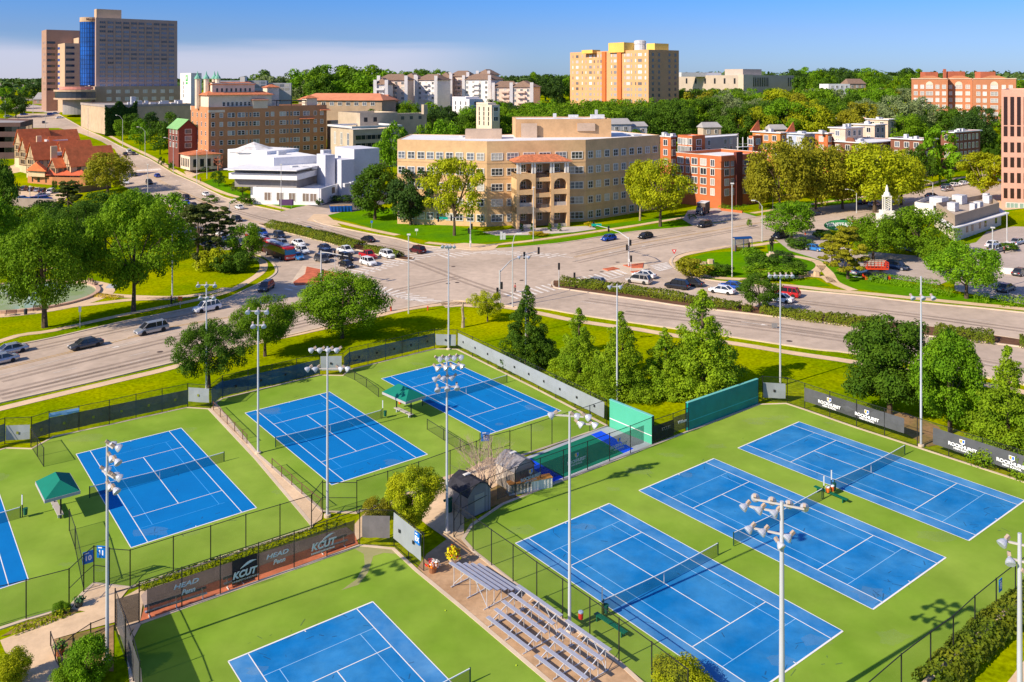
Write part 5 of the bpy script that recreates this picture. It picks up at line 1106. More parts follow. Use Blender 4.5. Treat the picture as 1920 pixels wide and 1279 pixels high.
# ---- scattered far buildings at the left horizon and on the wooded hill
for (px, Y, w_, top, lab, c_) in ((30, 800, 26, 181, 'low salmon shop far away at the left edge', (.55, .35, .25)), (60, 760, 40, 186, 'long low brown shop far off at left', (.35, .26, .2)), (42, 1500, 60, 155.5, 'pale distant block on the left horizon', (.5, .42, .4)), (95, 700, 22, 186, 'small pink kiosk below the office tower', (.6, .35, .28)),
    (1160, 360, 9, 232, 'grey-roofed cottage between trees right of the beige building', (.5, .48, .46)), (1195, 365, 7, 236, 'small white cottage among trees', (.6, .58, .55)), (1565, 560, 16, 157.5, 'white flat house high in the woods', (.72, .72, .72)), (1600, 570, 13, 157, 'turreted brown manor in the woods', (.42, .3, .2)), (1330, 355, 8, 238, 'beige shed in the wooded hillside', (.55, .42, .3)), (1455, 375, 8, 242, 'tan cottage gable in the wood', (.45, .3, .2))):
    c = XY(px, Y); t_ = thing('far_house', lab, 'house', (c.x, c.y, T(c.x, c.y))); q = rect(c, 15, w_, w_ * .6); ze = ZP(top, Y); walls(t_, q, tz(t_), ze, wm('far_wall_' + str(px), c_, .05), roof=('flat' in lab or 'block' in lab or 'shop' in lab), par_h=.3)
    if not ('flat' in lab or 'block' in lab or 'shop' in lab): hiproof(t_, q, ze, w_ * .25, M_br if 'brown' in lab else wm('far_roof_' + str(px), (.38, .36, .35)), .4, .8)
    facade(t_, q[0], q[1], [ze - 1.8, ze - 4.8], fr(max(2, int(w_ / 4))), 1.3, 1.4, 'v')
flush_rest()
# ================================================================== text helper
def text_mb(s, size, m, par, loc, rot, name='lettering', depth=.012, shear=0., bold=0.0, align='CENTER', sx=1.):
    cu = bpy.data.curves.new('t', 'FONT'); cu.body = s; cu.size = size; cu.extrude = depth; cu.align_x = align; cu.align_y = 'CENTER'; cu.shear = shear; cu.offset = bold
    o = bpy.data.objects.new('t', cu); me = bpy.data.meshes.new_from_object(o); bpy.data.objects.remove(o); bpy.data.curves.remove(cu)
    me.name = name; me.materials.clear(); me.materials.append(m); o = bpy.data.objects.new(name, me); COL.objects.link(o); o.parent = par; o.location = loc; o.rotation_euler = rot; o.scale = (sx, 1, 1); return o
# ================================================================== tennis nets
def net(n, lab, sign=None, scrape=None):
    u0, u1 = -.91, D + .91; v = LL / 2; a = court_pt(n, u1, v); b = court_pt(n, u0, v); c = (a + b) / 2; d = (b - a); ang = math.atan2(d.y, d.x); hl = d.length / 2
    t = thing('tennis_net', lab, 'tennis net', (c.x, c.y, T(c.x, c.y) + .05), ang, 'nets across the tennis courts')
    hz = lambda x: .914 + .156 * (abs(x) / hl) ** 1.6; xs = [-hl + 2 * hl * k / 16 for k in range(17)]
    mb = MB()
    for x0, x1 in zip(xs, xs[1:]): mb.face([(x0, 0, .02), (x1, 0, .02), (x1, 0, hz(x1)), (x0, 0, hz(x0))])
    mb.build('netting', M_net, t); mb = MB()
    for x0, x1 in zip(xs, xs[1:]): mb.hexa([(x0, -.025, hz(x0) - .06), (x1, -.025, hz(x1) - .06), (x1, .025, hz(x1) - .06), (x0, .025, hz(x0) - .06)], [(x0, -.03, hz(x0)), (x1, -.03, hz(x1)), (x1, .03, hz(x1)), (x0, .03, hz(x0))])
    mb.build('headband', M_tape, t); mb = MB(); mb.box(-.025, .025, -.02, .02, 0, .9); mb.build('centre_strap', M_tape, t)
    for s in (-1, 1):
        mb = MB(); mb.tube([(s * (hl + .04), 0, -.02), (s * (hl + .04), 0, 1.1)], .05, 8); mb.build('post', mat('dark_green_paint', (.015, .06, .04), .5), t)
    return t
net('R1', 'net on the farthest of the three right courts'); net('R2', 'net on the middle of the three right courts'); net('R3', 'net on the right court beside the bleachers')
net('11', 'net on the left court in front of the green canopy'); net('12', 'net on the court between the walkway and the second canopy'); net('13', 'net on the court below the grey windscreen'); net('B', 'net on the court at the bottom edge'); net('10', 'net on the court cut by the left edge')
def score_post(p, lab, h=2.1, bin_=None):
    t = thing('score_post', lab, 'scoreboard', (p.x, p.y, T(*p[:2]) + .05), 0, 'score posts at the net ends'); mb = MB(); mb.tube([(0, 0, 0), (0, 0, h)], .045, 6); mb.build('post', M_blackmetal, t)
    mb = MB(); mb.box(-.05, .05, -.07, -.04, h - .9, h);
    mb.build('number_strip', M_tape, t)
    if bin_: mb = MB(); mb.lathe([(.16, .25), (.2, .85), (.21, .85)], (.28, 0, 0), 10); mb.build('basket', mat('bin_green', (.01, .10, .06), .6), t)
    return t
score_post(court_pt('10', -1.1, LL / 2 + .1), 'score post with green basket on the leftmost court', bin_=1); score_post(court_pt('12', -1.1, LL / 2 + .1), 'score post with green basket left of the second canopy', bin_=1)
score_post(court_pt('R2', -1.2, LL / 2), 'score post between the two right nets, left one'); score_post(court_pt('R1', D + 1.15, LL / 2 - .2), 'score post beside the orange cooler', bin_=1); score_post(court_pt('R3', D + 1.1, LL / 2), 'score post with basket by the bleacher fence', bin_=1)
# ================================================================== fences
def fence(pts, lab, h=3.05, posts=True, mesh=None, rail=True, screens=(), world=False, midrail=False, postm=None, cat='fence', name='chain_fence', group=None, pr=.045):
    """pts: photo points at the foot of each post; screens: (i0, i1, z0, z1, material)"""
    w = [Vector(p[:2]) for p in pts] if world else PX(pts); c = sum(w, Vector((0, 0))) / len(w); g = T(c.x, c.y); t = thing(name, lab, cat, (c.x, c.y, g), 0, group)
    pm = postm or M_blackmetal
    for p in w:
        mb = MB(); z = T(*p) - g; mb.tube([(p.x - c.x, p.y - c.y, z - .05), (p.x - c.x, p.y - c.y, z + h + .06)], pr, 6); mb.build('post', pm, t)
    for a, b in zip(w, w[1:]):
        za, zb = T(*a) - g, T(*b) - g; mb = MB(); mb.face([(a.x - c.x, a.y - c.y, za + .04), (b.x - c.x, b.y - c.y, zb + .04), (b.x - c.x, b.y - c.y, zb + h), (a.x - c.x, a.y - c.y, za + h)]); mb.build('mesh_panel', mesh or M_chain, t)
    for nm, zz_, tk, on in (('top_rail', h, .045, 1), ('middle_rail', h * .5, .04, midrail), ('bottom_rail', .06, .03, rail)):
        if not on: continue
        mb = MB()
        for a, b in zip(w, w[1:]): za, zb = T(*a) - g, T(*b) - g; mb.beam((a.x - c.x, a.y - c.y, za + zz_), (b.x - c.x, b.y - c.y, zb + zz_), tk)
        mb.build(nm, pm, t)
    return t, w, c, g
def cloth(a, b, z0, z1, m, name, lab, cat='windscreen', group=None, off=.09, sag=0.0, side=1, spots=0):
    """a sheet of cloth tied to a fence between ground points a, b (world xy)"""
    a = Vector(a[:2]); b = Vector(b[:2]); c = (a + b) / 2; d = (b - a); L1 = d.length; ang = math.atan2(d.y, d.x); ga, gb = T(*a), T(*b)
    t = thing(name, lab, cat, (c.x, c.y, (ga + gb) / 2), ang, group); n = max(4, int(L1 / .6)); mb = MB(); rq = random.Random(int(L1 * 100)); F_ = []
    for k in range(n + 1):
        x = -L1 / 2 + L1 * k / n; zo = (gb - ga) * (k / n - .5); F_.append([(x, -off * side - rq.uniform(0, .05) * side, zo + z0 + rq.uniform(-.03, .03)), (x, -off * side - rq.uniform(0, .09) * side, zo + (z0 + z1) / 2), (x, -off * side, zo + z1 - sag * abs(math.sin(math.pi * k / 4)) )])
    for k in range(n):
        for j in range(2): mb.face([F_[k][j], F_[k + 1][j], F_[k + 1][j + 1], F_[k][j + 1]])
    o = mb.build('cloth', m, t, smooth=True)
    if spots:
        mb = MB(); n = int(L1 / 3.4) + 1
        for k in range(n):
            x = -L1 / 2 + L1 * (k + .5) / n; z = (z0 + z1) / 2 + (gb - ga) * ((k + .5) / n - .5); mb.box(x - .12, x + .12, -off * side - .14 * side - .005, -off * side - .12 * side, z - .14, z + .14)
        mb.build('vent_flap', spots if not isinstance(spots, int) else M_black, t)
    return t, L1
M_scr = mat('slate_screen_cloth', (.055, .075, .095), .9, .8, .12, alpha=.93)
M_scrb = mat('navy_screen_cloth', (.03, .10, .19), .9, .5, c2=(.015, .05, .11), alpha=.88)
M_scrg = mat('grey_screen_cloth', (.27, .30, .32), .85, .7, .07)
M_yfl = mat('olive_flap', (.22, .24, .03), .9)
t, w, c, g = fence([(59, 831), (92, 820), (148, 809), (205, 797), (255, 785), (304, 774), (352, 764)], 'back fence of the left court along the road bank', h=2.9)
cloth(w[1], w[6], .45, 2.2, M_scr, 'windscreen', 'long slate windscreen with olive flaps on the left court back fence', spots=M_yfl, side=1)
cloth(w[0], w[1], .45, 2.1, M_scr, 'windscreen', 'short slate windscreen at the far left corner', spots=M_yfl)
cloth(w[1], w[2], 2.25, 2.75, mat('pale_blue_strip', (.22, .42, .66), .8), 'windscreen', 'pale blue strip tied above the slate windscreen')
t, w, c, g = fence([(9, 833), (59, 831)], 'corner fence at the far left court', h=2.9); cloth(w[0].lerp(w[1], .06), w[1].lerp(w[0], .04), .5, 2.1, M_scrg, 'windscreen', 'light grey corner screen at the far left', spots=M_yfl)
t, w, c, g = fence([(-70, 858), (9, 833)], 'fence end cut by the left edge', h=2.9); cloth(w[0], w[1], .4, 2.3, M_scrb, 'windscreen', 'navy windscreen end at the left edge')
t, w, c, g = fence([(352, 764), (394, 767)], 'corner fence between the left court and the walkway', h=2.9); cloth(w[0].lerp(w[1], .05), w[1].lerp(w[0], .03), .8, 2.5, M_scrg, 'windscreen', 'light grey corner screen at the foot of the dark oak', spots=M_yfl)
t, w, c, g = fence([(394, 767), (417, 748)], 'short fence at the top of the walkway', h=2.9); cloth(w[0], w[1], .5, 2.4, M_scrb, 'windscreen', 'short navy screen at the top of the walkway')
t, w, c, g = fence([(417, 748), (465, 736), (510, 725), (556, 714), (599, 704)], 'back fence of the court with the walkway', h=2.9); cloth(w[0], w[4], .35, 2.2, M_scrb, 'windscreen', 'navy windscreen behind the court next to the walkway', spots=1)
t, w, c, g = fence([(599, 704), (643, 703)], 'corner fence behind the third light pole', h=2.9); cloth(w[0].lerp(w[1], .05), w[1].lerp(w[0], .05), .7, 2.6, M_scrg, 'windscreen', 'light grey corner screen behind the third light pole', spots=1)
t, w, c, g = fence([(643, 703), (655, 692)], 'tiny fence return between the upper courts', h=2.9); cloth(w[0], w[1], .5, 2.4, M_scrb, 'windscreen', 'tiny navy screen on the fence return')
t, w, c, g = fence([(655, 692), (690, 684), (723, 676), (754, 669), (785, 661), (815, 654)], 'back fence of the uppermost court', h=2.9); cloth(w[0], w[5], .5, 2.35, M_scrb, 'windscreen', 'navy windscreen behind the uppermost court', spots=1)
t, w, c, g = fence([(815, 654), (857, 655.5)], 'top corner fence in front of the far light pole', h=2.9); cloth(w[0].lerp(w[1], .05), w[1].lerp(w[0], .05), .6, 2.2, M_scrg, 'windscreen', 'light grey screen at the top corner', spots=1)
top = [(857, 655.5), (886, 670), (915, 684), (945, 699), (976, 714), (1010, 731), (1042, 748), (1078, 765), (1107, 781), (1138, 798)]
t, w, c, g = fence(top, 'long fence from the top corner down to the pale practice wall', h=2.9); cloth(w[0].lerp(w[1], .1), w[9].lerp(w[8], .12), .75, 2.55, M_scrg, 'windscreen', 'long light grey windscreen with black flaps', spots=1)
fence([(-60, 1190), (49, 1162), (129.5, 1140)], 'low front fence at the leftmost court', h=2.95, midrail=False)
fence([(129.5, 1140), (157, 1112)], 'short angled fence next to the gate of the left courts', h=2.95, midrail=True)
fence([(205, 1099), (244, 1102)], 'fence bay right of the gate', h=2.95)
fence([(244, 1102), (325, 1075), (395, 1053), (461, 1030), (525, 1010), (584, 991)], 'front fence of the left court facing the banners', h=2.95)
fence([(157, 1112), (176, 1095), (205, 1099)], 'gate frame between the two left courts', h=3.0, midrail=True, name='gate', cat='gate')
fence([(584, 991), (605, 962)], 'short fence by the fourth light pole', h=2.95, midrail=True); fence([(605, 962), (669, 962)], 'gate at the end of the walkway', h=2.8, midrail=True, name='gate', cat='gate')
fence([(669, 962), (727, 943), (785, 924), (844, 901), (893, 882)], 'front fence behind the round yellow-green tree', h=2.95)
fence([(893, 882), (916, 866)], 'gate between the upper courts, left of the blue sign', h=2.9, midrail=True, name='gate', cat='gate'); fence([(900, 868), (921, 872), (956, 862)], 'gate frame under the blue court sign', h=3.0, midrail=True, name='gate', cat='gate')
fence([(956, 862), (996, 848), (1035, 834), (1106, 810), (1138, 798)], 'front fence of the uppermost court', h=2.95)
fence([(58, 838), (70, 857), (82, 876)], 'upper divider fence behind the left canopy', h=2.0, mesh=M_chain2); fence([(130, 996), (141, 1030), (157, 1108)], 'lower divider fence between the left courts', h=1.9, mesh=M_chain2)
fence([(400, 770), (413, 783), (426, 796), (440, 810), (455, 825), (463, 833)], 'brown low railing on the upper half of the walkway', h=1.05, postm=mat('brown_paint', (.16, .07, .05), .6), mesh=M_chain, name='railing', cat='railing')
fence([(510, 879), (528, 895), (547, 911), (566, 928), (585, 944), (602, 957)], 'brown low railing on the lower half of the walkway', h=1.05, postm=MATS['brown_paint'], mesh=M_chain, name='railing', cat='railing')
fence([(645, 704), (665, 713), (687, 727), (710, 745)], 'low divider fence above the second canopy', h=1.1, mesh=M_chain2); fence([(801, 806), (832, 826), (863, 846), (885, 860)], 'low divider fence below the second canopy', h=1.2, mesh=M_chain2)
bf = [(261, 1169), (341, 1140), (413, 1115), (485, 1090), (551.5, 1066), (613, 1045), (674.5, 1022.5)]
t, w, c, g = fence(bf, 'front banner fence of the bottom court', h=3.05)
M_mesh = mat('brown_mesh_banner', (.085, .065, .058), .85, .8, .12, alpha=.82); M_prnt = mat('banner_print', (.66, .70, .76), .7, alpha=.95); M_bl = mat('black_banner', (.012, .014, .022), .7, alpha=.95)
n0 = w[0].lerp(w[1], .17); n1 = w[6].lerp(w[5], .17)
bt_, L1 = cloth(n0, n1, .55, 2.35, M_mesh, 'mesh_banner', 'long brown mesh banner with sponsors names on the bottom court fence', 'banner', side=1)
bx = lambda px: None
RX = (R(90), 0, 0)
def on_banner(par, u, L, s, size, z, sh=0., m=None, bold=.01, sx=1.): return text_mb(s, size, m or M_prnt, par, (-L / 2 + L * u, -.24, z), RX, 'lettering', .004, sh, bold, sx=sx)
for u in (.175, .60):
    on_banner(bt_, u - .01, L1, 'HEAD', .46, 1.78, .25, bold=.012, sx=1.5); on_banner(bt_, u, L1, 'Penn', .5, 1.2, .3, bold=.016)
def swoosh(par, x, z, s, m):
    mb = MB(); N = 9
    for k in range(N):
        a, b = k / N, (k + 1) / N; f = lambda t: (x + s * (t * 1.5 - .3), z + s * .42 * math.sin(t * 1.9)); wv = lambda t: s * .10 * math.sin(math.pi * min(1, t * 1.1) + .15) + .01
        p, q = f(a), f(b); mb.hexa([(p[0], -.242, p[1] - wv(a)), (q[0], -.242, q[1] - wv(b)), (q[0], -.236, q[1] - wv(b)), (p[0], -.236, p[1] - wv(a))], [(p[0], -.242, p[1] + wv(a)), (q[0], -.242, q[1] + wv(b)), (q[0], -.236, q[1] + wv(b)), (p[0], -.236, p[1] + wv(a))])
    mb.build('swoosh_mark', m, par)
on_banner(bt_, .825, L1, 'KCUT', .78, 1.35, .25, bold=.03); swoosh(bt_, -L1 / 2 + L1 * .835, 1.7, .8, M_prnt); on_banner(bt_, .825, L1, 'KANSASCITYUNITEDTENNIS', .16, .85)
k0 = n0.lerp(n1, .372); k1 = n0.lerp(n1, .492); kb, Lk = cloth(k0, k1, .55, 2.45, M_bl, 'banner', 'black sponsor banner with swoosh lettering, nearest the benches', 'banner', off=.30)
text_mb('KCUT', .68, M_prnt, kb, (-.1, -.50, 1.3), RX, 'lettering', .004, .25, .03); text_mb('KANSASCITYUNITEDTENNIS', .16, M_prnt, kb, (0, -.50, .85), RX, 'lettering', .004)
mb = MB()
for k in range(9):
    f = lambda t_: (-.4 + 1.25 * t_, 1.75 + .35 * math.sin(t_ * 1.9)); wv = lambda t_: .09 * math.sin(math.pi * min(1, t_ * 1.05)) + .012; p, q = f(k / 9), f((k + 1) / 9)
    mb.hexa([(p[0], -.502, p[1] - wv(k / 9)), (q[0], -.502, q[1] - wv((k + 1) / 9)), (q[0], -.496, q[1] - wv((k + 1) / 9)), (p[0], -.496, p[1] - wv(k / 9))], [(p[0], -.502, p[1] + wv(k / 9)), (q[0], -.502, q[1] + wv((k + 1) / 9)), (q[0], -.496, q[1] + wv((k + 1) / 9)), (p[0], -.496, p[1] + wv(k / 9))])
mb.build('swoosh_mark', M_prnt, kb)
t, w, c, g = fence([(674.5, 1022.7), (739, 1024)], 'corner fence at the top of the bottom court', h=3.05); cloth(w[0].lerp(w[1], .08), w[1].lerp(w[0], .12), .75, 2.6, mat('grey_brown_screen', (.17, .155, .16), .9, .9, .12), 'windscreen', 'wrinkled grey-brown screen at the bottom court corner')
t, w, c, g = fence([(739, 1024), (766, 1048), (794.6, 1071.5)], 'fence with the grey scoreboard screen', h=3.05); gs, Lg = cloth(w[0].lerp(w[2], .02), w[2].lerp(w[0], .04), .75, 2.95, M_scrg, 'windscreen', 'pale grey screen with a blue EX sign beside the flower pots', spots=1)
M_sblue = mat('sign_blue', (.0, .16, .55), .5); M_sw = mat('sign_white', (.85, .85, .85), .6)
def court_sign(p, ang, z, s, lab, h=.95, w=.75):
    t = thing('court_sign', lab, 'sign', (p.x, p.y, T(*p[:2]) + z), ang); mb = MB(); mb.box(-w / 2, w / 2, -.02, .02, 0, h); mb.build('board', M_sblue, t); text_mb(s, .62 if len(s) < 2 else .52, M_sw, t, (0, -.025, .40), RX, 'number', .004, 0, .02); mb = MB(); mb.box(-w * .35, w * .1, -.03, -.021, h - .18, h - .1); mb.build('caption', M_sw, t)
dv = (w[2] - w[0]); court_sign(w[2] - dv.normalized() * .5 + Vector((dv.y, -dv.x)).normalized() * .32, math.atan2(dv.y, dv.x), 2.1, 'EX', 'blue EX sign on the pale grey screen')
p = P(190, 1097); court_sign(p.xy, R(-8), 2.15, '11', 'blue sign 11 above the left gate'); p = P(165, 1104); court_sign(p.xy, R(38), 2.0, '10', 'dark blue number sign set at an angle beside the gate sign'); p = P(910, 869); court_sign(p.xy, R(8), 2.3, '13', 'blue sign 13 on the gate of the uppermost court', 1.0, .9)
p = P(1876, 1158); court_sign(p.xy, R(40), 1.9, '8', 'dark blue sign 8 on the lower right fence', .9, .5)
t, w, c, g = fence([(261, 1169), (216, 1182)], 'short screened fence at the left of the bottom court', h=2.8); cloth(w[0], w[1], .3, 2.3, M_mesh, 'windscreen', 'brown mesh screen beside the nearest light pole', side=-1)
t, w, c, g = fence([(216, 1182), (235, 1238), (250, 1279), (262, 1330)], 'screened fence left of the bottom court, running out of view', h=3.0); cloth(w[0], w[3], .3, 2.5, mat('dark_grey_screen', (.09, .09, .10), .9, alpha=.9), 'windscreen', 'dark grey windscreen left of the bottom court', side=-1)
fence([(851, 1008), (887, 1034.5), (921.5, 1061.5), (962, 1092), (1006.4, 1127), (1055, 1162), (1106, 1200), (1160.6, 1241.7), (1222, 1290), (1290, 1345)], 'fence between the bleachers and the right courts', h=2.95)
fence([(851, 1008), (864, 985), (915, 957)], 'fence corner round the dark shed', h=2.9, midrail=True)
t, w, c, g = fence([(915, 957), (966, 935), (1013, 916.5), (1056.5, 900), (1101.6, 882.7), (1143, 866.5), (1182, 851.5), (1223, 834)], 'fence along the mini court with the school banner', h=2.95)
M_bann = mat('charcoal_banner', (.085, .088, .095), .6, .9, .12, spec=.4, bump=.1); M_bannt = mat('charcoal_mesh', (.05, .055, .065), .85, alpha=.62); M_gold = mat('gold_print', (.75, .35, .02), .6); M_pblue = mat('blue_print', (.03, .14, .60), .6)
def shield(par, x, z, s, y, mw=None):
    mw = mw or M_sw; mb = MB(); mb.hexa([(x - s * .5, y, z - s * .15), (x, y, z - s * .5), (x + s * .5, y, z - s * .15), (x + s * .5, y, z + s * .5), (x - s * .5, y, z + s * .5)], [(x - s * .5, y + .006, z - s * .15), (x, y + .006, z - s * .5), (x + s * .5, y + .006, z - s * .15), (x + s * .5, y + .006, z + s * .5), (x - s * .5, y + .006, z + s * .5)]); mb.build('emblem', mw, par)
    mb = MB(); mb.box(x - s * .4, x - s * .04, y - .008, y - .002, z - s * .12, z + s * .40); mb.build('emblem_half', M_gold, par); mb = MB(); mb.box(x + s * .04, x + s * .40, y - .008, y - .002, z - s * .12, z + s * .40); mb.build('emblem_half', M_pblue, par)
def school(par, L, us, y=-.24, scale=1.):
    for u in us:
        x = -L / 2 + L * u; shield(par, x, 1.98, .55 * scale, y); text_mb('ROCKHURST', .46 * scale, M_sw, par, (x, y, 1.48), RX, 'lettering', .004, 0, .022, sx=1.05); text_mb('HIGH SCHOOL', .26 * scale, M_sw, par, (x, y, 1.15), RX, 'lettering', .004, 0, .012)
mb_, Lm = cloth(w[0].lerp(w[1], .35), w[7].lerp(w[6], .35), .55, 2.4, M_bannt, 'mesh_banner', 'see-through charcoal school banner along the mini court', 'banner', side=-1)
for u in (.20, .50, .80):
    x = -Lm / 2 + Lm * u; shield(mb_, x, 1.98, .5, -.06, mat('faint_print', (.35, .38, .45), .8)); text_mb('ROCKHURST', .42, MATS['faint_print'], mb_, (x, -.06, 1.45), RX, 'lettering', .004, 0, .02); text_mb('HIGH SCHOOL', .22, MATS['faint_print'], mb_, (x, -.06, 1.12), RX, 'lettering', .004, 0, .01)
def pwall(a, b, m, lab, h=3.05, line=.95, lm=None):
    a, b = P(*a).xy, P(*b).xy; c = (a + b) / 2; d = b - a; L1 = d.length; t = thing('practice_wall', lab, 'practice wall', (c.x, c.y, T(*c)), math.atan2(d.y, d.x)); dz = (T(*b) - T(*a)) / 2
    mb = MB(); mb.box(-L1 / 2, L1 / 2, 0, .22, -.1, h); mb.build('board', m, t); mb = MB(); mb.box(-L1 / 2, L1 / 2, -.008, -.002, line, line + .09); mb.build('net_line', lm or M_white, t)
    mb = MB(); [mb.box(x - .06, x + .06, .22, .34, -.1, h) for x in [-L1 / 2 + L1 * k / 6 for k in range(7)]]; mb.build('stud', M_blackmetal, t); mb = MB(); mb.box(-L1 / 2 - .05, L1 / 2 + .05, -.03, .3, h, h + .06); mb.build('capping', mat('teal_cap', (.16, .50, .46), .6), t)
pwall((1143, 801), (1222, 834), mat('mint_board', (.08, .44, .28), .6, .25, .05), 'mint green practice wall at the end of the mini court')
pwall((1290, 809), (1421.5, 757.6), mat('teal_board', (.0, .23, .22), .5, .3, .10, n2=(.9, .1)), 'long dark teal practice wall in the shade', lm=mat('teal_line', (.03, .42, .50), .6))
t, w, c, g = fence([(1223, 834), (1262, 820), (1290, 809)], 'short fence between the two practice walls', h=2.6)
ds, Ls_ = cloth(w[0], w[1], .3, 2.0, M_bl, 'windscreen', 'dark screen next to the mint practice wall', side=1); d2, L2_ = cloth(w[1], w[2], .55, 2.2, M_mesh, 'windscreen', 'brown mesh screen left of the teal wall', side=1); text_mb('KCUT', .5, mat('dim_print', (.12, .13, .13), .8), ds, (.3, -.24, 1.4), RX); text_mb('Wilson', .5, M_prnt, d2, (0, -.24, 1.5), RX, shear=.2)
t, w, c, g = fence([(1421.5, 757), (1430, 752), (1476, 755)], 'corner fence by the teal wall', h=3.0); cloth(w[1].lerp(w[2], .02), w[2].lerp(w[1], .07), .5, 2.3, mat('mid_grey_screen', (.22, .25, .27), .8, .8, .1), 'windscreen', 'wrinkled grey corner screen with one dark vent beside the teal wall', spots=1)
rf = [(1476, 755), (1509, 766.5), (1556, 783), (1606, 800), (1658.5, 817), (1720, 836.5), (1779, 856.6), (1842, 878), (1908, 900), (1985, 926), (2060, 952)]
t, w, c, g = fence(rf, 'far right fence carrying the school banners', h=3.0)
ba, La = cloth(w[1], w[4].lerp(w[5], .62), .95, 2.55, M_bann, 'banner', 'charcoal school banner with blue and gold shields, left of the tall pole', 'banner', side=1); school(ba, La, (.275, .655))
bb_, Lb = cloth(w[5].lerp(w[6], .52), w[9], .85, 2.55, M_bann, 'banner', 'charcoal school banner cut by the right edge', 'banner', side=1); school(bb_, Lb, (.26, .66))
fence([(2060, 1010), (1980, 1072), (1904, 1132), (1868, 1162), (1828, 1197), (1787.5, 1237), (1745, 1270), (1690, 1315), (1620, 1380)], 'lower right fence above the rough hedge', h=2.95)
# ================================================================== sheds, canopies, benches, bleachers
def shed(px, py, ang, wx, wy, h, rh, wmat, rmat, lab, base=None):
    b = P(px, py); t = thing('shed', lab, 'shed', b, ang)
    mb = MB(); W2, D2 = wx / 2, wy / 2; prof = [(-W2, h), (-W2 * .62, h + rh * .65), (0, h + rh), (W2 * .62, h + rh * .65), (W2, h)]
    mb.box(-W2, W2, -D2, D2, 0, h)
    for s in (-1, 1): mb.face([(x, s * D2, z) for x, z in ([(-W2, h)] + prof[1:4] + [(W2, h)])][::s])
    mb.build('wall', wmat, t); r = MB()
    for (x0, z0), (x1, z1) in zip([(-W2 - .12, h - .08)] + prof[1:4], prof[1:4] + [(W2 + .12, h - .08)]): r.hexa([(x0, -D2 - .12, z0), (x1, -D2 - .12, z1), (x1, D2 + .12, z1), (x0, D2 + .12, z0)], [(x0, -D2 - .12, z0 + .07), (x1, -D2 - .12, z1 + .07), (x1, D2 + .12, z1 + .07), (x0, D2 + .12, z0 + .07)])
    r.build('roof', rmat, t); mb = MB(); mb.box(-.55, .55, -D2 - .03, -D2, .05, 1.9); mb.build('door', wm('shed_door', (.40, .37, .33)), t); mb = MB(); mb.box(-.35, .35, .2, .55, h + rh + .06, h + rh + .12); mb.build('vent', M_frame, t); return t
sd = Vector((math.cos(R(22)), math.sin(R(22))))
shed(880, 953, R(40), 2.6, 3.0, 2.0, .95, wm('taupe_siding', (.25, .23, .23)), mat('black_shingle', (.025, .025, .035), .8, 3, .3), 'grey shed with a black barrel roof by the fourth court')
shed(966, 909, R(40), 2.5, 2.8, 2.1, .85, wm('beige_siding', (.52, .45, .38)), mat('grey_shingle', (.22, .21, .22), .8, 3, .3), 'beige shed with a grey roof beside the bare tree')
b = P(993, 919); lk = thing('storage_box', 'long white ribbed storage box below the beige shed', 'storage box', b, R(21)); mb = MB(); mb.box(-2.2, 2.2, -.4, .4, 0, 1.0); [mb.box(-2.1 + k * .35, -2.0 + k * .35, -.44, -.4, .05, .98) for k in range(13)]; mb.build('body', M_frame, lk); mb = MB(); mb.box(-2.25, 2.25, -.45, .45, 1.0, 1.07); mb.build('lid', mat('orange_leaf_litter', (.55, .24, .05), .9, 2, .3), lk)
M_can = mat('green_canvas', (.0, .17, .115), .8, .8, .06); M_valance = wm('grey_valance', (.42, .40, .40))
def canopy(px, py, lab, ang, lx=4.6, ly=2.9, item='drum'):
    b = P(px, py); t = thing('canopy', lab, 'canopy', b, ang); zt = 2.5; a_, b_ = lx / 2, ly / 2; mb = MB(); pk = [(-a_ * .45, 0, zt + .95), (a_ * .45, 0, zt + .95)]; cs = [(-a_, -b_, zt), (a_, -b_, zt), (a_, b_, zt), (-a_, b_, zt)]
    for f in ([cs[0], cs[1], pk[1], pk[0]], [cs[1], cs[2], pk[1]], [cs[2], cs[3], pk[0], pk[1]], [cs[3], cs[0], pk[0]]): mb.face(f)
    for f in ([cs[0], cs[1], pk[1], pk[0]], [cs[1], cs[2], pk[1]], [cs[2], cs[3], pk[0], pk[1]], [cs[3], cs[0], pk[0]]): mb.face([(x, y, z - .03) for x, y, z in f][::-1])
    mb.build('canvas', M_can, t); mb = MB()
    for i in range(4): p, q = cs[i], cs[(i + 1) % 4]; mb.beam((p[0], p[1], zt - .14), (q[0], q[1], zt - .14), .05, .28)
    mb.build('valance', M_valance, t)
    for s in (-1, 1): mb = MB(); mb.tube([(s * a_ * .62, .0, 0), (s * a_ * .62, .0, zt + .3)], .075, 8); mb.build('post', M_blackmetal, t)
    mb = MB(); [mb.beam((s * a_ * .62, 0, zt - .2), (s * a_ * .62, q * b_, zt - .2), .06) for s in (-1, 1) for q in (-1, 1)]; mb.build('bracket', M_blackmetal, t)
    e = thing('court_bench', 'pale bench under the ' + lab, 'bench', b, ang); mb = MB(); mb.box(-1.6, 1.6, -.28, .22, .42, .5); mb.build('seat', wm('grey_plank', (.50, .45, .42)), e)
    for s in (-1, 1): mb = MB(); mb.box(s * 1.2 - .05, s * 1.2 + .05, -.2, .15, 0, .42); mb.build('leg', M_galv, e)
    return t
canopy(108, 962, 'green hipped canopy on the left court', R(-52)); canopy(757, 778, 'green hipped canopy beside the upper courts', R(-46))
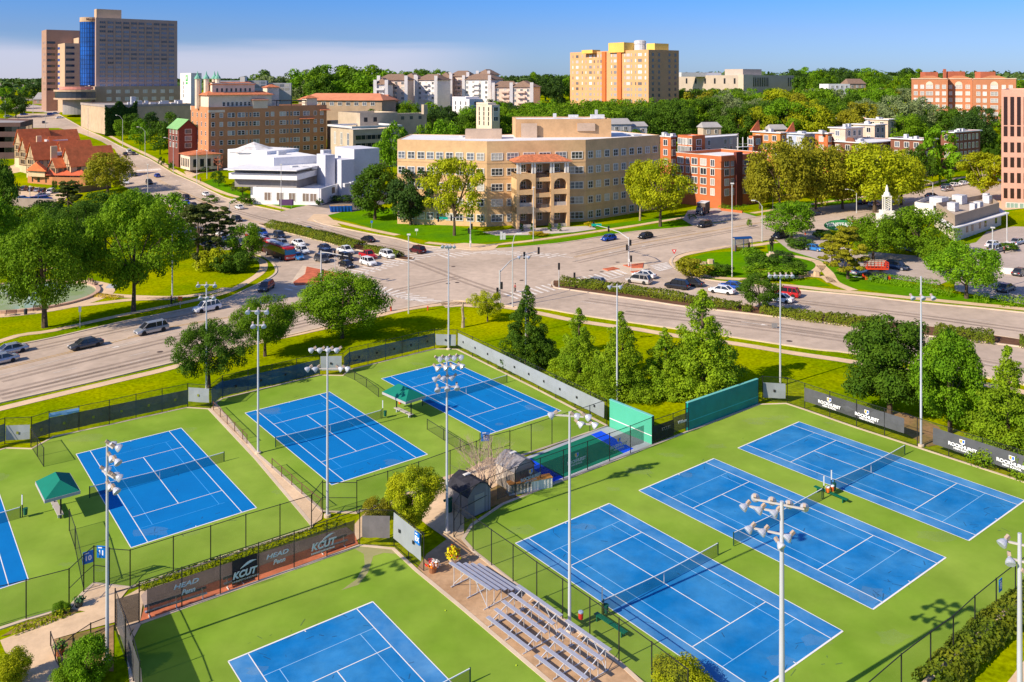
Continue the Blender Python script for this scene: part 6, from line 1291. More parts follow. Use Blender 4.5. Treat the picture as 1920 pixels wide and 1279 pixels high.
def cooler(b, z, lab, c1_, c2_):
    t = thing('drink_cooler', lab, 'cooler', (b[0], b[1], b[2] + z)); mb = MB(); mb.lathe([(.17, 0), (.19, .42), (.19, .43)], n=12); mb.build('body', mat('cooler_' + lab[:6], c1_, .5), t); mb = MB(); mb.lathe([(.195, .43), (.19, .52), (.12, .55)], n=12); mb.build('lid', mat('coolerlid_' + lab[:6], c2_, .5), t)
cooler(P(109, 935), .5, 'blue cooler on the bench under the left canopy', (.02, .08, .45), (.7, .7, .75)); cooler(P(750, 765), .5, 'orange cooler on the bench under the upper canopy', (.8, .16, .02), (.8, .8, .8)); cooler(P(1089, 1169), .35, 'red cooler with a pale lid behind the bleacher fence', (.6, .03, .02), (.35, .45, .6))
bq = court_pt('R2', -1.9, LL / 2 + .3); bq3 = Vector((bq.x, bq.y, T(*bq))); gb = thing('court_bench', 'dark green bench between the two right nets', 'bench', bq3, R(-52)); mb = MB(); mb.box(-1.7, 1.7, -.18, .18, .42, .48); mb.build('seat', mat('bench_green', (.0, .12, .06), .5), gb)
for s in (-1, 1): mb = MB(); mb.box(s * 1.3 - .04, s * 1.3 + .04, -.22, .22, 0, .42); mb.build('leg', MATS['bench_green'], gb)
cooler(bq3 + Vector((-.25, .1, 0)), .48, 'orange water cooler on the green bench', (.85, .12, .01), (.8, .8, .8)); cooler(bq3 + Vector((.25, .35, 0)), .48, 'second orange cooler on the green bench', (.85, .14, .02), (.8, .8, .8))
mb = MB(); b3 = court_pt('R3', D + 1.6, LL / 2 + 1.4); gb = thing('court_bench', 'dark green bench behind the bleacher fence', 'bench', (*b3, T(*b3)), R(-50)); mb.box(-1.5, 1.5, -.2, .2, .42, .48); mb.build('seat', MATS['bench_green'], gb)
for s in (-1, 1): mb = MB(); mb.box(s * 1.2 - .04, s * 1.2 + .04, -.2, .2, 0, .42); mb.build('leg', MATS['bench_green'], gb)
def bleacher(px0, py0, px1, py1, flip, lab, rows=5):
    a, b = P(px0, py0), P(px1, py1); d = (b - a).xy; L1 = d.length; c = (a + b) / 2; t = thing('bleacher', lab, 'bleacher', (c.x, c.y, T(c.x, c.y) + .06), math.atan2(d.y, d.x), 'aluminium bleachers on the concrete pad'); fr_ = MB()
    for k in range(rows):
        z = .42 + .30 * k if not flip else .42 + .30 * (rows - 1 - k); y = .72 * k
        mb = MB(); mb.box(-L1 / 2, L1 / 2, y - .155, y + .155, z, z + .05); mb.build('seat_plank', M_alu, t)
    for x in (-L1 * .40, 0, L1 * .40):
        mb = MB(); ys = [(.72 * k, (.42 + .30 * k) if not flip else (.42 + .30 * (rows - 1 - k))) for k in range(rows)]
        mb.beam((x, -.3, .05), (x, .72 * (rows - 1) + .3, .05), .06); mb.beam((x, ys[0][0], ys[0][1] - .05), (x, ys[-1][0], ys[-1][1] - .05), .06)
        for y, z in ys: mb.beam((x, y, .05), (x, y, z), .04)
        mb.build('frame', M_galv, t)
    mb = MB(); hi = .72 * (rows - 1) if not flip else 0; mb.beam((-L1 * .42, hi, .1), (-L1 * .14, hi, 1.5), .04); mb.beam((L1 * .14, hi, 1.5), (L1 * .42, hi, .1), .04); mb.build('cross_brace', M_galv, t)
bleacher(844, 1096, 921, 1148, True, 'upper bleacher facing the right courts, next to the flower pots'); bleacher(914, 1170, 995, 1232, False, 'middle bleacher beside the tall light pole'); bleacher(1004, 1243, 1086, 1305, False, 'lowest bleacher, cut by the bottom edge')
def bench(a, b, lab, off=0):
    a, b = P(*a), P(*b); d = (b - a).xy; L1 = d.length; c = (a + b) / 2; t = thing('court_bench', lab, 'bench', (c.x, c.y, T(c.x, c.y) + .06), math.atan2(d.y, d.x)); mb = MB(); mb.box(-L1 / 2, L1 / 2, -.14, .14, .43, .48); mb.build('seat', M_alu, t); mb = MB(); mb.box(-L1 / 2, L1 / 2, .2, .24, .66, .86); mb.build('backrest', M_alu, t)
    for k in range(max(2, int(L1 / 1.9) + 1)):
        x = -L1 / 2 + .3 + (L1 - .6) * k / max(1, int(L1 / 1.9)); mb = MB(); mb.beam((x, -.22, .02), (x, .22, .02), .06); mb.beam((x, 0, .02), (x, 0, .43), .06); mb.beam((x, .05, .4), (x, .22, .8), .05); mb.build('leg', M_frame, t)
bench((272, 1162), (388, 1123), 'long aluminium bench behind the left part of the banner fence'); bench((420, 1108), (462, 1092), 'short aluminium bench under the black sponsor banner'); bench((598, 1042), (652, 1023), 'aluminium bench behind the right part of the banner fence')
def pot(px, py, lab, pc, fc, r=.35, h=.6, fh=.7, n=160, urn=False):
    b = P(px, py); t = thing('flower_pot', lab, 'planter', b); mb = MB(); mb.lathe([(r * .55, 0), (r * .5, h * .25), (r * .6, h * .3), (r, h), (r * 1.05, h)] if urn else [(r * .7, 0), (r, h), (r * 1.06, h)], n=12); mb.build('pot', wm('pot_' + lab[:5], pc), t)
    for k, cc in enumerate(fc):
        m = n // len(fc); d = np.random.normal(size=(m, 3)); d /= np.linalg.norm(d, axis=1)[:, None]; d[:, 2] = np.abs(d[:, 2]); C = d * np.random.uniform(.5, 1, (m, 1)) * np.array([r * 1.4, r * 1.4, fh]) + np.array([0, 0, h]) + (np.array([math.cos(k * 2.4), math.sin(k * 2.4), 0]) * r * .35); me = leaves_mesh('flowers', C, d, .17); me.materials.append(mat('flower_%d_%s' % (k, lab[:5]), cc, .8)); o = bpy.data.objects.new('flowers', me); COL.objects.link(o); o.parent = t
pot(849, 1061, 'yellow-leaved urn on the grass by the path', (.65, .52, .40), [(.62, .55, .0), (.62, .52, .0), (.62, .55, .0), (.6, .1, .01), (.62, .52, .0)], .40, .75, .95, 300, True); pot(811, 1074, 'clay pot of red, orange and white flowers', (.35, .15, .07), [(.75, .73, .7), (.75, .02, .02), (.8, .22, .01), (.75, .73, .7)], .38, .6, .45, 220)
pot(148, 1138, 'dark pot by the left gate', (.06, .07, .06), [(.04, .12, .04), (.08, .16, .04)], .33, .5, .3, 80); pot(112, 1228, 'planter pot of clay behind the low rail', (.50, .16, .06), [(.10, .22, .02), (.14, .26, .03)], .35, .5, .55, 100)
fence([(95, 1212), (104, 1238), (116, 1262), (124, 1285)], 'dark handrail of the ramp at lower left', h=1.0, mesh=M_chain, name='railing', cat='railing'); fence([(117, 1230), (137, 1212), (170, 1190), (200, 1178)], 'low rail round the earth bed at lower left', h=.8, mesh=M_chain, name='railing', cat='railing')
b = P(868, 1000); wf = thing('ball_cart', 'dark green bin stand in front of the grey shed', 'bin', P(842, 960)); mb = MB(); mb.lathe([(.28, 0), (.3, 1.0), (.32, 1.02)], n=10); mb.build('bin', MATS['bin_green'], wf); mb = MB(); mb.beam((-.5, 0, 1.0), (.3, 0, 1.3), .12, .2); mb.build('lid', MATS['bin_green'], wf)
for k, (px, py) in enumerate(((835, 1147), (968, 1250))): b = P(px, py); t = thing('tennis_ball', ['tennis ball on the bottom court near the upper bleacher', 'pale tennis ball on the bottom court near the lowest bleacher'][k], 'tennis ball', (b.x, b.y, b.z + .05)); mb = MB(); mb.lathe([(.01, 0), (.03, .01), (.045, .045), (.03, .08), (.01, .09)], n=8); mb.build('ball', mat('optic_yellow', (.6, .75, .02), .8), t)
# ================================================================== floodlight poles
def lamp_head(par, p, yaw, tilt, r=.33, box=True):
    M = Matrix.Translation(p) @ Matrix.Rotation(yaw, 4, 'Z') @ Matrix.Rotation(tilt, 4, 'Y') @ Matrix.Scale(.68, 4)
    o = bpy.data.objects.new('lamp_head', HEAD_ME); COL.objects.link(o); o.parent = par; o.matrix_local = M; return o
def _headmesh():
    mb = MB(); mb.lathe([(.10, -.62), (.16, -.50), (.30, -.32), (.38, -.12), (.40, 0), (.36, .02)], n=14, mi=0); mb.lathe([(.355, .005), (.35, .045)], n=14, mi=2); mb.box(-.14, .14, -.12, .12, -1.0, -.60, mi=1)
    me = bpy.data.meshes.new('lamp_head'); me.from_pydata(mb.v, [], mb.f); [me.materials.append(m) for m in (mat('reflector_aluminium', (.56, .58, .64), .3, 4, .05, metal=.3), mat('ballast_box', (.42, .32, .25), .6), mat('lamp_glass', (.45, .5, .58), .15, spec=.8))]; me.polygons.foreach_set('material_index', mb.m); me.update(); return me
HEAD_ME = _headmesh()
def flood(px, pyb, top, heads, lab, yaw=0., base=None, r=.125):
    b = base or P(px, pyb); h = (ZP(top, b.y) - b.z); t = thing('floodlight_pole', lab, 'floodlight', b, 0, 'floodlight poles round the tennis courts'); mb = MB(); mb.tube([(0, 0, 0), (0, 0, h * .5), (0, 0, h)], [r, r * .8, r * .6], 12); mb.build('pole', mat('white_steel_pole', (.50, .52, .57), .45, .5, .05, metal=.1), t)
    mb = MB(); mb.lathe([(.32, 0), (.32, .22), (.26, .25)], n=12); mb.build('footing', M_kerb, t)
    mb = MB()
    for z, xs_, yw in heads:
        x0, x1 = min(xs_), max(xs_); e = Vector((math.cos(yaw), math.sin(yaw), 0)); mb.beam(e * x0 + Vector((0, 0, h - z)), e * x1 + Vector((0, 0, h - z)), .10)
    mb.build('crossarm', mat('arm_steel', (.50, .46, .44), .5), t)
    for z, xs_, yw in heads:
        for i, x in enumerate(xs_):
            e = Vector((math.cos(yaw), math.sin(yaw), 0)); y = yw[i] if hasattr(yw, '__len__') else yw; dirv = Vector((math.cos(y), math.sin(y), 0)); lamp_head(t, e * x + Vector((0, 0, h - z - .1)) + dirv * .42, y, R(180 - 55))
    return t
h2 = lambda z, n, w, y: (z, [-w * .72 + 1.44 * w * i / (n - 1) for i in range(n)], y)
flood(201, 1240, 828, [(.2, [.1, .9], R(20)), (1.0, [.3, 1.1], R(-30)), (2.2, [-.7, .5, 1.0], R(20)), (3.0, [.1, .9], R(-30))], 'tall floodlight pole in the lower left', R(-40))
flood(387, 732, 530, [h2(.3, 3, 1.5, R(-70)), h2(1.9, 3, 1.2, R(-60))], 'floodlight pole behind the left court in the dark oak'); flood(484, 851, 578, [h2(.3, 3, 1.4, R(-90)), h2(1.8, 2, .8, R(-70))], 'floodlight pole standing on the walkway')
flood(614, 969, 650, [h2(.3, 4, 1.6, R(180)), (2.0, [-1.5, -.8, .9, 1.5], [R(200), R(200), R(0), R(0)])], 'floodlight pole at the foot of the walkway'); flood(838, 1001, 668, [h2(.2, 4, 1.3, R(30)), h2(.9, 4, 1.5, R(-30)), h2(1.9, 3, 1.0, R(190)), h2(2.7, 3, 1.2, R(-80))], 'central floodlight pole crowded with lamps', R(15))
flood(841, 656, 458, [h2(.3, 4, 1.2, R(-90))], 'far floodlight pole at the top court corner'); flood(986, 684, 478, [h2(.3, 2, .9, R(190))], 'floodlight pole behind the grey windscreen'); flood(1157, 756, 533, [h2(.3, 2, .9, R(200))], 'floodlight pole above the mint practice wall')
flood(1068, 1186, 772, [(.3, [-1.0, .2, 1.0], [R(180), R(10), R(0)]), (.8, [.5, 1.5], R(-20))], 'floodlight pole beside the bleachers', R(-10)); flood(1463, 724, 512, [h2(.3, 5, 2.0, R(-90))], 'floodlight pole at the right court corner'); flood(1727, 837, 518, [h2(2.2, 3, 1.5, R(-80))], 'floodlight pole between the two school banners')
bb3 = Vector((16.4, 52.4, T(16.4, 52.4))); flood(0, 0, 940, [(.2, [-1.6, -.6, .4, 1.3], R(70)), (.7, [-2.0, -1.1, -.2], R(200)), (2.0, [-1.7, -.9, .6], R(200)), (2.6, [-.3], R(-60))], 'nearest floodlight pole over the right courts with twelve lamps', R(-25), base=Vector(((1466 - 960) * 52.4 / F, 52.4, bb3.z)), r=.19)
flood(0, 0, 1000, [(.6, [-.6, .7], R(200)), (1.5, [-.5, .6], R(250)), (2.2, [.2, .9], R(0))], 'floodlight pole at the right edge of the view', R(-30), base=Vector(((1912 - 960) * 47. / F, 47., .5)), r=.17)
# ================================================================== street furniture
M_pole = mat('pale_street_pole', (.50, .50, .50), .6, 1, .06); M_sig = mat('signal_black', (.015, .015, .018), .5); M_tealsign = mat('street_sign_teal', (.0, .35, .24), .5)
def street_lamp(px, pyb, top, dx, lab, base_y=None, w=.09):
    b = P(px, pyb); h = ZP(top, b.y) - b.z; arm = dx * b.y / F; t = thing('street_lamp', lab, 'street lamp', b, 0, 'street lamps along the roads'); mb = MB(); mb.tube([(0, 0, 0), (0, 0, h * (.86 if arm else 1))], [w * 1.4, w], 8); mb.build('pole', M_pole, t)
    if arm:
        mb = MB(); mb.tube([(0, 0, h * .85), (arm * .45, 0, h * .96), (arm, 0, h)], [w * .8, w * .6, w * .5], 6); mb.build('arm', M_pole, t); s = 1 if arm > 0 else -1; mb = MB(); mb.box(min(arm, arm + s * .9), max(arm, arm + s * .9), -.18, .18, h - .08, h + .12); mb.build('lamp_head', M_frame, t)
    else: mb = MB(); mb.box(-.25, .35, -.2, .2, h, h + .22); mb.build('lamp_head', M_frame, t)
for a in [(1372.6, 519, 345, 0, 'tallest pole on the traffic circle island'), (1429, 453, 376, -13, 'lamp with curved arm beside the bus shelter'), (1449, 392, 343, 16, 'curved-arm lamp in front of the olive trees'), (1606, 400, 355, -15, 'curved-arm lamp left of the white sign tower'), (1749, 371, 338, -14, 'curved-arm lamp before the parked cars'), (1712, 342, 312, 14, 'curved-arm lamp by the rocky bank'),
          (230, 276, 216, -10, 'street lamp on the bank above the left street'), (272, 295, 238, -12, 'street lamp right of the brightest street tree'), (325, 325, 258, -14, 'street lamp before the green-roofed house'), (369, 343, 283, 0, 'plain pole at the hotel driveway'), (388, 335, 283, 0, 'thin pole by the hotel porch'), (277, 368, 309, 0, 'pole in the street beside the olive tree'), (85, 247, 210, 0, 'pole behind the timbered restaurant roofs'),
          (430, 444, 374, 6, 'pole beside the queue of cars'), (527, 392, 309, 0, 'pole in front of the white church'), (961, 576, 438, 7, 'tall pole with small lamp at the crossing corner'), (1000, 452, 352, 0, 'pole in front of the portico'), (323, 556, 437, 0, 'park lamp by the cyclists'), (118, 205, 180, 4, 'far lamp by the hotel drive'), (62, 214, 182, 0, 'far pole at the left junction'), (45, 216, 186, 0, 'second far pole at the left junction'), (10, 222, 190, 0, 'far pole at the left edge'), (4, 262, 240, 0, 'garage lamp at the left edge'), (17, 292, 266, 0, 'lamp in front of the dark garage'),
          (1861, 545, 428, 0, 'parking lot floodlight at right'), (1888, 454, 400, 0, 'pole beside the diner'), (1864, 345, 300, 0, 'thin pole by the rose office block'), (56, 376, 350, 0, 'parking lot lamp below the timbered restaurant'), (165, 255, 203, 0, 'pole at the corner of the blank garage'), (766, 588, 441, 0, 'tall pole with signals at the near corner of the crossing')]: street_lamp(*a)
def signal(par, p, back=None):
    mb = MB(); mb.box(p[0] - .19, p[0] + .19, p[1] - .15, p[1] + .15, p[2] - .62, p[2] + .62)
    for k in (-.4, 0, .4): mb.lathe([(.13, .0), (.15, .2), (.14, .21)], (p[0], p[1] - .15, p[2] + k), 8, M=Matrix.Rotation(R(90), 3, 'X'))
    mb.build('signal_head', M_sig, par)
def mast(px, pyb, pyt, tip, heads, lab, sign=None, posth=None):
    b = P(px, pyb); h = ZP(pyt, b.y) - b.z; k = (tip[0] - 960) / F; dxp = (tip[0] - px) * b.y / F; dy = tip[2] if len(tip) > 2 else 0; Yt = b.y + dy; X1 = (tip[0] - 960) * Yt / F - b.x; z1 = ZP(tip[1], Yt) - b.z
    t = thing('traffic_light', lab, 'traffic light', b); mb = MB(); mb.tube([(0, 0, 0), (0, 0, h)], [.16, .13], 10); mb.build('pole', M_pole, t); s = [(0, 0, h - .3), (X1 * .25, dy * .25, h + (z1 - h) * .62), (X1 * .6, dy * .6, h + (z1 - h) * .92), (X1, dy, z1)]
    mb = MB(); mb.tube(s, [.11, .09, .07, .05], 8); mb.build('mast_arm', M_pole, t)
    for u in heads:
        i = min(2, int(u * 3)); q = Vector(s[0]).lerp(Vector(s[3]), u); q.z = h - .3 + (z1 - h + .3) * (1 - (1 - u) ** 2.2); signal(t, q)
    if sign: q = Vector(s[0]).lerp(Vector(s[3]), sign); mb = MB(); mb.box(q.x - 1.1, q.x + 1.1, q.y - .05, q.y + .0, z1 - .2, z1 + .35); mb.build('street_name_sign', M_tealsign, t)
    if posth: signal(t, Vector((.35, 0, posth))); signal(t, Vector((-.4, 0, posth - 1)))
    mb = MB(); mb.box(-.2, .2, -.3, -.1, 1.0, 1.6); mb.build('control_box', M_frame, t)
mast(937, 573, 507, (1010, 470, 8), [.62, 1.0], 'mast arm traffic light beside the pedestrian', posth=3.5); mast(1179, 500, 445, (1112, 421, 10), [.55, .98], 'mast arm traffic light on the right brick island', sign=.9, posth=5); mast(882, 464, 408, (822, 411, -6), [.6, 1.0], 'mast arm traffic light before the beige building', sign=.86, posth=5); mast(602, 530, 470, (656, 481, -4), [.75, .98], 'mast arm traffic light over the waiting cars', posth=2)
for (px, py, pt, lab) in ((1048, 540, 494, 'post-mounted traffic light at the hedge end'), (1183, 510, 480, 'thin signal post on the right brick island'), (628, 507, 470, 'thin signal post behind the round maple'), (1077, 521, 512, 'small dark bollard signal in the right approach')):
    b = P(px, py); h = ZP(pt, b.y) - b.z; t = thing('traffic_light', lab, 'traffic light', b); mb = MB(); mb.tube([(0, 0, 0), (0, 0, h)], .07, 6); mb.build('pole', M_pole, t); signal(t, Vector((0, -.2, h - .5)))
def sign(px, pyb, pyt, w, h, m, lab, name='road_sign', two=False, tri=False, txt=None, cat='sign'):
    b = P(px, pyb); H = ZP(pyt, b.y) - b.z; t = thing(name, lab, cat, b); mb = MB()
    for x in ((-w * .35, w * .35) if two else (0,)): mb.tube([(x, 0, 0), (x, 0, H)], .035, 6)
    mb.build('post', M_pole, t); mb = MB()
    if tri:
        mb.hexa([(-w / 2, -.06, H), (0, -.06, H - h), (w / 2, -.06, H)], [(-w / 2, -.04, H), (0, -.04, H - h), (w / 2, -.04, H)]); mb.build('board', m, t); mb = MB(); mb.hexa([(-w * .2, -.08, H - h * .15), (0, -.08, H - h * .6), (w * .2, -.08, H - h * .15)], [(-w * .2, -.065, H - h * .15), (0, -.065, H - h * .6), (w * .2, -.065, H - h * .15)]); mb.build('board_centre', M_sw, t)
    else: mb.box(-w / 2, w / 2, -.06, -.02, H - h, H); mb.build('board', m, t)
    if txt: text_mb(txt, h * .6, M_sw, t, (0, -.065, H - h / 2), RX, 'lettering', .004, 0, .01)
    return t
M_sred = mat('sign_red', (.65, .02, .02), .5); M_spur = mat('sign_purple', (.10, .05, .14), .5); M_sgrn = mat('sign_green', (.05, .28, .10), .5)
sign(1264, 487, 468, 1.1, 1.0, M_sred, 'red and white triangular yield sign on the traffic circle', tri=True); sign(150, 615, 574, .4, .95, M_frame, 'white upright sign on the park lawn'); sign(338, 577, 556, .8, .75, mat('sign_orange', (.85, .16, .02), .5), 'orange road sign near the cyclists'); sign(697, 431, 414, .5, .6, M_pblue, 'small blue sign on the lawn before the church'); sign(781, 441, 429, .8, .6, M_frame, 'small white sign on the lawn')
t = sign(537, 390, 374, 4.6, 1.9, M_spur, 'low purple notice board in front of the church', two=True); sign(1452, 616, 606, .9, .7, mat('sign_back', (.25, .25, .25), .5), 'back of a road sign standing in the near road', two=True)
t = sign(1575, 438, 412, 7.5, 2.6, M_sgrn, 'green oval diner sign on white posts', two=True, name='diner_sign')
for o in list(bpy.data.objects):
    if o.parent == t and o.name.startswith('board'): bpy.data.objects.remove(o)
bsg = P(1575, 438); Hs = ZP(412, bsg.y) - bsg.z; mb = MB(); mb.tube([(0, .05, Hs - 1.4), (0, -.15, Hs - 1.4)], 1.0, 28); o = mb.build('board', M_sgrn, t); o.scale = (4.0, 1, 1.35); o.location.z = (Hs - 1.4) * (1 - 1.35); text_mb("WINSTEAD'S", 1.35, M_sw, t, (0, -.2, Hs - 1.25), RX, 'lettering', .01, 0, .05, sx=.9); text_mb("STEAKBURGERS", .5, M_sw, t, (.4, -.2, Hs - 2.2), RX, 'lettering', .01, 0, .02)
ht_, rp, ztt = HOT; mid = rp[11]; dz_ = ztt - ht_.location.z - 1.2; fc = Vector((A_.y, -A_.x)); ang_ = math.atan2(rp[12].y - rp[3].y, rp[12].x - rp[3].x)
fa = (rp[5] + (rp[5] - CB) * .045); dd_ = Vector((-(rp[7] - CB).y, (rp[7] - CB).x)).normalized(); vd = Vector((.45, -.89)); pc_ = CB + vd * 8.1; text_mb('Marriott', 2.3, mat('sign_maroon', (.10, .02, .03), .5), ht_, (pc_.x - ht_.location.x, pc_.y - ht_.location.y, dz_), (R(90), 0, R(27)), 'lettering', .08, 0, .04)
mb = MB(); q = CB + (rp[4] - CB) * 1.06; mb.tube([(q.x, q.y, ztt - 2.4), (q.x + .3, q.y - .3, ztt + .2)], [1.0, .5], 6); mb.build('logo', M_sred, ht_, shift=ht_.location)
gt, gp = GREEN; e = gp[3].lerp(gp[0], .62); nn = -A_ * .15; mb = MB(); dB_ = (gp[0] - gp[3]).normalized(); zt3 = ZP(141, 522)
mb.prism([tuple(e - dB_ * 1.9 + nn), tuple(e + dB_ * 1.9 + nn), tuple(e + dB_ * 1.9), tuple(e - dB_ * 1.9)], zt3 - 3.6, zt3); mb.build('sign_board', mat('logo_green', (.05, .45, .08), .5), gt, shift=gt.location); mb = MB()
mb.prism([tuple(e - dB_ * 1.7 + nn), tuple(e + dB_ * 1.7 + nn), tuple(e + dB_ * 1.7), tuple(e - dB_ * 1.7)], zt3 - 5.4, zt3 - 4.2); mb.build('sign_board', MATS['logo_green'], gt, shift=gt.location); text_mb('H', 3.4, M_sw, gt, (*(e + nn * 1.4 - gt.location.xy), zt3 - 1.8 - gt.location.z), (R(90), 0, math.atan2(dB_.y, dB_.x)), 'lettering', .02, .2, .05)
b = P(1391, 470); t = thing('bus_shelter', 'bus shelter with a curved blue roof and glass walls', 'bus shelter', b, R(15)); mb = MB()
for k in range(6): a0, a1 = -.9 + 1.8 * k / 6, -.9 + 1.8 * (k + 1) / 6; z = lambda y: 2.75 + .35 * (1 - (y / .9) ** 2); mb.hexa([(-2.2, a0, z(a0)), (2.2, a0, z(a0)), (2.2, a1, z(a1)), (-2.2, a1, z(a1))], [(-2.2, a0, z(a0) + .08), (2.2, a0, z(a0) + .08), (2.2, a1, z(a1) + .08), (-2.2, a1, z(a1) + .08)])
mb.build('roof', mat('shelter_blue', (.01, .06, .20), .4), t)
for x, y in ((-2.1, -.8), (2.1, -.8), (-2.1, .8), (2.1, .8), (0, -.8)): mb = MB(); mb.beam((x, y, 0), (x, y, 2.8), .1); mb.build('post', MATS['shelter_blue'], t)
mb = MB(); mb.box(-2.05, 2.05, .78, .80, .3, 2.5); mb.box(-2.1, -2.08, -.75, .75, .3, 2.5); mb.build('glass_wall', mat('shelter_glass', (.25, .28, .25), .1, alpha=.35), t); mb = MB(); mb.box(-1.6, 1.6, .3, .7, .42, .5); mb.build('seat', M_blackmetal, t)
def bin_(px, py, lab, c, r=.3, h=.9): t = thing('litter_bin', lab, 'bin', P(px, py)); mb = MB(); mb.lathe([(r * .9, 0), (r, h), (r * .7, h + .12), (.05, h + .15)], n=10); mb.build('bin', wm('bin_' + lab[:4], c), t)
bin_(1378, 470, 'terracotta litter bin beside the shelter', (.42, .16, .09), .45, 1.1); bin_(48, 590, 'dark litter bin at the fountain rim', (.05, .05, .06)); bin_(733, 606 - 22, 'red hydrant-like bin by the near pavement', (.55, .06, .03), .16, .7); bin_(372, 497, 'pale drum on the park lawn', (.5, .5, .5), .2, .5)
def hydrant(px, py, lab): t = thing('fire_hydrant', lab, 'fire hydrant', P(px, py)); mb = MB(); mb.lathe([(.14, 0), (.14, .1), (.1, .12), (.1, .6), (.13, .62), (.12, .72), (.04, .82)], n=8); mb.beam((-.2, 0, .45), (.2, 0, .45), .12); mb.build('body', mat('hydrant_red', (.7, .06, .02), .5), t)
hydrant(802, 582, 'red fire hydrant near the tall crossing pole'); hydrant(1510, 441, 'red fire hydrant by the parking entrance')
b = P(1447, 481); t = thing('statue', 'dark bronze standing figure on a pale plinth', 'statue', b); mb = MB(); mb.box(-.9, .9, -.9, .9, 0, .5); mb.box(-.5, .5, -.5, .5, .5, 1.0); mb.build('plinth', M_kerb, t)
def person(loc, rz, lab, shirt, pants, pose='walk', hair=(.03, .02, .015), sc=1., skin=(.45, .25, .16)):
    t = thing('person', lab, 'person', loc, rz); t.scale = (sc,) * 3
    st = {'walk': ((.24, .42, .0), (-.20, .40, .0)), 'stand': ((.04, .45, 0), (-.04, .45, 0)), 'sit': ((.45, .48, .0), (.45, .48, .0))}[pose]
    def skinm(name, V, Ed, Rd, m, root=0):
        me = bpy.data.meshes.new(name); me.from_pydata(V, Ed, []); o = bpy.data.objects.new(name, me); COL.objects.link(o); md = o.modifiers.new('s', 'SKIN');
        if not me.skin_vertices: pass
        for i, r_ in enumerate(Rd): me.skin_vertices[0].data[i].radius = (r_, r_)
        me.skin_vertices[0].data[root].use_root = True; o.modifiers.new('b', 'SUBSURF').levels = 1; o.modifiers['b'].render_levels = 1
        dg = bpy.context.evaluated_depsgraph_get(); me2 = bpy.data.meshes.new_from_object(o.evaluated_get(dg)); bpy.data.objects.remove(o); me2.name = name; me2.materials.clear(); me2.materials.append(m); q = bpy.data.objects.new(name, me2); COL.objects.link(q); q.parent = t; return q
    hz = .93; (f1, k1, _), (f2, k2, _) = st; V = [(0, 0, hz), (0, 0, 1.15), (0, 0, 1.42), (0, 0, 1.53), (0.01, 0, 1.66), (.0, .17, 1.40), (.02 - f1 * .3, .24, 1.12), (.10 - f1 * .5, .25, .88), (.0, -.17, 1.40), (.02 - f2 * .3, -.24, 1.12), (.10 - f2 * .5, -.25, .88),
         (0, .09, .88), (f1 * .62, .10, .50), (f1 * .85, .10, .07), (f1 * .85 + .15, .10, .04), (0, -.09, .88), (f2 * .5, -.10, .50), (f2 * 1.1, -.10, .09), (f2 * 1.1 + .14, -.10, .04)]
    Ed = [(0, 1), (1, 2), (2, 3), (3, 4), (2, 5), (5, 6), (6, 7), (2, 8), (8, 9), (9, 10), (0, 11), (11, 12), (12, 13), (13, 14), (0, 15), (15, 16), (16, 17), (17, 18)]; Rd = [.13, .12, .15, .055, .10, .07, .048, .035, .07, .048, .035, .095, .065, .045, .035, .095, .065, .045, .035]
    skinm('body', V, Ed, Rd, mat('skin_%d' % int(skin[0] * 100), skin, .6))
    skinm('shirt', [V[0], V[1], V[2], V[5], V[6], V[8], V[9]], [(0, 1), (1, 2), (2, 3), (3, 4), (2, 5), (5, 6)], [.145, .135, .165, .085, .062, .085, .062], mat('shirt_' + lab[:8], shirt, .9))
    skinm('trousers', [V[0], V[11], V[12], V[13], V[15], V[16], V[17]], [(0, 1), (1, 2), (2, 3), (0, 4), (4, 5), (5, 6)], [.14, .11, .08, .062, .11, .08, .062], mat('trousers_' + lab[:8], pants, .9))
    mb = MB(); mb.lathe([(.02, 1.6), (.105, 1.62), (.115, 1.70), (.08, 1.77), (.01, 1.785)], (-.012, 0, 0), 10); mb.build('hair', mat('hair_' + lab[:8], hair, .8), t, smooth=True); return t
person(P(966, 549), R(200), 'person in a red and dark top walking over the crossing', (.30, .04, .05), (.02, .02, .03)); person(P(1405, 468), R(-90), 'person in dark clothes waiting at the bus shelter', (.03, .03, .04), (.03, .03, .05), 'stand'); person(P(321, 571), R(180), 'person in red standing with a bicycle in the park', (.7, .05, .03), (.04, .04, .06), 'stand'); person(P(1883, 476), R(-60), 'person in turquoise shorts beside the parked white cars', (.02, .02, .03), (.0, .45, .60), 'stand'); person(P(376, 341), R(-90), 'person in dark clothes on the hotel pavement', (.03, .03, .03), (.03, .03, .03), 'stand')
t2 = person(b + Vector((0, 0, 1.0)), R(-90), 'bronze', (.02, .02, .02), (.02, .02, .02), 'stand', (.02, .02, .02), 2.0, (.02, .02, .02))
for o in [q for q in bpy.data.objects if q.parent == t2]:
    o.parent = t; o.location = (0, 0, 1.0); o.scale = (2.0,) * 3; o.rotation_euler = (0, 0, R(-90))
    o.data.materials.clear(); o.data.materials.append(mat('bronze', (.03, .028, .022), .45, metal=.4)); o.name = 'figure_' + o.name.split('.')[0]
bpy.data.objects.remove(t2)
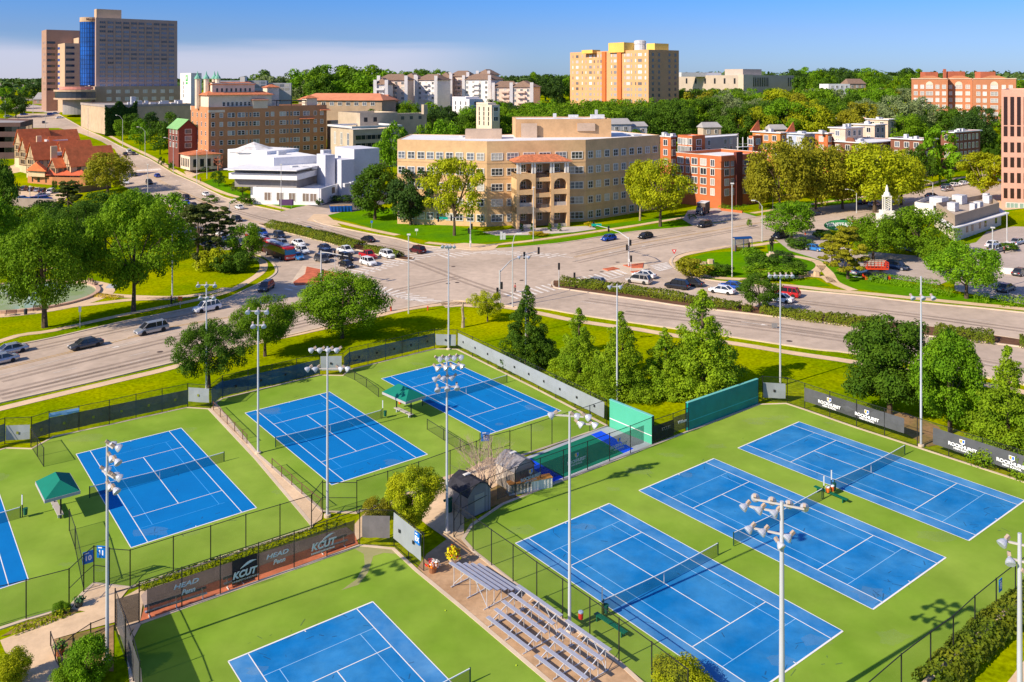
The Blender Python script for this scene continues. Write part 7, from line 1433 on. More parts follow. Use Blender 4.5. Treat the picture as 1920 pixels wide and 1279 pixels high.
def bicycle(px, py, ang, lab):
    t = thing('bicycle', lab, 'bicycle', P(px, py), ang)
    for x in (-.52, .52):
        mb = MB(); pts = [(x + .33 * math.cos(a), 0, .34 + .33 * math.sin(a)) for a in [k * math.pi / 8 for k in range(17)]]; mb.tube(pts, .022, 5, cap=False); mb.build('wheel', M_black, t)
    mb = MB(); [mb.beam(a, c_, .035) for a, c_ in (((-.52, 0, .34), (-.15, 0, .85)), ((-.15, 0, .85), (.38, 0, .82)), ((.38, 0, .82), (.52, 0, .34)), ((-.15, 0, .85), (-.05, 0, .3)), ((-.05, 0, .3), (.38, 0, .82)), ((-.52, 0, .34), (-.05, 0, .3)))]; mb.build('frame', M_blackmetal, t); mb = MB(); mb.beam((.36, -.25, 1.0), (.36, .25, 1.0), .03); mb.beam((.38, 0, .8), (.36, 0, 1.0), .03); mb.build('handlebar', M_blackmetal, t); mb = MB(); mb.box(-.28, -.02, -.07, .07, .92, .97); mb.build('saddle', M_black, t)
bicycle(325, 573, R(15), 'bicycle held by the person in red'); bicycle(331, 570, R(30), 'second bicycle leaning beside the first')
def pbench(px, py, ang, lab):
    t = thing('park_bench', lab, 'bench', P(px, py), ang); mb = MB(); [mb.box(-.9, .9, y, y + .1, .43, .47) for y in (-.25, -.12, .01, .14)]; mb.build('seat', MATS['brown_paint'], t); mb = MB(); [mb.box(-.9, .9, .27, .31, z, z + .1) for z in (.55, .7, .85)]; mb.build('backrest', MATS['brown_paint'], t)
    for s in (-.8, .8): mb = MB(); mb.beam((s, -.22, 0), (s, -.22, .43), .06); mb.beam((s, .28, 0), (s, .3, .95), .06); mb.build('leg', M_blackmetal, t)
pbench(172, 530, R(150), 'park bench above the fountain path'); pbench(181, 537, R(110), 'dark park bench beside the first one'); pbench(20, 592, R(8), 'park bench at the fountain rim'); pbench(72, 583, R(20), 'park bench behind the forked tree trunk')
b = P(209, 540); t = thing('plaque_stone', 'slanted grey plaque stone on the park grass', 'plaque', b, R(-10)); mb = MB(); mb.hexa([(-.9, -.6, 0), (.9, -.6, 0), (.9, .6, 0), (-.9, .6, 0)], [(-.9, -.6, .2), (.9, -.6, .2), (.9, .6, .6), (-.9, .6, .6)]); mb.build('slab', wm('grey_stone', (.35, .35, .38)), t)
t = thing('fountain', 'large round fountain basin with green water and a dark rock group', 'fountain', (FC.x, FC.y, FC.z)); N = 56
mb = MB(); q = lambda r, k, z: (r * 1.12 * math.cos(2 * math.pi * k / N), r * .98 * math.sin(2 * math.pi * k / N), z)
for k in range(N): mb.hexa([q(11.6, k, 0), q(12.3, k, 0), q(12.3, k + 1, 0), q(11.6, k + 1, 0)], [q(11.6, k, .6), q(12.3, k, .6), q(12.3, k + 1, .6), q(11.6, k + 1, .6)])
mb.build('rim', wm('pink_granite', (.55, .36, .26)), t); mb = MB(); mb.prism([q(11.7, k, 0)[:2] for k in range(N)], .1, .35); mb.build('water', mat('green_water', (.30, .42, .16), .12, .25, spec=.6, c2=(.40, .46, .30), bump=.15), t)
mb = MB(); rq = random.Random(9)
for k in range(14): a = rq.uniform(0, 6.28); r_ = rq.uniform(0, 1.8); mb.lathe([(.7, 0), (.6, rq.uniform(.5, 1)), (.25, rq.uniform(1.1, 2))], (-.5 + r_ * math.cos(a), r_ * math.sin(a), .3), 6)
mb.build('rock_group', wm('dark_bronze_rock', (.07, .07, .06)), t)
mb = MB(); rq = random.Random(4)
for k in range(7): mb.tube([(rq.uniform(-.3, .3), rq.uniform(-.3, .3), .4), (rq.uniform(-.5, .5), rq.uniform(-.5, .5), 3.8), (rq.uniform(-1, 1), rq.uniform(-1, 1), 4.6)], [.10, .16, .05], 6)
for k in range(8): a = k * .785; mb.tube([(4.5 * math.cos(a), 4 * math.sin(a), .4), (3.4 * math.cos(a), 3 * math.sin(a), 1.5), (2 * math.cos(a), 1.8 * math.sin(a), .9)], [.05, .07, .09], 5)
mb.build('spray', mat('water_spray', (.75, .78, .80), .9, alpha=.55), t)
b = P(91, 556); t = thing('sculpture', 'small dark sculpture rising from the fountain water', 'sculpture', (b.x, b.y, b.z + .3)); mb = MB(); mb.tube([(-.8, 0, 0), (-.3, 0, .9), (.3, .1, 1.0), (.9, 0, .3)], [.3, .4, .35, .12], 8); mb.tube([(-.3, 0, .8), (-.9, 0, 1.7)], [.22, .12], 6); mb.build('figure', MATS['dark_bronze_rock'], t, smooth=True)
b = P(640, 397); t = thing('skip', 'blue roll-off skip on the church parking lot', 'skip', b, R(12)); mb = MB(); mb.hexa([(-3.3, -1.1, .2), (3.3, -1.1, .2), (3.3, 1.1, .2), (-3.3, 1.1, .2)], [(-3.6, -1.2, 1.9), (3.3, -1.2, 1.9), (3.3, 1.2, 1.9), (-3.6, 1.2, 1.9)]); [mb.box(x - .07, x + .07, -1.32, -1.1, .2, 1.9) for x in (-3, -2, -1, 0, 1, 2, 3)]; mb.build('body', mat('skip_blue', (.01, .10, .40), .5, 1, .15), t); mb = MB(); mb.box(-3.4, 3.2, -1.1, 1.1, 1.7, 2.05); mb.build('load', mat('wood_scrap', (.42, .27, .14), .9, 2, .4), t)
b = P(943, 449); t = thing('utility_box', 'grey utility cabinets on the lawn before the beige building', 'cabinet', b); mb = MB(); mb.box(-.7, -.1, -.3, .3, 0, 1.9); mb.box(0, .65, -.3, .3, 0, 1.6); mb.build('cabinet', M_hvac, t)
def rwall(a, b, h, lab, m, w=.4):
    a, b = P(*a), P(*b); c = (a + b) / 2; t = thing('retaining_wall', lab, 'wall', (c.x, c.y, T(c.x, c.y))); mb = MB(); d = (b - a).xy.normalized(); n = Vector((-d.y, d.x)) * w / 2; g = T(c.x, c.y)
    mb.hexa([(*(p.xy + s * n), min(a.z, b.z) - .3) for p, s in ((a, -1), (b, -1), (b, 1), (a, 1))], [(*(p.xy + s * n), p.z + h) for p, s in ((a, -1), (b, -1), (b, 1), (a, 1))]); mb.build('wall', m, t, shift=t.location)
rwall((20, 392), (105, 394), 3.6, 'long taupe parking wall behind the park trees', wm('taupe_wall', (.33, .26, .22))); rwall((148, 362), (208, 352), 2.2, 'brown wall at the foot of the timbered restaurant', wm('brown_wall', (.22, .15, .11))); rwall((1875, 513), (1960, 520), 1.2, 'low white wall in the right parking lot', M_frame); rwall((1352, 395), (1392, 400), .7, 'low brick planter wall before the brick apartments', M_rb); rwall((250, 322), (345, 340), .4, 'low kerb wall by the street', M_kerb) if False else None
rq = random.Random(8)
for k, (px, py, lab) in enumerate(((1518, 517, 'stacked tan stones at the right of the island'), (1322, 494, 'low flat stone on the island'), (1745, 325, 'rocky terrace on the shaded bank'))):
    b = P(px, py); t = thing('stone_pile', lab, 'stones', b); mb = MB()
    for i in range(7): x, y = rq.uniform(-1.6, 1.6), rq.uniform(-.8, .8); s = rq.uniform(.4, .9); mb.hexa([(x + s * math.cos(a), y + s * .7 * math.sin(a), -.1) for a in (0, 1, 2.2, 3.1, 4.1, 5.2)], [(x + s * .8 * math.cos(a), y + s * .6 * math.sin(a), rq.uniform(.4, .5) * (1 + (i > 3))) for a in (0, 1, 2.2, 3.1, 4.1, 5.2)])
    mb.build('stones', wm('tan_stone', (.55, .40, .25)), t)
for i, (px, py) in enumerate(((680, 355), (1560, 555))): pass
sheet('terrace', [PX([(905, 436), (960, 430), (1110, 424), (1118, 430), (1075, 436), (1000, 441), (930, 442)])], .08, wm('pale_paving', (.55, .48, .44)))
b = P(409, 322); t = thing('cactus_sculpture', 'rust-coloured bare spiky tree sculpture beside the hotel', 'sculpture', b); mb = MB(); rq = random.Random(2); mb.tube([(0, 0, 0), (0, 0, 6)], [.3, .15], 6)
for k in range(12): z = rq.uniform(1.5, 5); a = rq.uniform(0, 6.28); l = rq.uniform(.8, 2.4); mb.beam((0, 0, z), (l * math.cos(a), l * math.sin(a), z + .2), .2); mb.beam((l * math.cos(a), l * math.sin(a), z + .1), (l * math.cos(a), l * math.sin(a), z + rq.uniform(.8, 2.0)), .2)
mb.build('limbs', mat('rust', (.42, .14, .08), .9), t)
# ================================================================== trees, hedges, shrubs
T_ = tree
# -- along the near side of the road and round the courts
NEAR = [
 (641, 634, 505, 150, 'round', 'mid', 2, 1, 'maple_tree', 'large round dense green maple between the courts and the road'),
 (497, 668, 549, 112, 'spread', 'mid', 2, 2, 'maple_tree', 'loose green tree in front of the left road, behind the second light pole'),
 (392, 727, 598, 128, 'open', 'deep', 2, 3, 'oak_tree', 'ragged dark tree at the corner of the left court fence'),
 (988, 684, 533, 92, 'conifer', 'deep', 2, 1, 'cedar_tree', 'dark pointed evergreen just left of the row of cypresses'),
 (1086, 718, 575, 92, 'conifer', 'cypress', 2, 2, 'cypress_tree', 'first bright cypress of the row, next to the dark evergreen'),
 (1164, 742, 583, 108, 'conifer', 'cypress', 2, 3, 'cypress_tree', 'second cypress of the row, behind the practice wall light pole'),
 (1246, 738, 612, 90, 'conifer', 'cypress', 2, 1, 'cypress_tree', 'third and shortest cypress of the row, left of the tallest one'),
 (1318, 738, 540, 150, 'conifer', 'cypress', 2, 2, 'cypress_tree', 'tallest and broadest cypress behind the dark teal practice wall'),
 (1668, 778, 584, 138, 'tall', 'deep', 2, 1, 'oak_tree', 'broad dark green tree behind the first banner'),
 (1782, 812, 612, 118, 'tall', 'bright', 2, 2, 'maple_tree', 'bright green tree right of the tall light pole at the banners'),
 (1890, 860, 648, 140, 'conifer', 'cypress', 2, 3, 'cypress_tree', 'bright cypress behind the second banner at the right edge'),
 (1985, 900, 680, 130, 'conifer', 'cypress', 1, 1, 'cypress_tree', 'cypress cut by the right edge of the view'),
 (914, 603, 543, 60, 'spread', 'yellow', 1, 2, 'small_tree', 'small yellow-green tree with a thin trunk near the crossing corner'),
 (776, 1003, 877, 116, 'vase', 'yellow', 2, 3, 'small_tree', 'round yellow-green tree over the path between the courts'),
 (84, 614, 392, 190, 'spread', 'mid', 2, 1, 'oak_tree', 'huge tree with a thick trunk beside the fountain'),
 (250, 584, 352, 170, 'open', 'mid', 2, 2, 'oak_tree', 'tall tree with a thick straight trunk on the park lawn'),
 (137, 508, 372, 120, 'spread', 'deep', 2, 3, 'oak_tree', 'dark park tree behind the fountain path'),
 (197, 470, 352, 110, 'round', 'deep', 1, 1, 'park_tree', 'green park tree in front of the parked cars'),
 (300, 468, 352, 120, 'open', 'bright', 1, 2, 'park_tree', 'light green park tree in front of the street queue'),
 (252, 440, 350, 90, 'round', 'mid', 1, 3, 'park_tree', 'middle park tree below the timbered restaurant'),
 (40, 470, 380, 110, 'round', 'mid', 1, 2, 'park_tree', 'park tree at the left edge behind the huge one'),
 (90, 450, 372, 90, 'tall', 'deep', 1, 1, 'park_tree', 'dark upright park tree left of the parking wall'),
 (-8, 455, 288, 80, 'round', 'deep', 1, 3, 'park_tree', 'dark tree cut by the left edge above the park'),
 (-22, 500, 350, 110, 'round', 'bright', 1, 3, 'park_tree', 'bright tree cut by the left edge behind the fountain'),
 (371, 503, 384, 96, 'tiers', 'pine', 1, 1, 'pine_tree', 'dull dark pine with flat layers beside the queue of cars'),
 (412, 460, 388, 64, 'tiers', 'pine', 1, 2, 'pine_tree', 'smaller dull pine by the side street parking'),
 (458, 492, 415, 76, 'round', 'mid', 1, 2, 'maple_tree', 'round green tree hiding the rear of the bus'),
 (202, 362, 282, 94, 'round', 'olive', 1, 1, 'maple_tree', 'broad dark olive tree in front of the timbered restaurant'),
 (128, 402, 340, 70, 'tiers', 'pine', 1, 3, 'pine_tree', 'dark pine beside the parking wall'),
 (703, 412, 300, 84, 'tall', 'deep', 1, 1, 'maple_tree', 'green tree on the lawn before the white church'),
 (770, 422, 305, 76, 'tall', 'dark', 1, 2, 'maple_tree', 'darker tree by the left wing of the beige building'),
 (852, 442, 288, 118, 'open', 'yellow', 1, 3, 'birch_tree', 'loose yellow-green tree against the beige building'),
 (1200, 414, 293, 72, 'vase', 'yellow', 1, 1, 'locust_tree', 'yellow-green tree at the right wing of the beige building'),
 (1238, 425, 295, 112, 'spread', 'yellow', 1, 2, 'locust_tree', 'broad yellow-green tree before the red brick apartments'),
 (1484, 449, 373, 90, 'round', 'bright', 1, 1, 'maple_tree', 'round bright tree by the bus shelter'),
 (1424, 583, 512, 88, 'spread', 'deep', 1, 2, 'small_tree', 'small dark tree growing in the median hedge'),
 (1590, 523, 425, 92, 'tiers', 'olive', 1, 3, 'cypress_tree', 'sparse yellow cypress beside the orange lift'),
 (1560, 500, 440, 62, 'tiers', 'olive', 1, 2, 'cypress_tree', 'small sparse yellow cypress at the parking corner'),
 (1637, 487, 398, 100, 'round', 'mid', 1, 3, 'maple_tree', 'full green tree at the parking lot right of the green oval sign'),
 (1723, 482, 384, 112, 'round', 'mid', 1, 2, 'maple_tree', 'green tree in front of the diner'),
 (1690, 470, 400, 70, 'round', 'deep', 1, 1, 'maple_tree', 'deep green tree between the two trees by the diner'),
 (1775, 520, 440, 84, 'round', 'mid', 1, 3, 'maple_tree', 'green tree left of the lone lot tree'),
 (1812, 560, 448, 132, 'spread', 'bright', 1, 1, 'maple_tree', 'broad bright tree on the edge of the diner parking lot'),
 (1640, 398, 262, 140, 'round', 'yellow', 1, 1, 'sycamore_tree', 'large yellow-green street tree behind the white sign tower'),
 (1690, 385, 276, 90, 'round', 'yellow', 1, 3, 'sycamore_tree', 'yellow-green street tree right of the white sign tower'),
 (1580, 392, 268, 95, 'round', 'olive', 1, 2, 'sycamore_tree', 'olive street tree left of the white sign tower'),
 (1530, 398, 262, 100, 'round', 'olive', 1, 3, 'sycamore_tree', 'third olive street tree from the red brick apartments'),
 (1462, 402, 258, 110, 'round', 'olive', 1, 1, 'sycamore_tree', 'olive street tree closest to the red brick apartments'),
 (1425, 392, 292, 60, 'round', 'olive', 1, 2, 'sycamore_tree', 'small olive tree touching the red brick apartments'),
 (1500, 372, 250, 90, 'round', 'olive', 0, 3, 'sycamore_tree', 'olive tree in front of the orange brick gable'),
 (1843, 378, 282, 92, 'vase', 'yellow', 1, 3, 'locust_tree', 'yellow-green tree at the kerb left of the rose office block'),
 (1762, 345, 232, 62, 'tall', 'bright', 0, 2, 'maple_tree', 'green tree before the dark brick blocks'),
 (1720, 350, 270, 60, 'round', 'deep', 0, 3, 'maple_tree', 'deep green tree beside the dark brick block'),
 (1258, 345, 256, 50, 'tall', 'mid', 0, 1, 'maple_tree', 'narrow tree between the beige building and the brick apartments'),
 (410, 350, 318, 30, 'round', 'deep', 0, 1, 'small_tree', 'small dark tree left of the church terrace'),
 (455, 366, 337, 48, 'spread', 'pine', 0, 2, 'small_tree', 'low spreading tree before the church entrance'),
 (262, 282, 219, 40, 'round', 'bright', 0, 1, 'street_tree', 'brightest green tree on the bank above the street'),
 (300, 290, 225, 50, 'round', 'deep', 0, 2, 'street_tree', 'deep green tree beside the green-roofed house'),
 (228, 262, 222, 38, 'round', 'mid', 0, 3, 'street_tree', 'low tree at the foot of the ivy wall'),
 (275, 262, 208, 50, 'round', 'dark', 0, 2, 'street_tree', 'dark tree against the blank garage wall'),
 (312, 262, 206, 48, 'round', 'deep', 0, 1, 'street_tree', 'dark green tree behind the green-roofed house'),
 (245, 256, 210, 40, 'round', 'deep', 0, 3, 'street_tree', 'tree half over the ivy wall'),
 (300, 200, 164, 28, 'round', 'yellow', 0, 1, 'small_tree', 'small yellow-green tree before the hotel podium'),
 (340, 200, 160, 22, 'round', 'mid', 0, 2, 'small_tree', 'tree between the hotel tower and the white motel slab'),
 (735, 330, 222, 66, 'round', 'bright', 0, 1, 'maple_tree', 'bright tree over the left roof end of the beige building'),
 (790, 330, 226, 56, 'round', 'mid', 0, 2, 'maple_tree', 'green tree behind the left wing roof of the beige building'),
 (835, 330, 218, 60, 'round', 'bright', 0, 3, 'maple_tree', 'bright tree behind the middle roof of the beige building'),
 (875, 330, 222, 50, 'round', 'mid', 0, 1, 'maple_tree', 'green tree left of the rooftop block'),
 (640, 235, 196, 44, 'round', 'mid', 0, 2, 'maple_tree', 'green tree in front of the salmon roof, left one'),
 (665, 232, 185, 34, 'tall', 'bright', 0, 3, 'maple_tree', 'taller bright tree in front of the salmon roof'),
 (730, 225, 176, 44, 'round', 'deep', 0, 1, 'pine_tree', 'dark rounded pine below the condominiums'),
]
for (px, pb, pt_, pw, kd, lf, q, v, nm, lab) in NEAR: tree(px, pb, pt_, pw, kd, lf, q, v, nm, lab)
# -- shrubs
def shrub(px, pyb, pyt, pw, leaf, lab, v=1, q=1, grp=None, nm='shrub'): return tree(px, pyb, pyt, pw, 'bush', leaf, q, v, nm, lab, grp, 'shrub', trunk=False)
SH = [(22, 1284, 1218, 66, 'yellow', 'yellowish bush at the bottom left corner'), (168, 1282, 1186, 84, 'bright', 'large bright bush beside the nearest light pole'), (130, 1285, 1240, 60, 'mid', 'low bush behind the planter rail'),
      (1276, 1300, 1243, 118, 'yellow', 'bright clipped bush at the bottom edge by the court fence'), (112, 1150, 1128, 30, 'bright', 'leafy shrub against the outside of the left court fence'), (706, 972, 932, 56, 'olive', 'shrub behind the grey corner screen'),
      (456, 385, 365, 40, 'deep', 'dark bushes by the church entrance'), (395, 380, 366, 30, 'deep', 'shrub on the church lawn'), (1300, 520, 482, 70, 'olive', 'wide low shrub on the traffic circle island'), (1350, 516, 492, 50, 'deep', 'dark shrub mound on the island'),
      (1432, 505, 474, 60, 'deep', 'dark juniper mound right of the island pole'), (1465, 492, 470, 48, 'dark', 'dark clipped bush behind the statue'), (1412, 487, 463, 50, 'bright', 'green bush by the bus shelter'), (1447, 522, 492, 90, 'mid', 'feathery grass bed on the island'), (1432, 520, 504, 40, 'yellow', 'pale round shrub on the island'), (1490, 515, 488, 50, 'deep', 'green shrub near the stone steps'),
      (1500, 465, 444, 60, 'deep', 'clipped hedge at the parking entrance'), (1542, 448, 430, 40, 'dark', 'dark round bush behind the entrance hedge'), (395, 508, 462, 66, 'yellow', 'yellowish shrub under the dull pine'), (418, 512, 470, 50, 'deep', 'dark shrub by the pavement curve'), (450, 510, 470, 60, 'deep', 'dark shrub in front of the bus tree'),
      (110, 425, 398, 90, 'dark', 'spreading dark juniper, left one'), (170, 440, 404, 80, 'deep', 'spreading juniper beside the park wall'), (60, 440, 412, 80, 'dark', 'spreading dark juniper at the far left'),
      (118, 358, 337, 12, 'deep', 'leftmost clipped column before the brick base'), (136, 358, 336, 12, 'deep', 'second clipped column before the brick base'), (150, 357, 337, 12, 'deep', 'third clipped column before the brick base'), (102, 358, 337, 12, 'deep', 'clipped column nearest the gabled porch'),
      (302, 310, 293, 12, 'deep', 'left clipped shrub on the street bank'), (322, 318, 300, 14, 'deep', 'right clipped shrub on the street bank'), (385, 322, 312, 26, 'deep', 'round shrubs by the hotel porch'),
      (1108, 425, 416, 26, 'gold', 'yellow flower bushes at the right terrace'), (1010, 442, 434, 40, 'gold', 'golden flower bed before the portico'), (690, 408, 398, 20, 'mid', 'low shrub near the blue skip'),
      (575, 380, 372, 20, 'bright', 'bright shrubs at the church corner'), (600, 385, 370, 18, 'deep', 'dark shrub at the church corner'), (640, 378, 365, 50, 'dark', 'row of dark shrubs along the church side wall'), (540, 378, 370, 30, 'mid', 'low hedge under the church wall'),
      (1890, 470, 455, 40, 'deep', 'hedge at the diner parking row'), (1405, 425, 410, 10, 'mid', 'tiny shrub by the truck')]
for k, s_ in enumerate(SH): shrub(*s_[:5], s_[5], v=k % 3 + 1, q=2 if s_[1] > 900 else (1 if s_[1] > 430 else 0))
for k, px in enumerate((978, 998, 1031, 1049)):
    b = P(px, 434); plant(b.x, b.y, 2.2, .9, 'column', 'deep', 0, 1, 'clipped_cypress', ['first', 'second', 'third', 'fourth'][k] + ' clipped conical shrub from the left before the portico', 'shrub', 'conical shrubs at the portico')
# -- hedges: one continuous hedge is one thing
def hedge(pts, w, h, leaf, lab, name='hedge', dens=95, size=.22, world=False):
    c = catmull(pts if world else PX(pts), 6); Ls, Ns = [], []
    for a, b in zip(c, c[1:]):
        L1 = (b - a).length; n = int(L1 * dens * (w + 2 * h) * .5) + 1; t = np.random.uniform(0, 1, n); d = (b - a).normalized(); nn = Vector((-d.y, d.x))
        ph = np.random.uniform(0, math.pi, n); rr = np.random.uniform(.85, 1.1, n); u = np.cos(ph) * w / 2 * rr; zh = np.abs(np.sin(ph)) ** .6 * h * rr
        x = a.x + (b.x - a.x) * t + nn.x * u; y = a.y + (b.y - a.y) * t + nn.y * u
        lump = 1 + .10 * np.sin(x * 1.9 + y * 1.3) + .07 * np.sin(x * 4.1 - y * 3)
        zb = np.array([T(xx, yy) for xx, yy in zip(x, y)]); Ls.append(np.stack([x, y, zb + zh * lump], 1)); Ns.append(np.stack([nn.x * np.cos(ph), nn.y * np.cos(ph), np.sin(ph) + .2], 1))
    Lc = np.concatenate(Ls); m0 = Lc.mean(0); o3 = np.array([m0[0], m0[1], T(m0[0], m0[1])])
    me = leaves_mesh(name, Lc - o3, np.concatenate(Ns), size); me.materials.append(LF[leaf]); o = bpy.data.objects.new(name, me); COL.objects.link(o); o.location = o3.tolist()
    return tag(o, lab, 'hedge')
hedge([(1052, 534), (1150, 546), (1240, 559), (1287, 566)], 2.6, 1.5, 'hedge', 'left part of the median hedge beside the waiting cars')
hedge([(1290, 567), (1340, 574), (1388, 581)], 2.4, 1.3, 'hedge', 'median hedge behind the tallest cypress')
hedge([(1394, 583), (1410, 585)], 2.0, 1.1, 'hedge', 'short clump of hedge left of the small median tree')
hedge([(1428, 587), (1480, 595), (1545, 604)], 2.6, 1.4, 'hedge', 'median hedge right of the small median tree')
hedge([(1548, 604), (1600, 610), (1648, 613)], 2.8, 1.5, 'hedge', 'right end of the long median hedge')
hedge([(1756, 627), (1810, 636), (1864, 642)], 3.0, 1.6, 'hedge', 'short thick hedge on the right median')
hedge([(1912, 649), (1960, 655)], 3.0, 1.6, 'hedge', 'hedge stub cut by the right edge')
hedge([(508, 425), (560, 437), (620, 452), (676, 467)], 4.2, 1.7, 'hedge', 'long hedge in the upper left median', dens=80, size=.26)
hedge([(688, 470), (750, 484)], 2.6, 1.4, 'hedge', 'short hedge behind the white waiting car', dens=80, size=.26)
hedge([(1632, 524), (1700, 534), (1760, 541)], 5, 1.3, 'bright', 'low broad hedge below the orange lift', dens=35)
hedge([(1720, 545), (1790, 556)], 4, 1.2, 'mid', 'low hedge left of the broad lot tree', dens=35); hedge([(1825, 564), (1855, 567)], 3, 1.3, 'mid', 'small hedge right of the broad lot tree', dens=35); hedge([(1868, 570), (1960, 574)], 4, 1.4, 'mid', 'hedge along the parking lot at the right edge', dens=35)
hedge([(1742, 1305), (1790, 1258), (1832, 1215), (1872, 1180), (1915, 1148), (1960, 1110)], 2.2, 1.3, 'hedge', 'thick rough hedge outside the lower right fence', dens=120, size=.22)
hedge([(1352, 392), (1375, 396), (1400, 394)], 2.5, 1.5, 'mid', 'clipped hedge before the red brick entrance', dens=30)
hedge([(258, 1106), (330, 1079), (430, 1047), (560, 1006), (645, 980)], 1.1, .18, 'hedge', 'strip of low groundcover behind the banner fence', dens=90, size=.16)
hedge([(20, 1190), (70, 1172), (130, 1150)], 1.0, .4, 'yellow', 'low plants outside the left court corner', dens=90, size=.16)
hedge([(172, 624 - 70), (195, 556), (225, 560)], 2.0, .35, 'gold', 'yellow flower bed between the park paths', dens=60, size=.2)
hedge([(105, 517), (113, 513)], 2.0, .35, 'gold', 'small yellow flower patch by the fountain path', dens=60, size=.2)
hedge([(1300, 412), (1295, 405)], 2, .8, 'deep', 'low planting beside the truck', dens=30)
# -- bare tree by the shed
b = P(912, 935); bt = thing('bare_tree', 'leafless pale tree between the two sheds', 'tree', b)
mb = MB(); rq = random.Random(5)
def limb(p, d, l, r, k):
    e = p + d * l; m = p + d * l * .5 + Vector((rq.uniform(-.08, .08),) * 3) * l; mb.tube([p, m, e], [r, r * .8, r * .55], 4)
    if k:
        for _ in range(3 if k > 1 else 4):
            nd = (d + Vector((rq.uniform(-.75, .75), rq.uniform(-.75, .75), rq.uniform(-.05, .55)))).normalized(); limb(p.lerp(e, rq.uniform(.5, 1)), nd, l * rq.uniform(.6, .85), r * .5, k - 1)
for _ in range(6): limb(Vector((rq.uniform(-.2, .2), rq.uniform(-.2, .2), 0)), Vector((rq.uniform(-.45, .45), rq.uniform(-.45, .45), 1)).normalized(), 2.5, .085, 4)
mb.build('branches', wm('pale_twig', (.50, .36, .28)), bt)
b = P(868, 614); st = thing('tree_stump', 'tall broken dead trunk standing on the grass', 'tree', b); mb = MB(); mb.tube([(0, 0, 0), (.05, 0, 1.4), (-.08, .05, 2.8), (.02, 0, 4.1)], [.32, .22, .2, .1], 7); mb.tube([(0, 0, 1.2), (.5, 0, 1.5)], [.1, .05], 5); mb.tube([(0, 0, 2.7), (-.4, .1, 3.1)], [.1, .04], 5); mb.build('trunk', M_barkl, st)
# ---------------------------------------------------------- woods on the slopes
occ = []
for o in list(bpy.data.objects):
    if o.get('category') in ('building', 'tower', 'museum', 'house', 'restaurant', 'church'):
        xs_, ys_ = [], []
        for c in bpy.data.objects:
            if c.parent == o and c.type == 'MESH':
                for k in c.bound_box: xs_.append(k[0] + c.location.x + o.location.x); ys_.append(k[1] + c.location.y + o.location.y)
        occ.append((min(xs_), max(xs_), min(ys_), max(ys_)))
rw = random.Random(21); placed = []
def wood(n, px0, px1, Y0, Y1, h0, h1, leaves, lab, grp, kinds=('round', 'round', 'tall', 'spread'), gap=6.5, cap=None):
    k = 0; tries = 0; r1 = r2 = 0
    while k < n and tries < n * 40:
        tries += 1; Y = math.sqrt(rw.uniform(Y0 ** 2, Y1 ** 2)); px = rw.uniform(px0, px1); p = XY(px, Y)
        if any(a - 2 < p.x < b + 2 and c - 2 < p.y < d + 2 for a, b, c, d in occ): r1 += 1; continue
        if any((p.x - a) ** 2 + (p.y - b) ** 2 < gap ** 2 for a, b in placed): r2 += 1; continue
        h = rw.uniform(h0, h1)
        if cap:
            hm = ZP(cap, Y) - T(p.x, p.y)
            if h > hm: h = hm
            if h < 5: continue
        placed.append((p.x, p.y)); kd = rw.choice(kinds); lf = rw.choice(leaves)
        w = h * {'round': .95, 'tall': .7, 'spread': 1.12, 'conifer': .5}[kd] * rw.uniform(.85, 1.1); v_ = (Y - Y0) / (Y1 - Y0); u_ = (px - px0) / (px1 - px0)
        l2 = {'mid': 'green', 'deep': 'deep green', 'bright': 'bright green', 'dark': 'dark', 'olive': 'olive', 'silver': 'silvery', 'yellow': 'yellow-green'}[lf] + {'round': ' rounded ', 'tall': ' upright ', 'spread': ' spreading ', 'conifer': ' pointed '}[kd] + lab + ', ' + ('front row' if v_ < .33 else 'middle rows' if v_ < .66 else 'back rows') + (', left end' if u_ < .25 else ', right end' if u_ > .75 else ', centre left' if u_ < .5 else ', centre right')
        plant(p.x, p.y, h, w, kd, lf, 1 if Y < 470 else 0, rw.randint(1, 3), 'wood_tree', l2, 'tree', grp); k += 1
G1 = ['mid', 'deep', 'bright', 'mid']; G2 = ['deep', 'mid', 'dark', 'bright']
wood(26, 1010, 1275, 370, 440, 18, 24, G1, 'tree below the orange-buff tower', 'trees below the orange-buff tower', cap=180, gap=8)
wood(95, 1255, 1710, 378, 600, 17, 24, G1 + ['olive', 'silver', 'yellow'], 'tree on the wooded right slope', 'trees on the wooded right slope', cap=164, gap=8)
wood(34, 1480, 1720, 560, 800, 15, 21, G2, 'tree on the right skyline', 'skyline trees at right')
wood(12, 1690, 1880, 345, 430, 15, 21, ['dark', 'deep', 'mid'], 'tree before the grand brick apartments', 'dark trees before the grand apartments', ('round', 'tall', 'conifer'), cap=196)
wood(46, 690, 1010, 400, 500, 14, 19, G2, 'tree below the condominiums', 'trees below the condominiums', cap=184, gap=5)
wood(15, 575, 716, 540, 620, 24, 34, ['deep', 'mid', 'bright'], 'hilltop tree left of the condominiums', 'big hilltop trees', cap=118)
wood(14, 455, 575, 600, 700, 18, 27, ['deep', 'silver', 'mid'], 'tree behind the pale grey slab', 'trees behind the grey slab', cap=126)
wood(12, 560, 720, 450, 540, 12, 15, G1, 'tree beside the salmon tile roofs', 'trees beside the salmon roofs', cap=178)
wood(10, 740, 840, 640, 760, 20, 26, ['deep', 'mid'], 'tree behind the condominiums', 'trees behind the condominiums', cap=121)
wood(12, 920, 1075, 560, 700, 17, 23, G2, 'tree left of the orange-buff tower', 'trees left of the orange-buff tower', cap=126)
wood(8, 0, 80, 560, 780, 13, 18, G2, 'tree at the far left skyline', 'trees at the far left')
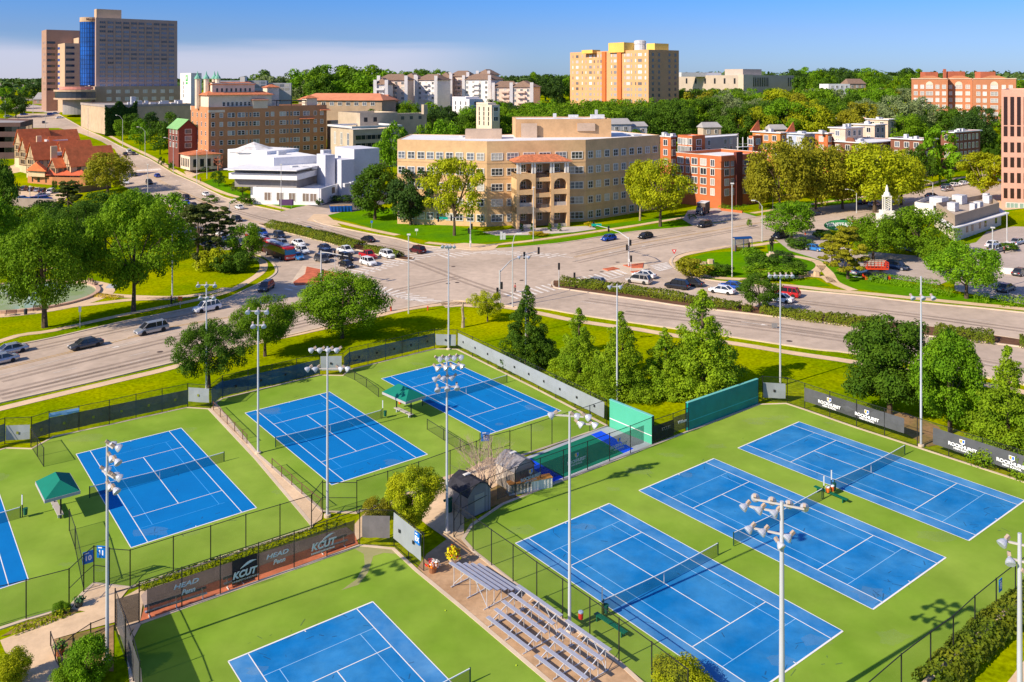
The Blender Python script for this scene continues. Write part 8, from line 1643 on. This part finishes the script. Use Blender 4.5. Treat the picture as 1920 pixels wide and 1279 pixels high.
wood(8, 1845, 1960, 470, 600, 14, 18, G2, 'tree right of the grand apartments', 'trees at the right edge'); wood(6, 1190, 1290, 300, 345, 10, 13, G1, 'tree behind the right wing of the beige building', 'trees behind the beige building', cap=250)
wood(6, 1020, 1180, 305, 360, 13, 16, G2, 'tree behind the beige rooftop block', 'trees behind the rooftop block', cap=214)
# -- the distant woodland that reads as one mass
n = 60000; Yf = np.sqrt(np.random.uniform(760 ** 2, 3600 ** 2, n)); pxf = np.random.uniform(-120, 2040, n); xf = (pxf - 960) * Yf / F
cell = 16.0; cx_ = np.round(xf / cell) * cell; cy_ = np.round(Yf / cell) * cell; hsh = np.sin(cx_ * 12.9898 + cy_ * 78.233) * 43758.5453; hsh = hsh - np.floor(hsh)
dx = (xf - cx_) / (cell * .62); dy = (Yf - cy_) / (cell * .62); dome = np.sqrt(np.clip(1 - dx * dx - dy * dy, 0.02, 1)); zt_ = np.array([T(a, b) for a, b in zip(xf, Yf)]) + (8 + hsh * 7) * (.35 + .65 * dome) + np.random.uniform(-1, 1, n)
msk = (hsh > .12) & ~((pxf > 380) & (pxf < 1000) & (Yf < 600)); Lf = np.stack([xf, Yf, zt_], 1)[msk]; Nf = np.stack([dx, dy, dome + .2], 1)[msk]
me = leaves_mesh('distant_woodland', Lf, Nf, 5.2); me.materials.append(mat('distant_leaves', (.085, .14, .035), .9, .02, spec=.05, c2=(.05, .095, .03), n2=(.15, .3)))
o = bpy.data.objects.new('distant_woodland', me); COL.objects.link(o); tag(o, 'far-off woodland along the whole skyline', 'woodland', kind='stuff')
# ================================================================== vehicles
CP = {}
M_head = mat('headlight_glass', (.75, .76, .78), .15, spec=.8); M_tail = mat('taillight_red', (.45, .01, .01), .2, spec=.6); M_plate = mat('plate', (.7, .7, .7), .6); M_trim = mat('black_trim', (.025, .025, .028), .6)
def paint(n, c, metal=.2): return mat('paint_' + n, c, .22, spec=.7, metal=metal)
PAINT = {'white': paint('white', (.78, .78, .78), 0), 'silver': paint('silver', (.42, .44, .48), .5), 'grey': paint('grey', (.09, .095, .105), .4), 'black': paint('black', (.012, .012, .016), .1), 'navy': paint('navy', (.012, .025, .065), .2), 'blue': paint('blue', (.01, .075, .42), .2), 'skyblue': paint('skyblue', (.03, .20, .52), .2),
         'red': paint('red', (.48, .015, .018), .1), 'maroon': paint('maroon', (.10, .015, .02), .2), 'beige': paint('beige', (.55, .50, .44), .3), 'base': paint('base', (.5, .5, .5), 0)}
SPEC = {  # length, half width, belt z, roof z, hood z, greenhouse x: (windscreen foot, roof front, roof rear, rear foot), deck z
 'sedan': (4.8, .91, .88, 1.44, .84, (1.35, .55, -.95, -1.75), .92), 'hatch': (4.3, .88, .90, 1.48, .86, (1.25, .50, -1.45, -2.0), .93), 'suv': (4.7, .95, 1.02, 1.74, .98, (1.25, .65, -1.75, -2.2), 1.02),
 'minivan': (5.1, .98, 1.02, 1.76, .92, (1.65, .75, -2.0, -2.42), 1.02), 'pickup': (5.6, .98, 1.06, 1.82, 1.04, (1.35, .80, -.55, -.85), 1.06)}
def car_proto(kind):
    if kind in CP: return CP[kind]
    L1, w, zb, zr, zh, (x1, x2, x3, x4), zd = SPEC[kind]; h = L1 / 2; sx_ = h / 2.4
    t = thing('parked_car', 'proto', 'car'); gw = w * .80
    st = [(h, .62, .74, .34), (h - .10, zh * .80, .88, .26), (h - .55, zh * .93, .98, .22), (x1 + .15, zh, 1, .20), (x1 - .1, zb, 1, .20), (0, zb, 1.0, .20), (x4 + .25, zb, 1, .20), (x4 - .05, zd, 1, .22), (-h + .3, zd * .98, .96, .26), (-h + .05, zd * .90, .90, .32), (-h, .60, .82, .40)]
    mb = MB(); rings = []
    for x, zt, ws, z0 in st:
        W1 = w * ws; zm = z0 + (zt - z0) * .55
        rings.append([(x, -W1 * .88, z0), (x, -W1, z0 + .12), (x, -W1 * 1.0, zm), (x, -W1 * .93, zt - .06), (x, -W1 * .80, zt), (x, 0, zt + (.03 if abs(x) > 1 else 0)), (x, W1 * .80, zt), (x, W1 * .93, zt - .06), (x, W1, zm), (x, W1, z0 + .12), (x, W1 * .88, z0)])
    n = len(rings[0]);
    for r in rings: mb.v += r
    for i in range(len(rings) - 1):
        for k in range(n): j = (k + 1) % n; mb.f.append((i * n + k, i * n + j, (i + 1) * n + j, (i + 1) * n + k)); mb.m.append(0)
    mb.f.append(tuple(range(n))[::-1]); mb.m.append(0); e = (len(rings) - 1) * n; mb.f.append(tuple(e + k for k in range(n))); mb.m.append(0)
    if kind == 'pickup': mb.box(-h + .12, x4 - .15, -w * .78, w * .78, zd + .005, zd + .01, 1)
    rw = gw * .86
    mb.hexa([(x2, -rw, zr - .05), (x2, rw, zr - .05), (x3, rw, zr - .05), (x3, -rw, zr - .05)][::-1], [(x2 - .12, -rw * .9, zr), (x2 - .12, rw * .9, zr), (x3 + .1, rw * .9, zr), (x3 + .1, -rw * .9, zr)][::-1])
    for s in (-1, 1):
        for a, b in (((x1, s * gw, zb), (x2, s * rw, zr - .02)), ((x4, s * gw, zb), (x3, s * rw, zr - .02)), (((x2 + x3) / 2 + .1, s * (gw + .01), zb), ((x2 + x3) / 2 + .1, s * (rw + .01), zr - .02))): mb.beam(a, b, .09)
        if kind in ('suv', 'minivan', 'hatch'): mb.beam((x3 + .55, s * (gw + .01), zb), (x3 + .5, s * (rw + .01), zr - .02), .08)
        mb.box(x1 - .35, x1 - .15, s * (w + .08) - .08, s * (w + .08) + .08, zb - .05, zb + .12)
    mb.build('body', [PAINT['base'], M_trim], t)
    G = MB(); a = [(x1, -gw, zb - .02), (x1, gw, zb - .02), (x4, gw, zb - .02), (x4, -gw, zb - .02)]; b = [(x2, -rw, zr - .04), (x2, rw, zr - .04), (x3, rw, zr - .04), (x3, -rw, zr - .04)]
    for nm, f in (('windscreen', (0, 1)), ('rear_window', (2, 3))): g = MB(); i, j = f; g.face([a[i], a[j], b[j], b[i]]); g.build(nm, M_darkglass, t)
    for i, j in ((1, 2), (3, 0)): g = MB(); g.face([a[i], a[j], b[j], b[i]]); g.build('side_window', M_darkglass, t)
    for s in (-1, 1):
        g = MB(); g.box(h - .14, h - .01, s * w * .52 - .16, s * w * .52 + .16, .60, .74); g.build('headlight', M_head, t); g = MB(); g.box(-h - .005, -h + .12, s * w * .66 - .13, s * w * .66 + .13, zd * .74, zd * .92); g.build('taillight', M_tail, t)
    g = MB(); g.box(h - .06, h + .01, -w * .35, w * .35, .40, .56); g.build('grille', M_trim, t); g = MB(); g.box(-h - .015, -h + .02, -.22, .22, .55, .68); g.build('number_plate', M_plate, t)
    wr = .33 if kind in ('sedan', 'hatch') else .38; wb = h * .60
    if 'wheel' not in CP:
        g = MB(); rot = Matrix.Rotation(R(90), 3, 'X'); g.lathe([(.62, -.11), (.95, -.12), (1, -.08), (1, .08), (.95, .12), (.62, .11)], n=16, mi=0, M=rot); g.lathe([(.64, -.10), (.64, .118)], n=12, mi=1, M=rot); me = bpy.data.meshes.new('wheel'); me.from_pydata(g.v, [], g.f); me.materials.append(M_black); me.materials.append(M_rim); me.polygons.foreach_set('material_index', g.m); me.update(); CP['wheel'] = me
    for sx in (-1, 1):
        for s in (-1, 1): o = bpy.data.objects.new('wheel', CP['wheel']); COL.objects.link(o); o.parent = t; o.location = (sx * wb, s * (w - .09), wr); o.scale = (wr, 1, wr)
    index_kids(t); CP[kind] = t; t['used'] = 0; return t
HD = {}
def heading(a, b): p, q = P(*a), P(*b); return math.atan2(q.y - p.y, q.x - p.x)
H_ = {'W': heading((465, 590), (0, 692)), 'Eb': heading((0, 692), (465, 590)), 'SE': heading((540, 440), (740, 500)), 'NW': heading((760, 462), (620, 428)), 'nw2': heading((447, 407), (320, 352)), 'se2': heading((320, 352), (447, 407)), 'sw': heading((1300, 430), (1100, 470)), 'ne': heading((1460, 425), (1700, 392)), 'ww': heading((1400, 556), (1150, 522)), 'far': heading((290, 320), (250, 290)), 'lot': R(100), 'lot2': R(37), 'lot3': R(-50), 'slip': heading((520, 520), (470, 552))}
CARS = [  # px, py, heading, kind, paint, label
 (19, 663, 'W', 'sedan', 'silver', 'silver sedan at the left edge in the far lane'), (0, 682, 'W', 'sedan', 'silver', 'pale silver car cut by the left edge in the near lane'), (161, 652, 'W', 'sedan', 'grey', 'dark grey sedan driving left by itself'), (284, 624, 'W', 'minivan', 'silver', 'silver minivan driving left behind the dark grey sedan'), (388, 583, 'W', 'suv', 'white', 'white suv in the far lane of the left road'), (499, 544, 'slip', 'suv', 'grey', 'grey suv turning out of the slip lane in the shade'),
 (491, 441, 'SE', 'suv', 'blue', 'bright blue suv at the back of the queue'), (524, 446, 'SE', 'suv', 'navy', 'dark blue suv behind the white sedan in the queue'), (496, 451, 'SE', 'sedan', 'silver', 'silver-blue sedan near the red bus roof'), (530, 462, 'SE', 'suv', 'silver', 'silver suv beside the bus'), (560, 460, 'SE', 'sedan', 'white', 'white sedan next to the median hedge'), (567, 475, 'SE', 'suv', 'white', 'white car ahead of the silver suv'), (557, 486, 'SE', 'sedan', 'skyblue', 'light blue sedan just ahead of the bus'),
 (609, 469, 'SE', 'sedan', 'navy', 'dark blue sedan under the mast arm beside the hedge'), (612, 481, 'SE', 'suv', 'navy', 'navy suv in the middle lane of the queue'), (604, 491, 'SE', 'suv', 'grey', 'dark grey suv in the left lane of the queue'), (649, 488, 'SE', 'suv', 'black', 'black suv second from the crossing'), (648, 475, 'SE', 'pickup', 'white', 'white pickup behind the hanging signals'), (650, 501, 'SE', 'sedan', 'black', 'black sedan first at the stop line'), (690, 484, 'SE', 'pickup', 'red', 'red pickup truck near the stop line'), (691, 497, 'SE', 'suv', 'white', 'white suv stopped first at the stop line'), (727, 483, 'SE', 'suv', 'white', 'white suv beside the short hedge end'),
 (576, 435, 'NW', 'sedan', 'silver', 'silver sedan leaving behind the median hedge'), (690, 453, 'NW', 'sedan', 'black', 'black sedan leaving the crossing'), (783, 474, 'NW', 'suv', 'maroon', 'dark maroon suv just past the crosswalk'), (449, 392, 'nw2', 'sedan', 'white', 'white sedan passing the church lawn'), (386, 367, 'nw2', 'sedan', 'white', 'white sedan before the tan-brick hotel'), (350, 374, 'se2', 'suv', 'black', 'black suv in the street opposite the white sedan'), (350, 384, 'se2', 'sedan', 'blue', 'blue sedan half hidden by a park tree'), (363, 388, 'se2', 'sedan', 'navy', 'navy sedan next to the half hidden blue one'), (384, 391, 'se2', 'suv', 'black', 'black suv at the tail of the street queue'),
 (295, 332, 'nw2', 'hatch', 'blue', 'bright blue hatchback in the street near the olive tree'), (280, 345, 'se2', 'suv', 'black', 'black suv by the street pole in the tree shade'), (252, 330, 'se2', 'sedan', 'black', 'black sedan at the striped crossing'), (236, 345, 'se2', 'suv', 'white', 'white car in the shade of the olive tree'), (242, 286, 'far', 'suv', 'white', 'white suv coming down the street'), (235, 291, 'far', 'sedan', 'black', 'black car left of the white suv coming down'), (250, 290, 'far', 'sedan', 'grey', 'grey car right of the white suv coming down'), (45, 216, 'lot2', 'sedan', 'blue', 'blue car at the far left junction'), (95, 216, 'lot2', 'suv', 'blue', 'blue suv at the far junction below the towers'), (112, 222, 'lot2', 'sedan', 'white', 'white car at the far junction below the towers'), (82, 231, 'far', 'sedan', 'black', 'dark car in the shaded far street'), (15, 220, 'lot2', 'suv', 'white', 'white car above the dark garage'), (104, 214, 'lot2', 'sedan', 'skyblue', 'pale blue car behind the far blue suv'),
 (31, 357, 'lot', 'sedan', 'navy', 'leftmost car in the restaurant parking row'), (46, 357, 'lot', 'suv', 'grey', 'second car in the restaurant parking row'), (59, 358, 'lot', 'sedan', 'black', 'third car in the restaurant parking row'), (71, 359, 'lot', 'sedan', 'silver', 'fourth car in the restaurant parking row'), (81, 361, 'lot', 'suv', 'black', 'black suv beside the white van in the parking row'), (96, 362, 'lot', 'minivan', 'white', 'white van at the right end of the parking row'), (43, 375, 'lot2', 'sedan', 'skyblue', 'pale blue car by the long parking wall, left one'), (64, 376, 'lot2', 'sedan', 'blue', 'blue car by the long parking wall, middle one'), (84, 376, 'lot2', 'suv', 'blue', 'blue car by the long parking wall, right one'), (80, 369, 'lot2', 'sedan', 'silver', 'silver car in front of the parking wall'),
 (412, 441, 'lot3', 'sedan', 'white', 'white car parked behind the dull pines'), (444, 415, 'SE', 'suv', 'black', 'dark suv behind the smaller pine'), (396, 458, 'lot2', 'sedan', 'navy', 'dark car parked under the dull pine'), (428, 452, 'lot2', 'sedan', 'silver', 'silver car parked left of the round green tree'),
 (1141, 451, 'sw', 'hatch', 'blue', 'bright blue hatchback arriving at the crossing'), (1210, 447, 'sw', 'hatch', 'black', 'black hatchback following the bright blue one'), (1321, 426, 'sw', 'suv', 'black', 'dark car in tree shade before the truck'), (1463, 447, 'sw', 'minivan', 'black', 'black minivan by the round bright tree'), (1528, 404, 'ne', 'suv', 'navy', 'dark blue suv right of the round bright tree'), (1618, 383, 'ne', 'sedan', 'black', 'black car under the street trees'), (1640, 387, 'ne', 'sedan', 'silver', 'pinkish silver car left of the white sign tower'), (1603, 428, 'lot2', 'suv', 'red', 'red car half hidden behind the lot tree'), (1585, 421, 'ne', 'sedan', 'black', 'dark car behind the green oval sign'),
 (1746, 370, 'ne', 'sedan', 'black', 'black sedan on the upper right street'), (1776, 358, 'ne', 'suv', 'silver', 'silver suv on the upper right street'), (1774, 352, 'ne', 'sedan', 'navy', 'navy car parked at the far kerb'), (1790, 350, 'ne', 'sedan', 'white', 'white car parked at the far kerb, left one'), (1807, 347, 'ne', 'sedan', 'white', 'white car parked at the far kerb, right one'), (1826, 345, 'ne', 'sedan', 'black', 'dark car parked beyond the white ones'), (1866, 342, 'ne', 'suv', 'silver', 'silver car at the kerb by the yellow-green tree'), (1803, 374, 'ne', 'sedan', 'maroon', 'maroon sedan on the upper right street'), (1786, 385, 'ne', 'sedan', 'red', 'red sedan behind the diner roof'), (1741, 384, 'ne', 'suv', 'navy', 'dark suv behind the trees at the diner'),
 (1116, 534, 'ww', 'hatch', 'silver', 'silver hatchback waiting behind the hedge end'), (1198, 531, 'ww', 'minivan', 'beige', 'beige minivan in the middle lane'), (1208, 521, 'ww', 'sedan', 'white', 'white sedan beside the beige minivan'), (1270, 541, 'ww', 'suv', 'black', 'black suv waiting behind the beige minivan'), (1296, 536, 'ww', 'sedan', 'black', 'black sedan behind the black suv'), (1354, 550, 'ww', 'sedan', 'white', 'white sedan in the right approach'), (1372, 542, 'ww', 'sedan', 'blue', 'dark blue sedan beside the white one in the right approach'), (1475, 556, 'ww', 'suv', 'red', 'red suv coming from the right behind the light pole'), (1462, 566, 'ww', 'sedan', 'white', 'white sedan hidden behind the small median tree'),
 (1506, 467, 'lot3', 'suv', 'black', 'black car parked behind the entrance hedge'), (1526, 470, 'lot3', 'sedan', 'skyblue', 'pale blue car parked by the yellow cypress'), (1580, 487, 'lot2', 'sedan', 'white', 'white car behind the sparse yellow cypress'), (1613, 514, 'lot2', 'sedan', 'silver', 'silver car behind the orange lift'), (1682, 505, 'lot3', 'suv', 'navy', 'dark suv parked right of the orange lift'), (1699, 470, 'lot3', 'sedan', 'blue', 'blue car in the shade behind the lot trees'), (1724, 472, 'lot3', 'suv', 'navy', 'dark blue car at the tree trunk in the lot'), (1868, 472, 'lot2', 'suv', 'silver', 'silver suv next to the person in turquoise'), (1862, 463, 'lot2', 'sedan', 'white', 'white car behind the silver suv in the right lot'), (1893, 466, 'lot2', 'sedan', 'white', 'pearl white sedan in the right lot'), (1908, 458, 'lot2', 'sedan', 'silver', 'silver sedan at the right edge of the lot'), (1914, 516, 'lot2', 'sedan', 'grey', 'grey car cut by the right edge'), (1886, 546, 'lot2', 'sedan', 'grey', 'dark grey sedan in the shade of the broad lot tree'),
 (742, 304, 'lot2', 'sedan', 'white', 'white car parked behind the beige building'), (757, 214, 'lot', 'minivan', 'white', 'white van parked below the condominiums'), (770, 214, 'lot', 'sedan', 'black', 'dark car beside the white van below the condominiums')]
for (px, py, hd, kd, pt_, lab) in CARS:
    pr = car_proto(kd); p = P(px, py); p.z += .03; mm = {'paint_base': PAINT[pt_]}; cat = {'pickup': 'pickup truck', 'minivan': 'minivan'}.get(kd, 'car')
    c = dup(pr, p, H_[hd], label=lab, matmap=mm); c.name = {'pickup': 'pickup_truck', 'minivan': 'minivan'}.get(kd, 'car'); c['category'] = cat
    if 'used' in c: del c['used']
    n_ = Vector((-(T(p.x + 1, p.y) - T(p.x, p.y)), -(T(p.x, p.y + 1) - T(p.x, p.y)), 1)).normalized(); c.rotation_euler = (Vector((0, 0, 1)).rotation_difference(n_).to_matrix() @ Matrix.Rotation(H_[hd], 3, 'Z')).to_euler()
for kd in ('sedan', 'hatch', 'suv', 'minivan', 'pickup'):
    if kd in CP:
        for ch in list(KIDS[CP[kd].name]): bpy.data.objects.remove(ch)
        bpy.data.objects.remove(CP[kd])
# ---- red city bus
def bus(px, py, ang, L1, lab):
    b = P(px, py); t = thing('city_bus', lab, 'bus', b, ang); h = L1 / 2; w = 1.28
    mb = MB(); mb.hexa([(-h, -w, .35), (h - .05, -w, .35), (h - .05, w, .35), (-h, w, .35)], [(-h, -w, 1.5), (h, -w, 1.5), (h, w, 1.5), (-h, w, 1.5)]); mb.build('lower_body', mat('bus_dark_red', (.07, .018, .02), .4, .7, c2=(.02, .018, .02)), t)
    mb = MB(); mb.hexa([(-h, -w, 1.5), (h, -w, 1.5), (h, w, 1.5), (-h, w, 1.5)], [(-h, -w * .97, 2.75), (h - .25, -w * .97, 2.75), (h - .25, w * .97, 2.75), (-h, w * .97, 2.75)]); mb.build('window_band', M_darkglass, t)
    mb = MB(); mb.hexa([(-h, -w * .98, 2.75), (h - .25, -w * .98, 2.75), (h - .25, w * .98, 2.75), (-h, w * .98, 2.75)], [(-h, -w * .9, 3.02), (h - .6, -w * .9, 3.02), (h - .6, w * .9, 3.02), (-h, w * .9, 3.02)]); mb.build('roof', PAINT['red'], t)
    mb = MB(); mb.box(-h + .6, h - 1.9, -w * .55, w * .55, 3.02, 3.24); mb.build('roof_unit', mat('bus_pale_blue', (.35, .42, .55), .5), t)
    mb = MB(); mb.hexa([(h + .02, -w * .9, 1.45), (h + .05, w * .9, 1.45), (h - .18, w * .88, 2.5), (h - .18, -w * .88, 2.5)][:4], [(h + .05, -w * .9, 1.45), (h + .08, w * .9, 1.45), (h - .13, w * .88, 2.5), (h - .13, -w * .88, 2.5)][:4]); mb.build('windscreen', mat('bus_windscreen', (.03, .16, .26), .1, spec=.9), t)
    mb = MB(); mb.box(h - .4, h + .06, -w * .98, w * .98, .4, 1.4); mb.build('front_panel', PAINT['red'], t); mb = MB(); mb.box(h - .3, h - .12, -.75, .75, 2.5, 2.72); mb.build('destination_panel', mat('orange_led', (.5, .06, .01), .5), t)
    mb = MB(); [mb.beam((h + .25, y, .6), (h + .25, y, 1.0), .04) for y in (-.9, -.6, -.3, 0, .3, .6, .9)]; mb.beam((h + .25, -.95, .75), (h + .25, .95, .75), .05); mb.beam((h, -.5, .75), (h + .3, -.5, .75), .05); mb.beam((h, .5, .75), (h + .3, .5, .75), .05); mb.build('bicycle_rack', M_galv, t)
    for s in (-1, 1):
        mb = MB(); mb.box(h, h + .08, s * .85 - .2, s * .85 + .2, .75, .95); mb.build('headlight', M_head, t); mb = MB(); mb.beam((h - .05, s * w, 2.3), (h + .3, s * (w + .25), 2.0), .07); mb.build('mirror', M_black, t)
        for x in (-h + 2.2, h - 2.4): o = bpy.data.objects.new('wheel', CP['wheel']); COL.objects.link(o); o.parent = t; o.location = (x, s * (w - .1), .48); o.scale = (.48, 1.6, .48)
    if 'articulated' in lab:
        for s in (-1, 1): text_mb('MAX', .5, mat('bus_letter', (.6, .04, .03), .5), t, (.6, -s * (w + .005) if s == 1 else w + .005, 1.1), (R(90), 0, 0 if s == 1 else R(180)), 'lettering', .004, 0, .02)
    return t
hb_ = P(543, 489); dr = Vector((math.cos(H_['SE']), math.sin(H_['SE']))); cb = hb_.xy - dr * 5.6; q = Vector((cb.x, cb.y, T(*cb)))
bus(0, 0, H_['SE'], 12, 'articulated red and black city bus waiting in the left lane') if False else None
def bus_at(v, *a):
    global P; P0 = P; P = lambda *_: Vector((v.x, v.y, T(v.x, v.y) + .03)); r = bus(0, 0, *a); P = P0; return r
bus_at(cb, H_['SE'], 12, 'articulated red and black city bus waiting in the left lane'); bus_at(cb - dr * 12.6 + Vector((-dr.y, dr.x)) * .3, H_['SE'], 10, 'second red city bus mostly hidden behind the round green tree')
# ---- truck in the drive
b = P(1317, 402); t = thing('box_truck', 'dark box truck with a pale roof in the drive beside the brick apartments', 'truck', b, R(-118)); mb = MB(); mb.box(-3.6, 1.4, -1.2, 1.2, .8, 3.4); mb.build('box', wm('truck_box', (.16, .12, .10)), t); mb = MB(); mb.box(-3.65, 1.45, -1.25, 1.25, 3.4, 3.5); mb.build('roof', M_roofw, t)
mb = MB(); mb.hexa([(1.5, -1.05, .5), (3.4, -1.05, .5), (3.4, 1.05, .5), (1.5, 1.05, .5)], [(1.5, -1.0, 2.4), (2.7, -1.0, 2.4), (2.7, 1.0, 2.4), (1.5, 1.0, 2.4)]); mb.build('cab', PAINT['navy'], t); mb = MB(); mb.hexa([(3.12, -.9, 1.45), (3.15, .9, 1.45), (2.78, .9, 2.25), (2.75, -.9, 2.25)], [(3.17, -.9, 1.45), (3.2, .9, 1.45), (2.83, .9, 2.25), (2.8, -.9, 2.25)]); mb.build('windscreen', M_darkglass, t)
for s in (-1, 1):
    mb = MB(); mb.box(3.38, 3.44, s * .75 - .15, s * .75 + .15, .75, .95); mb.build('headlight', M_head, t)
    for x in (-2.4, 2.4): o = bpy.data.objects.new('wheel', CP['wheel']); COL.objects.link(o); o.parent = t; o.location = (x, s * 1.1, .45); o.scale = (.45, 1.4, .45)
# ---- orange scissor lift
b = P(1643, 524); t = thing('scissor_lift', 'orange-red scissor lift platform parked on the grass', 'lift', b, R(-4)); M_lo = mat('lift_orange', (.75, .06, .015), .45); M_lg = mat('lift_grey', (.06, .065, .07), .5)
mb = MB(); mb.box(-1.9, 1.9, -.85, .85, .55, 1.15); mb.build('chassis', M_lg, t)
for k in range(4): z = 1.2 + k * .22; mb = MB(); mb.beam((-1.6, -.5, z), (1.6, -.5, z + .2), .1); mb.beam((-1.6, .5, z + .2), (1.6, .5, z), .1); mb.build('scissor_arm', M_lg, t)
mb = MB(); mb.box(-2.0, 2.0, -.9, .9, 2.05, 2.3); mb.build('platform', M_lo, t); mb = MB()
for x in (-2, -1.33, -.66, 0, .66, 1.33, 2):
    for y in (-.88, .88): mb.beam((x, y, 2.3), (x, y, 3.45), .07)
for z in (2.7, 3.05, 3.42):
    for y in (-.88, .88): mb.beam((-2, y, z), (2, y, z), .07)
    for x in (-2, 2): mb.beam((x, -.88, z), (x, .88, z), .07)
mb.build('guard_rail', M_lo, t)
for x in (-2.15, 2.15): mb = MB(); mb.box(x - .18, x + .18, -1.0, -.7, .1, 1.0); mb.box(x - .18, x + .18, .7, 1.0, .1, 1.0); mb.build('outrigger', M_lo, t)
for x in (-1.4, 1.4):
    for s in (-1, 1): o = bpy.data.objects.new('wheel', CP['wheel']); COL.objects.link(o); o.parent = t; o.location = (x, s * .85, .42); o.scale = (.42, 1.5, .42);
